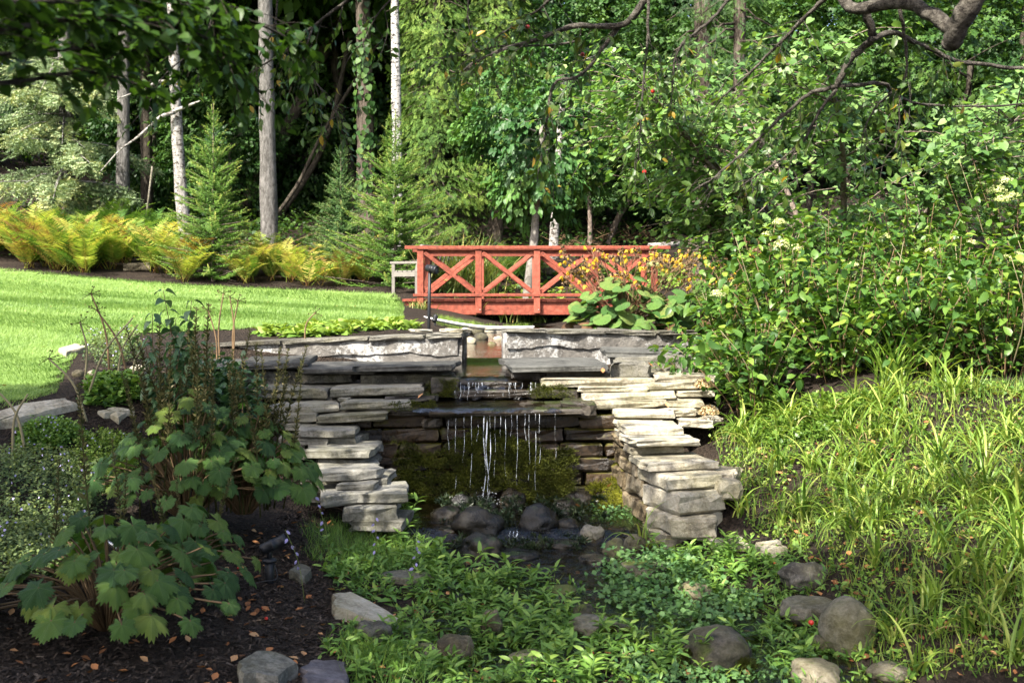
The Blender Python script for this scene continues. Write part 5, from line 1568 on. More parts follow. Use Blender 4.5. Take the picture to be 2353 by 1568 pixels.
# lilac bell flowers (hosta stems) by the left steps
g = np.random.default_rng(111)
bell = MB().stamp(TPL['lance'], frames(np.array([(math.cos(a) * .35, math.sin(a) * .35, 1) for a in np.arange(6) * 1.047]), np.array([(math.cos(a), math.sin(a), 0) for a in np.arange(6) * 1.047]), 1.0, 1.6), np.zeros((6, 3)), np.linspace(0, 1, 6)).mesh("flower_bell", M['petal_lilac'])
for (bx, by, tx, ty, d, lab) in [(850, 1310, 862, 1185, 6.9, "slender hosta flower stem with lilac bells by the left steps"), (940, 1330, 955, 1240, 6.7, "leaning hosta flower stem with lilac bells above the forget-me-nots"), (760, 1215, 715, 1120, 7.0, "hosta flower stem with lilac buds under the ligularia"), (700, 1290, 655, 1215, 6.2, "hosta flower stem drooping onto the spotlight")]:
    p, q = at(bx, by, d), at(tx, ty, d)
    p.z = min(p.z, hz(p.x, p.y))
    root = thing("hosta_flower_stem", lab, "flower", tuple(p))
    S = spline([p, (p + q) / 2 + Vector((.02, 0, .02)), q], 10)
    MB().tube(S, .0022, 4).obj("stem", M['stem_green'], root)
    for k in range(6):
        c = S[4 + k]
        dr = Vector((g.normal(0, 1), g.normal(0, .6), -.9)).normalized()
        put("flower_bell", bell, root, Matrix.Translation(c + np.array(dr) * .01) @ dr.to_track_quat('Z', 'Y').to_matrix().to_4x4() @ Matrix.Scale(g.uniform(.022, .034), 4))

# ------------------------------------------------------------------ round-leaved ligularia with yellow daisies by the bridge
rl = [big_leaf("leaf", s, M['leaf_round'], 3, .03, .02, 41, c, 2.75, (.85, .1)) for s, c in [(11, -.12), (12, -.3), (13, .1), (14, -.4)]]
wl_ = [big_leaf("withered_leaf", s, M['leaf_withered'], 5, .2, .07, 41, -.7, 2.7, (.7, .1)) for s in (15, 16)]
def daisy(seed):
    g = np.random.default_rng(seed)
    m = MB()
    n = 10
    az = np.arange(n) / n * 6.283
    dr = g.uniform(-2.2, -.2, n)
    m.stamp(TPL['lance'], frames(np.column_stack([np.cos(az), np.sin(az), dr]), np.tile((0, 0, 1.), (n, 1)), .052 * g.uniform(.7, 1.1, n), .8), np.zeros((n, 3)), g.random(n))
    return m.mesh("flower", M['petal_yellow'])
ds = [daisy(s) for s in range(4)]
dead = MB().stamp(TPL['tiny'], frames(rand_dirs(g, 14), rand_dirs(g, 14), .03), np.zeros((14, 3)), .9).mesh("spent_flower", M['stem_brown'])
bp = at(1440, 752, 12.2); bp.z = hz(bp.x, bp.y)
def roundlig(bp, rx, n, hgt, flo, label, seed, wither=4):
    g = np.random.default_rng(seed)
    root = thing("round_ligularia", label, "ligularia", tuple(bp), "round-leaved ligularias by the bridge")
    st = MB()
    for k in range(n):
        az = k * 2.4; f = math.sqrt((k + .5) / n)
        x, y = bp.x + math.cos(az) * rx * f, bp.y - .12 + math.sin(az) * rx * .5 * f
        z = bp.z + hgt * (1.0 - .5 * f * f) * g.uniform(.2, 1.05)
        wit = k >= n - wither
        if wit: z = bp.z + .12
        fwd = np.array([math.cos(az) * .8, math.sin(az) * .8 - .3, -.4]) + g.normal(0, .2, 3)
        nrm = np.array([math.cos(az) * .4, -.55, .8]) + g.normal(0, .25, 3)
        put("withered_leaf" if wit else "leaf", wl_[k % 2] if wit else rl[int(g.integers(4))], root, mat4(frames(fwd[None], nrm[None], g.uniform(.085, .14))[0], (x, y, z)))
        st.tube(spline([(bp.x + math.cos(az) * .08, bp.y + math.sin(az) * .08, bp.z - .03), (bp.x + math.cos(az) * rx * f * .4, bp.y + math.sin(az) * rx * f * .3, z * .6 + bp.z * .4), (x, y, z)], 6), .005, 4, .4)
    st.obj("leaf_stalks", M['stem_brown'], root)
    fs = MB()
    for k in range(flo):
        t_ = at(g.uniform(-.5, .5) * 2 * rx / 12.2 * F * 1.15 + CX + bp.x / 12.2 * F, g.uniform(572, 655), bp.y + g.normal(0, .15))
        b = np.array([bp.x + g.normal(0, .15), bp.y + g.normal(0, .1), bp.z])
        S = spline([b, (b + np.array(t_)) / 2 + g.normal(0, .02, 3), t_], 7)
        fs.tube(S, .004, 4, .4)
        for q in range(int(g.integers(4, 9))):
            c = np.array(t_) + g.normal(0, .045, 3) * np.array([1, 1, .8])
            fs.tube([S[-2], c], .0018, 3, .4)
            dd_ = g.random()
            put("flower" if dd_ < .47 else "spent_flower", ds[int(g.integers(4))] if dd_ < .47 else dead, root, Matrix.Translation(c) @ Matrix.Rotation(g.normal(.3, .5), 4, 'X') @ Matrix.Rotation(g.normal(0, .5), 4, 'Y') @ Matrix.Scale(g.uniform(.8, 1.25), 4))
    fs.obj("flower_stems", M['stem_brown'], root)
roundlig(bp, .68, 110, .62, 44, "round-leaved ligularia with yellow daisies in front of the red bridge", 121, 5)
bp2 = at(1620, 740, 12.6); bp2.z = hz(bp2.x, bp2.y)
roundlig(bp2, .6, 50, .5, 22, "round-leaved ligularia with fading yellow daisies behind the loose hydrangea", 122, 2)
# ------------------------------------------------------------------ iris-like clumps around the bridge
def grassclump(px, py, d, n, L, rx, label, seed, mat='leaf_iris', name="iris_clump", w=.022):
    g = np.random.default_rng(seed)
    p = at(px, py, d); p.z = hz(p.x, p.y)
    m = MB()
    seg = 6
    for k in range(n):
        az = g.random() * 6.28; le = abs(g.normal(0, .3)); LL = L * g.uniform(.6, 1.15)
        b = np.array([p.x + g.normal(0, rx * .5), p.y + g.normal(0, rx * .4), p.z - .02])
        q = b.copy(); ang = le; V = []
        for i in range(seg + 1):
            t = i / seg
            ww = w * (1 - t ** 2) + .001
            sd_ = np.array([-math.sin(az), math.cos(az), 0])
            V += [q - sd_ * ww / 2, q + sd_ * ww / 2]
            q = q + LL / seg * np.array([math.cos(az) * math.sin(ang), math.sin(az) * math.sin(ang), math.cos(ang)])
            ang += g.uniform(.05, .3)
        m.add(V, np.array([(2 * i, 2 * i + 1, 2 * i + 3, 2 * i + 2) for i in range(seg)]), min(1, max(0, g.normal(.45, .28))))
    return tag(m.obj(name, M[mat]), label, "grass clump", kind="stuff" if 'sedge' in label else None)
grassclump(1045, 700, 21.6, 300, 1.3, .5, "tall arching iris clump behind the bridge's left bays", 131)
grassclump(1100, 700, 21.8, 180, 1.35, .35, "tall iris clump with tan tips behind the bridge's second post", 132)
grassclump(965, 700, 19.0, 70, .22, .2, "grassy tuft at the bridge's left end", 133, w=.015)
grassclump(1175, 740, 19.9, 160, .28, .7, "dark sedge tuft hanging under the bridge", 134, w=.02)
grassclump(1060, 735, 19.9, 120, .28, .6, "dark sedge tuft under the bridge's left half", 137, w=.02)
grassclump(1700, 700, 14.5, 60, .75, .25, "pale strap leaves beside the grey wispy shrub", 135, w=.03)
grassclump(2050, 1010, 8.7, 40, .55, .12, "tall daylily tuft standing at the hydrangeas' edge", 136, 'leaf_daylily')

# plants and debris crowding the stream stones
g = np.random.default_rng(141)
rp = []
for (x, y, r) in BOULD:
    if y < 7.0:
        for k in range(int(10 + r * 60)):
            a = g.uniform(0, 6.283)
            q = r * g.uniform(1.0, 1.35)
            rp.append((x + math.cos(a) * q, y + r * .3 + math.sin(a) * q))
rp = np.array(rp); rp = np.column_stack([rp, H(rp[:, 0], rp[:, 1])])
groundmix("stone_edge_weeds", "small leaves crowding the edges of the stream stones", "weeds", rp, TPL['lance'], M['leaf_groundcover'], .05, 142, 6, .04, .06)
wisps("stone_edge_grass", "thin grass blades around the stream stones", "grass", rp[::2], M['leaf_primula'], .12, 143, 4, .035)
# ------------------------------------------------------------------ trees: building blocks
def spray_tpl(k, leaf, tpl, seed, width=.6, flat=.15, L=1.0):
    """a leafy twig lying along +y: k leaves in a loose plane"""
    g = np.random.default_rng(seed)
    t = (np.arange(k) + .5) / k
    side = np.where(np.arange(k) % 2, 1, -1)
    P = np.column_stack([side * width * .35 * (1 - .5 * t) * g.uniform(.3, 1.2, k), t * L, g.normal(0, flat * .5, k) - .12 * t * t])
    D = np.column_stack([side * (1 - .6 * t), .7 + t * .6, np.full(k, -.25)])
    Rm = leaf_frames(g, D, leaf * g.uniform(.7, 1.25, k), 1.0, .3, .25)
    m = MB().stamp(tpl, Rm, P)
    return np.concatenate(m.v), np.concatenate(m.f3)

def crown(mb, g, c, r, n, sprays, size, shell=.5, up=.25, var=(0, 1), drop=.2, floor=None):
    """sprays spread through an ellipsoid, pointing outwards, in clumps"""
    ncl = max(6, n // 20)
    d = rand_dirs(g, ncl)
    rad = g.uniform(shell, 1.0, (ncl, 1)) ** .6
    cc = d * rad
    vv = g.uniform(*var, ncl)
    i = g.integers(0, ncl, n)
    p = cc[i] + g.normal(0, .1, (n, 3))
    P = np.asarray(c) + p * np.asarray(r)
    D = unit(p * np.array([1, 1, .5])) + np.array([0, 0, up - drop]) + g.normal(0, .35, (n, 3))
    N = np.array([0, 0, 1.0]) + unit(p) * .5 + g.normal(0, .25, (n, 3))
    V = np.clip(vv[i] + g.normal(0, .12, n), 0, 1)
    if floor is not None:
        k = P[:, 2] > floor
        P, D, N, V = P[k], D[k], N[k], V[k]
    n = len(P)
    j = g.integers(0, len(sprays), n)
    for q, s in enumerate(sprays):
        k = j == q
        mb.stamp(s, frames(D[k], N[k], size * g.uniform(.7, 1.3, k.sum())), P[k], V[k])
    return P

def maple7():
    a = [(0, 0), (.46, -.08), (.36, .2), (.58, .46), (.16, .6), (0, 1.0), (-.16, .6), (-.58, .46), (-.36, .2), (-.46, -.08)]
    V = [(x, y, .1 * abs(x) - .15 * y * y) for x, y in a]
    return np.array(V), np.array([(0, 1, 2), (2, 3, 4), (0, 2, 4), (0, 4, 5), (0, 5, 6), (0, 6, 8), (6, 7, 8), (0, 8, 9)])
TPL['maple7'] = maple7()
SPR = {k: [spray_tpl(n, lf, TPL[t], s, w) for s in (1, 2, 3)] for k, (n, lf, t, w) in dict(
    maple=(9, .26, 'maple7', 1.0), broad=(10, .3, 'tiny', 1.0), big=(9, .34, 'ovate', 1.1), heart=(9, .2, 'heart', .5), fine=(14, .2, 'tiny', .8)).items()}

def limbs(mb, g, base, top, r0, n, L, rise=.35, seg=6, start=.3, var=.5, droop=0.0):
    """side limbs off a stem"""
    b, t = np.asarray(base, float), np.asarray(top, float)
    for k in range(n):
        f = start + (1 - start) * (k + g.random()) / n
        p = b + (t - b) * f
        az = k * 2.4 + g.normal(0, .4)
        LL = L * (1.15 - f * .7) * g.uniform(.6, 1.1)
        d = np.array([math.cos(az), math.sin(az), rise * g.uniform(.6, 1.4)])
        q = [p, p + d * LL * .5 + g.normal(0, .05 * LL, 3), p + d * LL + np.array([0, 0, -droop * LL]) + g.normal(0, .08 * LL, 3)]
        rr = r0 * (1.1 - f) * .45 + .006
        mb.tube(spline(q, 6), np.linspace(rr, rr * .3, 6), seg, var)

def trunk(px_pts, d, w_px, mat, root, rise_to=None, seed=0, wob=.05, base_flare=1.35, name="trunk", seg=12):
    """trunk following pixels of the photograph at distance d, going on upwards out of view"""
    P = [np.array(at(px, py, d)) for px, py in px_pts]
    z0 = hz(P[0][0], P[0][1])
    if P[0][2] > z0: P = [np.array([P[0][0], P[0][1], z0 - .1])] + P
    if rise_to:
        v = unit((P[-1] - P[0])[None])[0]
        P.append(P[-1] + v * max(.5, (rise_to - P[-1][2]) / max(.3, v[2])))
    S = spline(P, 22)
    r = w_px / F * d / 2
    h = np.linspace(0, 1, 22)
    rad = r * (1.05 - .45 * h) * (1 + (base_flare - 1) * np.exp(-h * 22))
    m = MB().tube(S, rad, seg, wob=wob)
    m.obj(name, mat, root)
    return S

# ------------------------------------------------------------------ conifers
def twig_tpl(seed, n=26, L=.2, w=.035):
    g = np.random.default_rng(seed)
    t = np.sort(g.random(n))
    az = g.random(n) * 6.28
    V, T = [], []
    for i in range(n):
        d = np.array([math.cos(az[i]), .75, math.sin(az[i]) * .8]); d /= np.linalg.norm(d)
        p = np.array([0, t[i], 0]); s = np.array([-math.sin(az[i]), 0, math.cos(az[i])]) * w
        k = len(V)
        V += [p - s, p + s, p + d * L * (1.15 - .4 * t[i])]
        T.append((k, k + 1, k + 2))
    return np.array(V), np.array(T)
TW = [twig_tpl(s, 20, .2, .05) for s in (1, 2, 3)]

def young_spruce(px, py_tip, py_base, half_px, d, mat, label, seed, dens=1.0):
    g = np.random.default_rng(seed)
    b = at(px, py_base, d); b.z = min(b.z, hz(b.x, b.y))
    t = at(px, py_tip, d)
    Ht = t.z - b.z; R = half_px / F * d
    root = thing("young_spruce", label, "spruce", tuple(b))
    st = MB().tube(spline([b - Vector((0, 0, .1)), (b + t) / 2, t], 10), np.linspace(.05, .006, 10), 7)
    P, D, S, Vr = [], [], [], []
    nlev = int(26 * dens)
    for k in range(nlev):
        f = .03 + .93 * (k / nlev) ** .92
        nb = int(5 + 4 * (1 - f)) if f < .72 else 3
        for q in range(nb):
            az = q / nb * 6.283 + k * .7 + g.normal(0, .15)
            L = R * (1.15 * (1 - f) ** .95) * g.uniform(.55, 1.28) * (1 if f < .72 else .8) + .07
            el = .12 + 1.0 * f ** 2 + g.normal(0, .12)
            dv = np.array([math.cos(az) * math.cos(el), math.sin(az) * math.cos(el), math.sin(el)])
            p0 = np.array([b.x, b.y, b.z + f * Ht + g.normal(0, .03)])
            st.tube([p0, p0 + dv * L], [.008 * (1.2 - f), .003], 4)
            sd_ = np.array([-math.sin(az), math.cos(az), 0])
            m = max(2, int(L / .055))
            for j in range(m):
                tt = (j + .6) / m
                p = p0 + dv * L * tt + np.array([0, 0, -.06 * L * math.sin(tt * 3.14)])
                for sgn in (-1, 1):
                    P.append(p); D.append(dv * .8 + sd_ * sgn * g.uniform(.5, 1.0) + np.array([0, 0, g.normal(.0, .2)])); S.append(g.uniform(.11, .2) * (1.1 - .4 * tt)); Vr.append(.35 + .3 * tt + g.normal(0, .12))
                if tt > .3:
                    P.append(p); D.append(dv + np.array([0, 0, g.normal(.1, .25)])); S.append(g.uniform(.12, .2)); Vr.append(.5 + .35 * tt + g.normal(0, .1))
    for q in range(10):
        P.append(np.array(t) - np.array([0, 0, Ht * .04 * q * .5])); D.append((g.normal(0, .1), g.normal(0, .1), 1)); S.append(.14); Vr.append(.95)
    P, D, S, Vr = map(np.array, (P, D, S, Vr))
    m = MB()
    j = g.integers(0, 3, len(P))
    for q in range(3):
        k = j == q
        m.stamp(TW[q], frames(D[k], rand_dirs(g, k.sum()), S[k]), P[k], np.clip(Vr[k], 0, 1))
    st.obj("trunk", M['bark_redbud'], root)
    m.obj("crown", mat, root)
    return root
young_spruce(490, 238, 648, 98, 22.0, M['needle_young'], "young spruce with a tall bare leader between the fern drifts", 201)
young_spruce(783, 338, 628, 72, 23.0, M['needle_dark'], "smallest darker young spruce in the bed", 202)
young_spruce(908, 262, 668, 142, 22.2, M['needle_young'], "fullest bright young spruce beside the garden bench", 203, 1.15)

def bough(m, st, g, p0, az, L, sag, dens=1.0, size=(.14, .26), hang=.5, var=(.2, .8)):
    """a long old spruce branch with hanging twigs"""
    dv = np.array([math.cos(az), math.sin(az), 0])
    q = [p0, p0 + dv * L * .5 + np.array([0, 0, -.1 * sag]), p0 + dv * L + np.array([0, 0, -sag * .8 + .12 * L])]
    S = spline(q, 12)
    st.tube(S, np.linspace(.022, .005, 12), 5)
    n = int(L * 85 * dens)
    t = g.uniform(.12, 1, n)
    i = np.minimum(10, (t * 11).astype(int))
    P = S[i] + (S[i + 1] - S[i]) * (t * 11 - i)[:, None]
    sd_ = np.array([-dv[1], dv[0], 0])
    w = .5 * (1.1 - t) * L * .35 + .08
    o = g.uniform(-1, 1, n)
    P = P + sd_ * (o * w)[:, None] + np.array([0, 0, -1]) * (np.abs(o) * w * .25 + hang * g.random(n) ** 2 * .45)[:, None]
    D = dv * .6 + sd_ * np.sign(o)[:, None] * .7 + np.array([0, 0, -.35]) + g.normal(0, .3, (n, 3))
    bv = g.uniform(*var)
    k = g.integers(0, 3, n)
    for a in range(3):
        u = k == a
        m.stamp(TW[a], frames(D[u], rand_dirs(g, u.sum()), g.uniform(*size, u.sum())), P[u], np.clip(bv + g.normal(0, .18, u.sum()), 0, 1))

# tall canopy: crowns that start above the picture and shade the wood behind
g = np.random.default_rng(300)
high = []
for s in range(2):
    m = MB()
    crown(m, np.random.default_rng(301 + s), (0, 0, 5.0), (3.3, 3.3, 5.4), 1500, SPR['broad'], 1.0, .35)
    high.append(m.mesh("crown", M['leaf_forest']))
def high_crown(root, x, y, z, s=1.0, k=0):
    put("crown", high[k % 2], root, Matrix.Translation((x, y, z)) @ Matrix.Rotation(x * 3.1, 4, 'Z') @ Matrix.Scale(s, 4))

def tall(name, label, cat, pts, d, w, mat, crown_z=10.2, s=1.0, k=0, flare=1.35, wob=.05):
    b = at(*pts[0], d)
    root = thing(name, label, cat, (b.x, b.y, min(b.z, hz(b.x, b.y))))
    S = trunk(pts, d, w, M[mat], root, crown_z + 6 * s, base_flare=flare, wob=wob)
    high_crown(root, S[-1][0], S[-1][1] + 3.2, crown_z, s, k)
    return root, S
# old spruce on the left, with blue-green hanging boughs
sa, S_ = tall("spruce_tree", "old spruce with pale blue green hanging boughs over the ferns", "spruce", [(155, 515), (152, 250), (146, 0)], 28.0, 38, 'bark_grey', 10.5)
m, st = MB(), MB()
g = np.random.default_rng(310)
for k in range(34):
    z = g.uniform(4.2, 8.0)
    az = -math.pi / 2 + g.normal(0, 1.0)
    L = g.uniform(1.2, 2.6) * (1.0 if z < 7 else .8)
    bough(m, st, g, np.array([S_[4][0], 27.8, z]), az, L, g.uniform(.5, 1.3), 1.0, (.2, .36))
st.obj("boughs", M['bark_pale'], sa)
m.obj("needles", M['needle_blue'], sa)["kind"] = "stuff"
se_, S_ = tall("spruce_tree", "green spruce whose boughs reach in beside the blue green one", "spruce", [(-190, 520), (-195, 250), (-200, 0)], 27.5, 38, 'bark_grey', 10.5, k=1)
m, st = MB(), MB()
for k in range(26):
    bough(m, st, g, np.array([S_[4][0], 27.3, g.uniform(4.6, 9.0)]), -math.pi / 2 + .5 + g.normal(0, .8), g.uniform(1.2, 2.2), g.uniform(.6, 1.4), 1.5, (.16, .3))
st.obj("boughs", M['bark_grey'], se_)
m.obj("needles", M['needle_young'], se_)["kind"] = "stuff"
tall("spruce_tree", "straight grey trunk just right of the blue green spruce boughs", "tree", [(281, 522), (284, 250), (286, 0)], 27.5, 34, 'bark_grey', k=1)
rc, S_ = tall("larch_tree", "pale speckled trunk with bare crooked side branches", "tree", [(428, 575), (415, 430), (404, 250), (394, 0)], 24.5, 32, 'bark_pale')
for pts in [[(402, 258), (370, 268), (345, 290), (310, 320), (275, 345), (230, 395)], [(398, 190), (365, 188), (330, 205), (295, 218), (270, 228)], [(396, 60), (370, 20), (340, 8)], [(395, 40), (440, 70), (460, 95)], [(402, 255), (440, 240), (460, 232)], [(394, 30), (350, 60), (310, 75)]]:
    P = [at(px, py, 24.3 - i * .12) for i, (px, py) in enumerate(pts)]
    MB().tube(spline(P, 14), np.linspace(.05, .012, 14), 6, wob=.08).obj("bare_branch", M['bark_pale'], rc)
tall("spruce_tree", "stout straight grey trunk between the young spruces", "tree", [(619, 560), (614, 300), (609, 0)], 25.0, 44, 'bark_grey', k=1)
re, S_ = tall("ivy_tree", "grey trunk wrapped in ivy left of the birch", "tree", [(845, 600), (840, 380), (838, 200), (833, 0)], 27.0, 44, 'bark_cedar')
g = np.random.default_rng(320)
n = 1300
f = g.random(n); i = np.minimum(20, (f * 21).astype(int))
az = g.random(n) * 6.28
nrm = np.column_stack([np.cos(az), -np.abs(np.sin(az)), np.full(n, .1)])
keep = (fbm(f * 9, az * .8, 3) + g.normal(0, .3, n) > -.1) & (g.random(n) < .5)
Pv = S_[i] + (S_[i + 1] - S_[i]) * (f * 21 - i)[:, None] + nrm * (.22 + .08 * g.random((n, 1)))
iv = MB().stamp(TPL['heart'], frames(np.column_stack([g.normal(0, .4, n), np.full(n, -.2), -np.ones(n)])[keep], (nrm + g.normal(0, .3, (n, 3)))[keep], g.uniform(.09, .16, keep.sum())), Pv[keep], g.random(keep.sum()))
tag(iv.obj("ivy", M['leaf_maple']), "dark green ivy climbing the grey trunk left of the birch", "ivy", kind="stuff")
tall("birch_tree", "slim white birch trunk with black scars behind the fullest young spruce", "birch", [(913, 560), (912, 350), (909, 150), (907, 0)], 25.5, 27, 'bark_white', 9.5, k=1)
for lab, pts, d, w in [("dark leaning trunk crossing behind the stout grey trunk", [(560, 480), (640, 330), (712, 190), (770, 60)], 31, 34), ("thin dark leaning trunk, steeper of the crossing pair", [(640, 500), (720, 380), (765, 270), (800, 100)], 30.5, 16),
                        ("thin dark trunk leaning the other way in the deep shade", [(820, 480), (795, 330), (775, 200), (760, 60)], 31.5, 26), ("slender dark leaning stem in the deep shade by the small spruce", [(590, 550), (680, 430), (745, 300)], 29.5, 10),
                        ("dark trunk with a grey stake before it beyond the ferns", [(338, 560), (336, 350), (332, 100)], 30, 28)]:
    b = at(*pts[0], d)
    root = thing("shaded_tree", lab, "tree", (b.x, b.y, hz(b.x, b.y)))
    S_ = trunk(pts, d, w, M['bark_dark'], root, 9.0)
    high_crown(root, S_[-1][0], S_[-1][1] + 2, 9.0, .8, len(lab))
p = gpt(330, 560, 20); p = Vector((at(330, 560, 27).x, 27, 0)); p.z = hz(p.x, p.y)
sk = thing("stump_stake", "short pale stump with a thin grey stake beyond the ferns", "stake", tuple(p))
MB().tube([p, p + Vector((0, 0, .55))], [.11, .09], 8, wob=.1).obj("stump", M['bark_pale'], sk)
MB().tube([p + Vector((.05, -.12, .1)), p + Vector((.25, -.12, 1.8))], .025, 6).obj("stake", M['boulder_grey'], sk)

# cedars in the middle
def cedar_spray(seed):
    g = np.random.default_rng(seed)
    V, T = [], []
    def lobe(p, d, L, w):
        k = len(V); s = np.array([-d[1], d[0], 0]) * w
        for q in (p, p + d * L * .5 + s, p + d * L + np.array([0, 0, -.06]), p + d * L * .5 - s): V.append(q)
        T.extend([(k, k + 1, k + 2), (k, k + 2, k + 3)])
    for i in range(7):
        t = i / 6
        p = np.array([0, t * .8, -.1 * t * t])
        for sg in (-1, 1):
            a = .75 + g.normal(0, .12)
            d = np.array([math.sin(a) * sg, math.cos(a), g.normal(0, .1)])
            lobe(p, d, .42 * (1 - .55 * t) * g.uniform(.8, 1.2), .034)
    lobe(np.array([0, .75, -.08]), np.array([0, 1, 0]), .3, .05)
    return np.array(V), np.array(T)
CS = [cedar_spray(s) for s in (1, 2, 3)]
CEDAR = {}
def cedar(px, d, zbot, ztop, R, n, label, seed, trunk_px=None, w=34, face=.75, mat='leaf_cedar'):
    g = np.random.default_rng(seed)
    x = at(px, 0, d).x
    root = thing("cedar_tree", label, "cedar", (x, d, hz(x, d)))
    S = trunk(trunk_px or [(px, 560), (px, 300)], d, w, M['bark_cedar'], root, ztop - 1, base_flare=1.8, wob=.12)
    hgt = ztop - zbot
    if mat not in CEDAR:
        gc = np.random.default_rng(77)
        n = 9500 if mat == 'leaf_cedar' else 3500
        ncl = n // 24
        f = gc.random(ncl) ** .9
        az = np.where(gc.random(ncl) < face, gc.normal(-1.57, .95, ncl), gc.random(ncl) * 6.28)
        rr = 1.5 * (1 - .35 * f) * gc.uniform(.55, 1.08, ncl)
        C = np.column_stack([np.cos(az) * rr, np.sin(az) * rr, 9 * f - .25 * rr])
        vv = gc.uniform(.1, .9, ncl)
        i = gc.integers(0, ncl, n)
        out = np.column_stack([np.cos(az), np.sin(az), np.zeros(ncl)])[i]
        t = gc.random((n, 1))
        sd_ = np.column_stack([-out[:, 1], out[:, 0], np.zeros(n)])
        P = C[i] - out * t * .5 + sd_ * gc.normal(0, .16, (n, 1)) + np.array([0, 0, 1]) * (t * .12 + gc.normal(0, .1, (n, 1)))
        D = out * .7 + sd_ * gc.normal(0, .5, (n, 1)) + np.array([0, 0, -.75]) + gc.normal(0, .25, (n, 3))
        N = out * .8 + np.array([0, 0, .5]) + gc.normal(0, .4, (n, 3))
        m = MB()
        j = gc.integers(0, 3, n)
        for q in range(3):
            k = j == q
            m.stamp(CS[q], frames(D[k], N[k], gc.uniform(.1, .19, k.sum())), P[k], np.clip(vv[i][k] + gc.normal(0, .14, k.sum()), 0, 1))
        CEDAR[mat] = (m.mesh("crown", M[mat]), C)
    me, C = CEDAR[mat]
    Mc = Matrix.Translation((x, d, zbot)) @ Matrix.Rotation(g.normal(0, .5), 4, 'Z') @ Matrix.Diagonal((R / 1.5, R / 1.5, hgt / 9, 1))
    put("crown", me, root, Mc)
    C = np.array([Mc @ Vector(c) for c in C]); ncl = len(C)
    br_ = MB()
    for k in range(0, ncl, 3):
        q = np.array([x, d, C[k][2] + .3])
        br_.tube([q, (q + C[k]) / 2 + np.array([0, 0, .1]), C[k]], [.03, .02, .008], 4)
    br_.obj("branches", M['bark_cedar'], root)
cedar(1005, 26.6, 3.4, 12.5, 1.5, 5200, "bright feathery cedar filling the gap right of the birch", 401)
cedar(1135, 27.2, 4.2, 12.5, 1.5, 4600, "feathery cedar with a fluted trunk behind the bridge", 402, [(1136, 570), (1140, 480), (1142, 300)], 36)
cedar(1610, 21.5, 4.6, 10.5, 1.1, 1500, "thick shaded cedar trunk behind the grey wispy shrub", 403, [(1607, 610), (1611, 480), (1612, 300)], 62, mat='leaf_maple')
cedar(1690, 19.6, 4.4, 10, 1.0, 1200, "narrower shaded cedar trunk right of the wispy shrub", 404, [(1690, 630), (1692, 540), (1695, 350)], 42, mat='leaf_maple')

# ------------------------------------------------------------------ broadleaf trees behind the bridge
UNIT = {}
def unit_crown(key, spr, n, size, leaf, seed, shell, var):
    if key not in UNIT:
        m = MB()
        crown(m, np.random.default_rng(seed), (0, 0, 0), (2, 2, 2), n, SPR[spr], size, shell, var=var)
        UNIT[key] = m.mesh("crown", M[leaf])
    return UNIT[key]
def broad(name, label, cat, pts, d, w, mat, cpx, cpy, cd, r, n, spr, size, leaf, seed, var=(0, 1), shell=.45, nl=8, floor=None):
    g = np.random.default_rng(seed)
    b = at(*pts[0], d)
    root = thing(name, label, cat, (b.x, b.y, hz(b.x, b.y)))
    c = np.array(at(cpx, cpy, cd))
    S = trunk(pts, d, w, M[mat], root, c[2], base_flare=1.6)
    lm = MB()
    limbs(lm, g, S[8], c + np.array([0, 0, r[2] * .5]), w / F * d * .5, nl, max(r) * .8, .4)
    lm.obj("limbs", M[mat], root)
    key = (spr, leaf, var[0] > .1)
    me = unit_crown(key, spr, 1650 if spr == 'maple' else 1000, .31 if spr == 'maple' else .4, leaf, seed, shell, (.25, 1) if var[0] > .1 else (0, .9))
    put("crown", me, root, Matrix.Translation(c) @ Matrix.Rotation(g.random() * 6.28, 4, 'Z') @ Matrix.Diagonal((r[0] / 2, r[1] / 2, r[2] / 2, 1)))
    return root
broad("magnolia_tree", "pale slim trunked tree with big dark leaves right behind the bridge", "tree", [(1213, 662), (1226, 560), (1232, 470)], 21.8, 24, 'bark_smooth', 1235, 290, 22.0, (1.35, 1.2, 1.75), 420, 'big', .5, 'leaf_magnolia', 501)
broad("shaded_pole_tree", "tan straight pole-like trunk right of the pale slim one", "tree", [(1270, 600), (1276, 480), (1285, 330)], 26, 22, 'bark_pale', 1330, 150, 27.5, (1.9, 1.6, 2.2), 520, 'maple', .55, 'leaf_maple', 502)
broad("maple_tree", "maple sapling with light green lobed leaves low behind the bridge's right half", "maple", [(1355, 600), (1355, 500), (1352, 400)], 26.5, 11, 'bark_redbud', 1385, 390, 26.8, (1.2, 1.0, .95), 300, 'maple', .5, 'leaf_maple', 503, (.3, 1))
broad("maple_tree", "leaning maple with a reddish crooked trunk in the shade", "maple", [(1385, 590), (1420, 500), (1470, 420)], 28, 16, 'bark_redbud', 1490, 220, 28.5, (2.0, 1.6, 2.3), 620, 'maple', .55, 'leaf_maple', 504)
broad("maple_tree", "maple crown filling the space above the bridge's right end", "maple", [(1480, 570), (1500, 450), (1520, 300)], 30, 18, 'bark_dark', 1600, 80, 29, (2.2, 1.8, 2.4), 620, 'maple', .55, 'leaf_maple', 505)
broad("maple_tree", "maple crown beyond the redbud's top", "maple", [(1850, 560), (1860, 450)], 25, 20, 'bark_dark', 1900, 120, 24, (2.4, 1.8, 2.2), 620, 'maple', .5, 'leaf_maple', 506, (.2, 1))
broad("maple_tree", "maple crown beyond the redbud at the wood's edge", "maple", [(2200, 560), (2210, 450)], 24, 20, 'bark_dark', 2230, 130, 23, (2.6, 1.8, 2.4), 640, 'maple', .5, 'leaf_maple', 507, (.2, 1))
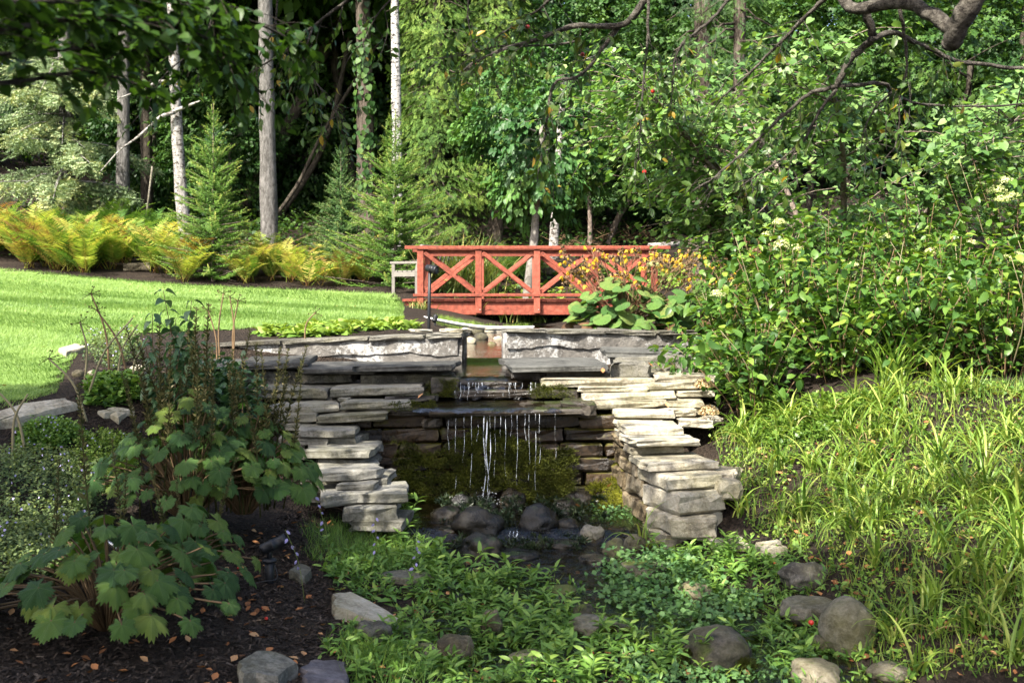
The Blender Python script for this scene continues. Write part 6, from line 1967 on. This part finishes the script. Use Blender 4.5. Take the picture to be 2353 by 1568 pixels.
broad("maple_tree", "dark maple thicket crown under the tall cedars", "maple", [(1300, 560), (1300, 420)], 31, 18, 'bark_dark', 1290, 330, 31, (2.0, 1.5, 1.7), 420, 'maple', .55, 'leaf_maple', 508)
broad("maple_tree", "dark maple thicket behind the two cedar trunks on the right", "maple", [(1560, 560), (1560, 420)], 29, 18, 'bark_dark', 1560, 400, 29, (1.9, 1.5, 1.3), 380, 'maple', .55, 'leaf_maple', 509, (0, .5))

broad("maple_tree", "shaded maple behind the first young spruce", "maple", [(520, 560), (525, 450)], 30, 14, 'bark_dark', 500, 330, 30, (2.0, 1.5, 2.0), 420, 'maple', .55, 'leaf_maple', 510)
broad("maple_tree", "shaded maple filling the gap beside the stout grey trunk", "maple", [(700, 560), (705, 450)], 32.5, 14, 'bark_dark', 700, 300, 32.5, (2.3, 1.5, 2.4), 420, 'maple', .55, 'leaf_maple', 511)
broad("maple_tree", "shaded maple between the straight grey trunk and the pale speckled one", "maple", [(350, 560), (352, 450)], 31, 14, 'bark_dark', 345, 300, 31.5, (1.8, 1.4, 2.4), 420, 'maple', .55, 'leaf_maple', 512)
# the wood on the slope behind
fc = []
for s in range(3):
    m = MB()
    gg = np.random.default_rng(600 + s)
    crown(m, gg, (0, 0, 5.2), (3.0, 2.6, 4.8), 2300, SPR['maple' if s % 2 else 'broad'], .5, .3, var=(0, .9))
    limbs(m, gg, (0, 0, 1.5), (0, 0, 8), .16, 10, 2.6, .4, 5, .2, 0.0)
    fc.append(m.mesh("crown", M['leaf_forest']))
ft = MB().tube(spline([(0, 0, -.6), (.1, .05, 3), (-.1, 0, 8)], 12), np.linspace(.2, .07, 12), 9, wob=.08).mesh("trunk", M['bark_dark'])
g = np.random.default_rng(610)
k = 0
for y, n, dx in ((33.0, 9, 3.7), (38.5, 10, 4.2), (45, 11, 5.2)):
    for i in range(n):
        x = (i - (n - 1) / 2) * dx + g.normal(0, .7)
        yy = y + g.normal(0, .9)
        root = thing("woodland_tree", "dark leafy woodland tree in the %s rank of the wood" % {33.0: "front", 38.5: "middle", 45: "rear"}[y], "tree", (x, yy, hz(x, yy)), "trees of the wood behind the garden")
        s = g.uniform(.9, 1.2)
        Mx = Matrix.Translation((x, yy, hz(x, yy) - (.6 if y > 33 else .2))) @ Matrix.Rotation(g.random() * 6.28, 4, 'Z') @ Matrix.Scale(s, 4)
        put("crown", fc[k % 3], root, Mx @ Matrix.Translation((0, 0, .9 if y < 34 else 0)))
        put("trunk", ft, root, Mx)
        k += 1
# far wood, reads as one mass
m = MB()
g = np.random.default_rng(620)
for i in range(24):
    x, y = g.uniform(-48, 48), g.uniform(54, 66)
    crown(m, g, (x, y, hz(x, y) + 7), (4.5, 3, 7.5), 120, SPR['broad'], 1.8, .5, var=(0, .8))
tag(m.obj("far_wood", M['leaf_forest']), "distant mass of woodland closing the slope", "wood", kind="stuff")
# undergrowth on the wood's floor
def floor_pts(x0, x1, y0, y1, n, seed):
    g = np.random.default_rng(seed)
    x, y = g.uniform(x0, x1, n), g.uniform(y0, y1, n)
    return np.column_stack([x, y, H(x, y)])
groundmix("undergrowth", "low dark green undergrowth on the floor of the wood", "undergrowth", np.concatenate([floor_pts(-14, -2.5, 24.5, 33, 1500, 631), floor_pts(-2.5, 14, 25.5, 34, 900, 632)]), TPL['tiny'], M['leaf_forest'], .11, 633, 8, .25, .4, 1, .5, 1.2, (.1, .8))
groundmix("bed_perennials", "low mixed greenery in the bed behind the bridge", "ground cover", floor_pts(-.5, 4.5, 21.2, 24.5, 420, 634), TPL['ovate'], M['leaf_primula'], .1, 635, 6, .15, .12)
for k, (px, py, w, lab) in enumerate([(1290, 628, 60, "flat edging stone in the bed seen through the railing"), (1245, 632, 46, "pale edging stone left in the bed seen through the railing"), (1180, 615, 40, "grey edging stone beside the pale slim trunk"), (318, 622, 60, "flat rock among the yellow ferns"), (1340, 625, 50, "brown edging stone behind the crossed braces")]):
    p = gpt(px, py, 20.5)
    SEED[0] += 1
    tag(put("edging_stone", stone_mesh("edging_stone", w / F * p.y, .3, .16, SEED[0], M['boulder_tan'], .1), None, Matrix.Translation((p.x, p.y, p.z))), lab, "stone")
tag(MB().tube([at(1490, 566, 25), at(1560, 560, 25.3)], .07, 8, wob=.1).obj("fallen_log", M['bark_pale']), "pale log lying on the wood's edge past the bridge's right end", "log")
# dead twiggy brush heaps at the wood's edge
for (px, py, w, lab) in [(1440, 545, 110, "brown brush heap under the leaning maple"), (1320, 560, 80, "smaller brush heap beside the tan pole-like trunk"), (620, 575, 90, "bare twiggy brush under the stout grey trunk")]:
    p = gpt(px, py + 15, 23)
    gg = np.random.default_rng(px)
    m = MB()
    for k in range(60):
        a = np.array(p) + gg.normal(0, 1, 3) * np.array([w / F * p.y * .35, .3, .05]) + np.array([0, 0, .1])
        d_ = gg.normal(0, 1, 3) * np.array([1, .5, .45]); d_[2] = abs(d_[2])
        m.tube([a, a + d_ * .25 + gg.normal(0, .03, 3), a + d_ * .5], [.01, .007, .004], 4)
    tag(m.obj("brush_heap", M['stem_brown']), lab, "brush heap")

# ------------------------------------------------------------------ ferns
def frond(seed, npin=24):
    g = np.random.default_rng(seed)
    m = MB()
    S = spline([(0, 0, 0), (0, .22, .42), (0, .5, .74), (0, .82, .88)], 30)
    m.tube(S[::3], np.linspace(.008, .002, 10), 4, .85)
    for i in range(npin):
        t = .16 + .84 * i / npin
        k = min(28, int(t * 29)); p = S[k]; tg = unit((S[k + 1] - S[k])[None])[0]
        L = .25 * math.sin(math.pi * min(1, (t - .08) ** .62)) + .02
        for sg in (-1, 1):
            d = np.array([sg, 0, 0]) * .95 + tg * .45 + np.array([0, 0, -.12 + g.normal(0, .08)])
            m.stamp(leaf_pin, frames(d[None], (np.cross(tg, (1, 0, 0)) * 1.0 + g.normal(0, .2, 3))[None], L, 1.0), p[None], np.clip(.35 + .25 * t + g.normal(0, .06), 0, 1))
    return m
leaf_pin = leaf_tpl(4, lambda y: .9 - .5 * y, .15, .2, .095)
fr_m = [frond(s).mesh("frond", M['leaf_fern']) for s in range(4)]
fr_g = [frond(s + 9).mesh("frond", M['leaf_fern_green']) for s in range(2)]
g = np.random.default_rng(700)
def fern(p, s, label, meshes, n, grp):
    root = thing("fern", label, "fern", tuple(p), grp)
    a0 = g.random() * 6.28
    for k in range(n):
        Mx = Matrix.Translation(Vector(p) + Vector((g.normal(0, .05), g.normal(0, .05), 0))) @ Matrix.Rotation(a0 + k / n * 6.283 + g.normal(0, .25), 4, 'Z') @ Matrix.Rotation(g.normal(-.05, .18), 4, 'X') @ Matrix.Scale(s * g.uniform(.75, 1.15), 4)
        put("frond", meshes[int(g.integers(len(meshes)))], root, Mx)
for p in scatter([(-40, 560), (60, 560), (200, 585), (330, 610), (440, 632), (450, 652), (330, 645), (200, 634), (80, 620), (-40, 608)], 48, 701, 20): fern(p, g.uniform(.8, 1.08), "yellowing ostrich fern in the large drift beside the lawn", fr_m, 11, "yellow ferns along the lawn")
for p in scatter([(530, 652), (590, 615), (700, 610), (840, 615), (860, 655), (700, 660)], 26, 702, 20): fern(p, g.uniform(.6, .9), "small browning fern between the young spruces", fr_m, 8, "yellow ferns along the lawn")
for p in scatter([(120, 560), (250, 545), (420, 560), (420, 600), (260, 590)], 14, 703, 22.5): fern(p, g.uniform(.8, 1.0), "green fern in the shade behind the yellow drift", fr_g, 8, "green ferns in the shade")
for p in [gpt(1190, 640, 20.6), gpt(1215, 650, 20.8), gpt(1165, 650, 20.8)]: fern(p, .8, "yellow green fern seen through the bridge railing", fr_g, 8, "ferns behind the bridge")

# ------------------------------------------------------------------ redbud on the right
g = np.random.default_rng(800)
rb = Vector((4.15, 13.4, hz(4.15, 13.4)))
rd = thing("redbud_tree", "spreading many stemmed redbud with heart shaped leaves above the hydrangeas", "redbud", tuple(rb))
LP, LD = [], []
for q in range(9):
    az = q / 9 * 6.283 + g.normal(0, .2)
    if q in (0, 1, 2): az = math.pi + g.normal(0, .5)
    reach = g.uniform(1.7, 2.9); up_ = g.uniform(.9, 2.6)
    d = np.array([math.cos(az), math.sin(az), 0])
    b = np.array(rb) + d * .08 - np.array([0, 0, .08])
    t_ = b + d * reach + np.array([0, 0, up_ + .5])
    S = spline([b, b + d * reach * .3 + np.array([0, 0, up_ * .45]), b + d * reach * .65 + np.array([0, 0, up_ * .9]) + g.normal(0, .08, 3), t_], 16)
    MB().tube(S, np.linspace(.055, .012, 16), 7, wob=.08).obj("stem", M['bark_redbud'], rd)
    sub = MB()
    for j in range(4, 16):
        for rep in range(5):
            a2 = az + g.normal(0, 1.1); L2 = g.uniform(.5, 1.15)
            d2 = np.array([math.cos(a2), math.sin(a2), g.normal(.22, .3)])
            s2_ = spline([S[j], S[j] + d2 * L2 * .5 + np.array([0, 0, .08]), S[j] + d2 * L2 + np.array([0, 0, -.06])], 7)
            sub.tube(s2_, np.linspace(.009, .003, 7), 4)
            for k in range(1, 7):
                for _ in range(4):
                    LP.append(s2_[k] + g.normal(0, .05, 3)); LD.append((d2[0] + g.normal(0, .7), d2[1] + g.normal(0, .7), -.15))
    sub.obj("twigs", M['bark_redbud'], rd)["kind"] = "stuff"
LP, LD = np.array(LP), np.array(LD)
near_ = np.argsort(LP[:, 1] + .3 * np.abs(LP[:, 0] - 3) + g.normal(0, .3, len(LP)))
hm = make_mesh("leaf", TPL['heart'][0], TPL['heart'][1], None, np.full(len(TPL['heart'][0]), .5), M['leaf_redbud'])
Rm = leaf_frames(g, LD, g.uniform(.045, .095, len(LP)), 1.0, .25, .3)
for i in near_[:300]: put("leaf", hm, rd, mat4(Rm[i], LP[i]))
MB().stamp(TPL['heart'], Rm[near_[300:]], LP[near_[300:]], np.clip(g.normal(.5, .25, len(LP) - 300), 0, 1)).obj("foliage", M['leaf_redbud_mass'], rd)["kind"] = "stuff"
print("redbud leaves", len(LP))
# grey wispy shrub
p = at(1650, 690, 14.6); p.z = hz(p.x, p.y)
wsr = thing("wispy_shrub", "airy grey green shrub with fine stems before the cedar trunks", "shrub", tuple(p))
sm, P_, D_ = MB(), [], []
for k in range(34):
    t_ = np.array(at(g.uniform(1600, 1705), g.uniform(535, 640), 14.6 + g.normal(0, .15)))
    S = spline([np.array(p) + g.normal(0, .05, 3) * (1, 1, 0), (np.array(p) + t_) / 2 + g.normal(0, .05, 3), t_], 10)
    sm.tube(S, np.linspace(.005, .002, 10), 4)
    for j in range(2, 10):
        for _ in range(5): P_.append(S[j] + g.normal(0, .03, 3)); D_.append(g.normal(0, 1, 3) + (0, 0, .6))
sm.obj("stems", M['stem_straw'], wsr)
MB().stamp(TPL['tiny'], leaf_frames(g, np.array(D_), g.uniform(.02, .04, len(P_)), 1, .3, 0), np.array(P_), g.uniform(.3, 1, len(P_))).obj("foliage", M['leaf_catmint'], wsr)["kind"] = "stuff"

# ------------------------------------------------------------------ apple tree reaching in from the right, over the stream
g = np.random.default_rng(900)
ap_base = Vector((3.9, 3.3, hz(3.9, 3.3)))
ap = thing("apple_tree", "old apple tree whose gnarled limbs hang into view over the stream", "apple tree", tuple(ap_base))
fork = np.array(at(2330, -210, 4.3))
MB().tube(spline([ap_base - Vector((0, 0, .2)), ap_base + Vector((.1, .2, 1.0)), ap_base + Vector((-.3, .5, 2.0)), fork], 16), np.linspace(.17, .085, 16), 12, wob=.08).obj("trunk", M['bark_apple'], ap)
def A(pts, d0, d1): return [np.array(at(px, py, d0 + (d1 - d0) * i / (len(pts) - 1))) for i, (px, py) in enumerate(pts)]
TWP, TWD, TWR = [], [], []
def limb(pts, d0, d1, r0, r1, name="limb", twigs=0, n=18, wob=.1, seg=8, tl=(.1, .28)):
    P = A(pts, d0, d1)
    S = spline(P, n)
    S = S + g.normal(0, 1, S.shape) * min(r1, .006) * .5
    MB().tube(S, np.linspace(r0, r1, n), seg, wob=wob).obj(name, M['bark_apple'], ap)
    for k in range(twigs):
        i = int(g.integers(max(1, n // 4), n - 1))
        TWP.append(S[i]); TWD.append(unit((S[i + 1] - S[i])[None])[0]); TWR.append(g.uniform(*tl))
limb([(2335, -200), (2240, -10), (2200, 60), (2183, 106)], 4.3, 4.55, .052, .038, wob=.05, seg=14)
limb([(2195, 75), (2140, 32), (2065, 4), (2000, 18), (1945, 12), (1925, -40)], 4.55, 5.0, .032, .024, wob=.05, seg=14)
limb([(1985, 18), (2002, 70), (1998, 95), (1955, 135), (1922, 200)], 4.9, 5.1, .02, .014, "branch", 4)
limb([(1922, 200), (1860, 215), (1800, 265), (1730, 330), (1650, 400), (1590, 440)], 5.1, 5.4, .011, .004, "branch", 22, 24)
limb([(1922, 205), (1880, 260), (1840, 330), (1760, 390), (1680, 440)], 5.1, 5.3, .009, .003, "branch", 18, 22)
limb([(1998, 92), (2050, 76), (2120, 106), (2200, 140), (2290, 152), (2400, 160)], 4.95, 5.2, .014, .008, "branch", 14, 22)
limb([(1926, 198), (2030, 192), (2048, 212), (2110, 238), (2260, 245), (2400, 235)], 5.1, 5.4, .010, .004, "branch", 18, 22)
limb([(2066, 15), (2078, 90), (2082, 160), (2066, 230), (2066, 300), (2050, 350)], 4.8, 5.0, .008, .003, "branch", 12, 20)
limb([(2048, 212), (2010, 250), (1985, 300), (1975, 360)], 5.2, 5.3, .006, .002, "branch", 8)
limb([(1925, -30), (1860, 30), (1780, 110), (1700, 190), (1620, 250)], 5.0, 5.6, .012, .003, "branch", 24, 24)
limb([(1700, -40), (1640, 40), (1560, 110), (1545, 190), (1540, 280)], 5.4, 5.6, .01, .003, "branch", 26, 24)
limb([(1510, -50), (1465, 25), (1422, 60), (1320, 60), (1235, 92), (1160, 112), (1080, 150), (1050, 180)], 5.3, 5.6, .02, .004, "branch", 34, 28)
limb([(1422, 60), (1385, 110), (1335, 172), (1275, 190), (1258, 260), (1250, 330), (1235, 400)], 5.4, 5.5, .012, .003, "branch", 30, 26)
limb([(1490, -20), (1488, 80), (1478, 190), (1472, 290), (1465, 370)], 5.3, 5.4, .008, .003, "branch", 26, 22)
limb([(1330, 95), (1250, 105), (1140, 108), (1060, 128), (985, 135)], 5.5, 5.7, .007, .002, "branch", 18, 20)
limb([(1300, -40), (1240, 20), (1180, 60), (1120, 100)], 5.4, 5.7, .008, .003, "branch", 20, 18)
limb([(1080, -40), (1075, 40), (1090, 120)], 5.5, 5.6, .005, .002, "branch", 8)
limb([(880, -60), (800, 0), (720, 60), (650, 120), (560, 175)], 5.6, 5.9, .011, .003, "branch", 22, 22)
limb([(720, 55), (700, 140), (740, 210), (790, 280)], 5.7, 5.8, .006, .002, "branch", 20, 16)
limb([(640, -40), (630, 60), (590, 150), (600, 260)], 5.8, 5.9, .006, .002, "branch", 12, 16)
limb([(500, -30), (470, 90), (380, 170), (330, 260)], 5.9, 6.0, .006, .002, "branch", 20, 16)
limb([(950, -50), (870, 30), (830, 110)], 5.5, 5.7, .006, .002, "branch", 10)
limb([(2335, -200), (1980, -160), (1700, -60), (1510, -50), (1200, -90), (880, -60), (640, -40), (500, -30)], 4.3, 5.9, .065, .012, "limb", 0, 30, seg=10)
limb([(2270, -160), (2100, -130), (1925, -38)], 4.35, 5.0, .05, .028, "limb", 0, wob=.04)
tw = MB()
LP, LD = [], []
for p, t, L in zip(TWP, TWD, TWR):
    d = unit((t * .5 + g.normal(0, .6, 3) + np.array([0, 0, -.55]))[None])[0]
    S = spline([p, p + d * L * .5 + g.normal(0, .015, 3), p + d * L + np.array([0, 0, -.04])], 8)
    tw.tube(S, np.linspace(.0022, .0012, 8), 3)
    for k in range(int(g.integers(3, 8))):
        i = int(g.integers(2, 8)); LP.append(S[i]); LD.append(d * .6 + g.normal(0, .5, 3) + np.array([0, 0, -.4]))
tw.obj("twigs", M['bark_apple'], ap)["kind"] = "stuff"
LP, LD = np.array(LP), np.array(LD)
sz = g.uniform(.035, .06, len(LP))
Rm = frames(LD, g.normal(0, 1, (len(LP), 3)) + (0, -.4, .5), sz)
vr = np.clip(g.beta(2, 3, len(LP)), 0, .72); vr[g.random(len(LP)) < .035] = 1.0
la = [make_mesh("leaf", TPL['apple'][0], TPL['apple'][1], None, np.full(len(TPL['apple'][0]), v), M['leaf_apple']) for v in (.15, .4, .65, 1.0)]
o = g.permutation(len(LP))
for i in o[:280]: put("leaf", la[0 if vr[i] < .28 else 1 if vr[i] < .5 else 2 if vr[i] < .9 else 3], ap, mat4(Rm[i], LP[i]))
MB().stamp(TPL['apple'], Rm[o[280:]], LP[o[280:]], vr[o[280:]]).obj("foliage", M['leaf_apple'], ap)["kind"] = "stuff"
m = MB()
crown(m, g, (4.6, 3.4, 4.9), (1.5, 1.6, .9), 220, SPR['fine'], .35, .4)
m.obj("crown", M['leaf_apple'], ap)["kind"] = "stuff"
for px, py, d in [(1338, 125, 5.5), (1212, 62, 5.5), (1500, 210, 5.4), (1480, 395, 5.4), (1090, 150, 5.6)]:
    put("crab_apple", lump_mesh("crab_apple", .011, .011, .011, 5, M['berry'], 2, .05), ap, Matrix.Translation(at(px, py, d)))

# ------------------------------------------------------------------ the shade tree standing left of the camera and its neighbours
def shade_tree(base, c, r, n, label, seed, spr='broad', size=.55, shell=.25):
    g = np.random.default_rng(seed)
    z = hz(base[0], base[1])
    root = thing("shade_tree", label, "tree", (base[0], base[1], z))
    S = spline([(base[0], base[1], z - .2), ((base[0] * 2 + c[0]) / 3, (base[1] * 2 + c[1]) / 3, z + (c[2] - z) * .4), c], 14)
    MB().tube(S, np.linspace(.19, .07, 14), 10, wob=.08).obj("trunk", M['bark_apple'], root)
    lm = MB()
    limbs(lm, g, S[6], np.array(c) + (0, 0, r[2] * .6), .12, 12, max(r) * .85, .35, 6, .0)
    lm.obj("limbs", M['bark_apple'], root)
    m = MB()
    crown(m, g, c, r, n, SPR[spr], size, shell, var=(0, 1))
    m.obj("crown", M['leaf_dark'], root)
    return root
st1 = shade_tree((-5.0, 1.6), (-4.95, 2.6, 6.1), (2.7, 2.8, 1.9), 1150, "dark leafed tree at the left whose low boughs hang into view", 951)
shade_tree((-2.6, -3.2), (-2.1, -.6, 6.6), (2.4, 2.2, 1.8), 650, "shade tree standing behind the viewpoint", 952)
shade_tree((-5.9, -2.6), (-5.0, -.5, 6.5), (2.2, 2.0, 1.7), 600, "shade tree standing behind the viewpoint on the lawn side", 953)
g = np.random.default_rng(960)
LP, LD, LV = [], [], []
tw = MB()
for pts, d0, d1, r, nt in [([(-120, 200), (60, 185), (200, 165), (300, 190), (350, 205)], 2.3, 2.9, .007, 22), ([(-120, 80), (60, 60), (160, 45), (330, 50), (460, 80), (540, 150)], 2.2, 2.9, .008, 40), ([(-120, 0), (100, 5), (300, -5), (480, 20)], 2.2, 2.8, .008, 44),
                           ([(470, -60), (490, 40), (505, 120), (560, 190)], 2.8, 3.1, .005, 22), ([(-120, 130), (80, 120), (250, 110), (380, 120)], 2.5, 3.0, .006, 30), ([(100, -60), (220, 20), (380, 50), (500, 80)], 2.6, 3.2, .006, 34), ([(420, -40), (560, 40), (660, 90), (700, 160)], 3.0, 3.4, .005, 22)]:
    P = A(pts, d0, d1)
    S = spline(P, 20)
    MB().tube(S, np.linspace(r, r * .4, 20), 6, wob=.08).obj("low_branch", M['bark_dark'], st1)
    for k in range(nt):
        i = int(g.integers(1, 19))
        t = unit((S[i + 1] - S[i])[None])[0]
        d = unit((t + g.normal(0, .6, 3) * (1, 1, .45))[None])[0]
        L = g.uniform(.08, .22)
        s_ = spline([S[i], S[i] + d * L * .5, S[i] + d * L + np.array([0, 0, -.03])], 6)
        tw.tube(s_, np.linspace(.002, .001, 6), 3)
        for q in range(6):
            LP.append(s_[int(g.integers(1, 6))]); LD.append(d + g.normal(0, .6, 3) * (1, 1, .5)); LV.append(g.random() * .7)
# the boughs above carry on the foliage out of view
tw.obj("twigs", M['bark_dark'], st1)["kind"] = "stuff"
MB().stamp(TPL['apple'], leaf_frames(g, np.array(LD), g.uniform(.028, .05, len(LP)), 1.0, .3, .25, 1.4), np.array(LP), np.array(LV)).obj("low_foliage", M['leaf_dark'], st1)["kind"] = "stuff"
MB().tube(spline([(-4.5, 2.3, 4.2), (-3.0, 2.3, 3.3), np.array(at(-120, 90, 2.2))], 10), np.linspace(.06, .012, 10), 7).obj("low_limb", M['bark_dark'], st1)

# ------------------------------------------------------------------ mulch chips and leaf litter
g = np.random.default_rng(990)
pts = np.concatenate([scatter([(-60, 1300), (300, 1330), (560, 1220), (700, 1180), (760, 1290), (790, 1450), (740, 1590), (-60, 1590)], 9000, 991), scatter([(150, 1000), (190, 850), (400, 840), (440, 960), (330, 1040)], 2500, 992), scatter([(450, 657), (900, 672), (930, 680), (900, 664), (450, 648)], 2500, 993, 18)])
n = len(pts)
chip = (np.array([(-.5, -.15, 0), (.5, -.1, 0), (.45, .12, .06), (-.4, .16, .05)]), np.array([(0, 1, 2), (0, 2, 3)]))
az = g.random(n) * 6.28
Nn = np.column_stack([g.normal(0, .35, n), g.normal(0, .35, n), np.ones(n)])
MBc = MB().stamp(chip, frames(np.column_stack([np.cos(az), np.sin(az), g.normal(0, .2, n)]), Nn, g.uniform(.012, .04, n)), pts + (0, 0, .006), np.clip(g.beta(1.6, 3, n), 0, 1))
tag(MBc.obj("mulch_chips", M['chip'], None, False), "dark shredded bark mulch on the beds", "mulch", kind="stuff")
pts = np.concatenate([scatter([(-60, 1300), (300, 1330), (560, 1220), (700, 1180), (1300, 1300), (1900, 1350), (1950, 1590), (-60, 1590)], 420, 994), scatter([(1690, 1040), (1950, 930), (2380, 880), (2420, 1580), (1960, 1580)], 520, 995), scatter([(10, 900), (160, 800), (300, 765), (800, 735), (900, 690), (500, 665), (200, 650), (10, 640)], 70, 996, 7)])
n = len(pts)
az = g.random(n) * 6.28
tag(MB().stamp(leaf_tpl(4, ovate, .5, -.3, .33), frames(np.column_stack([np.cos(az), np.sin(az), g.normal(0, .15, n)]), np.column_stack([g.normal(0, .3, n), g.normal(0, .3, n), np.ones(n)]), g.uniform(.03, .055, n)), pts + (0, 0, .012), g.random(n)).obj("fallen_leaves", M['litter']),
    "scattered brown fallen leaves on soil and stream bed", "fallen leaves", kind="stuff")
for k, (px, py, d, lab) in enumerate([(1385, 856, 9.45, "rust brown leaf standing on the right footing"), (1500, 842, 9.6, "brown leaf lying on the right footing"), (1330, 1165, 8.5, "orange leaf at the foot of the bright moss"), (1395, 1118, 8.6, "wet orange leaves in the moss crevice"), (960, 914, 9.0, "dry leaf on the mossy left ledge"), (1535, 935, 9.0, "tan leaf on the right stone courses")]):
    put_ = put("fallen_leaf", make_mesh("fallen_leaf", leaf_tpl(4, ovate, .5, -.3, .33)[0], leaf_tpl(4, ovate, .5, -.3, .33)[1], None, np.full(8, .6 + .06 * k), M['litter']), None, Matrix.Translation(at(px, py, d)) @ Matrix.Rotation(k * 1.3, 4, 'Z') @ Matrix.Rotation(.4, 4, 'X') @ Matrix.Scale(.06, 4))
    tag(put_, lab, "fallen leaf")
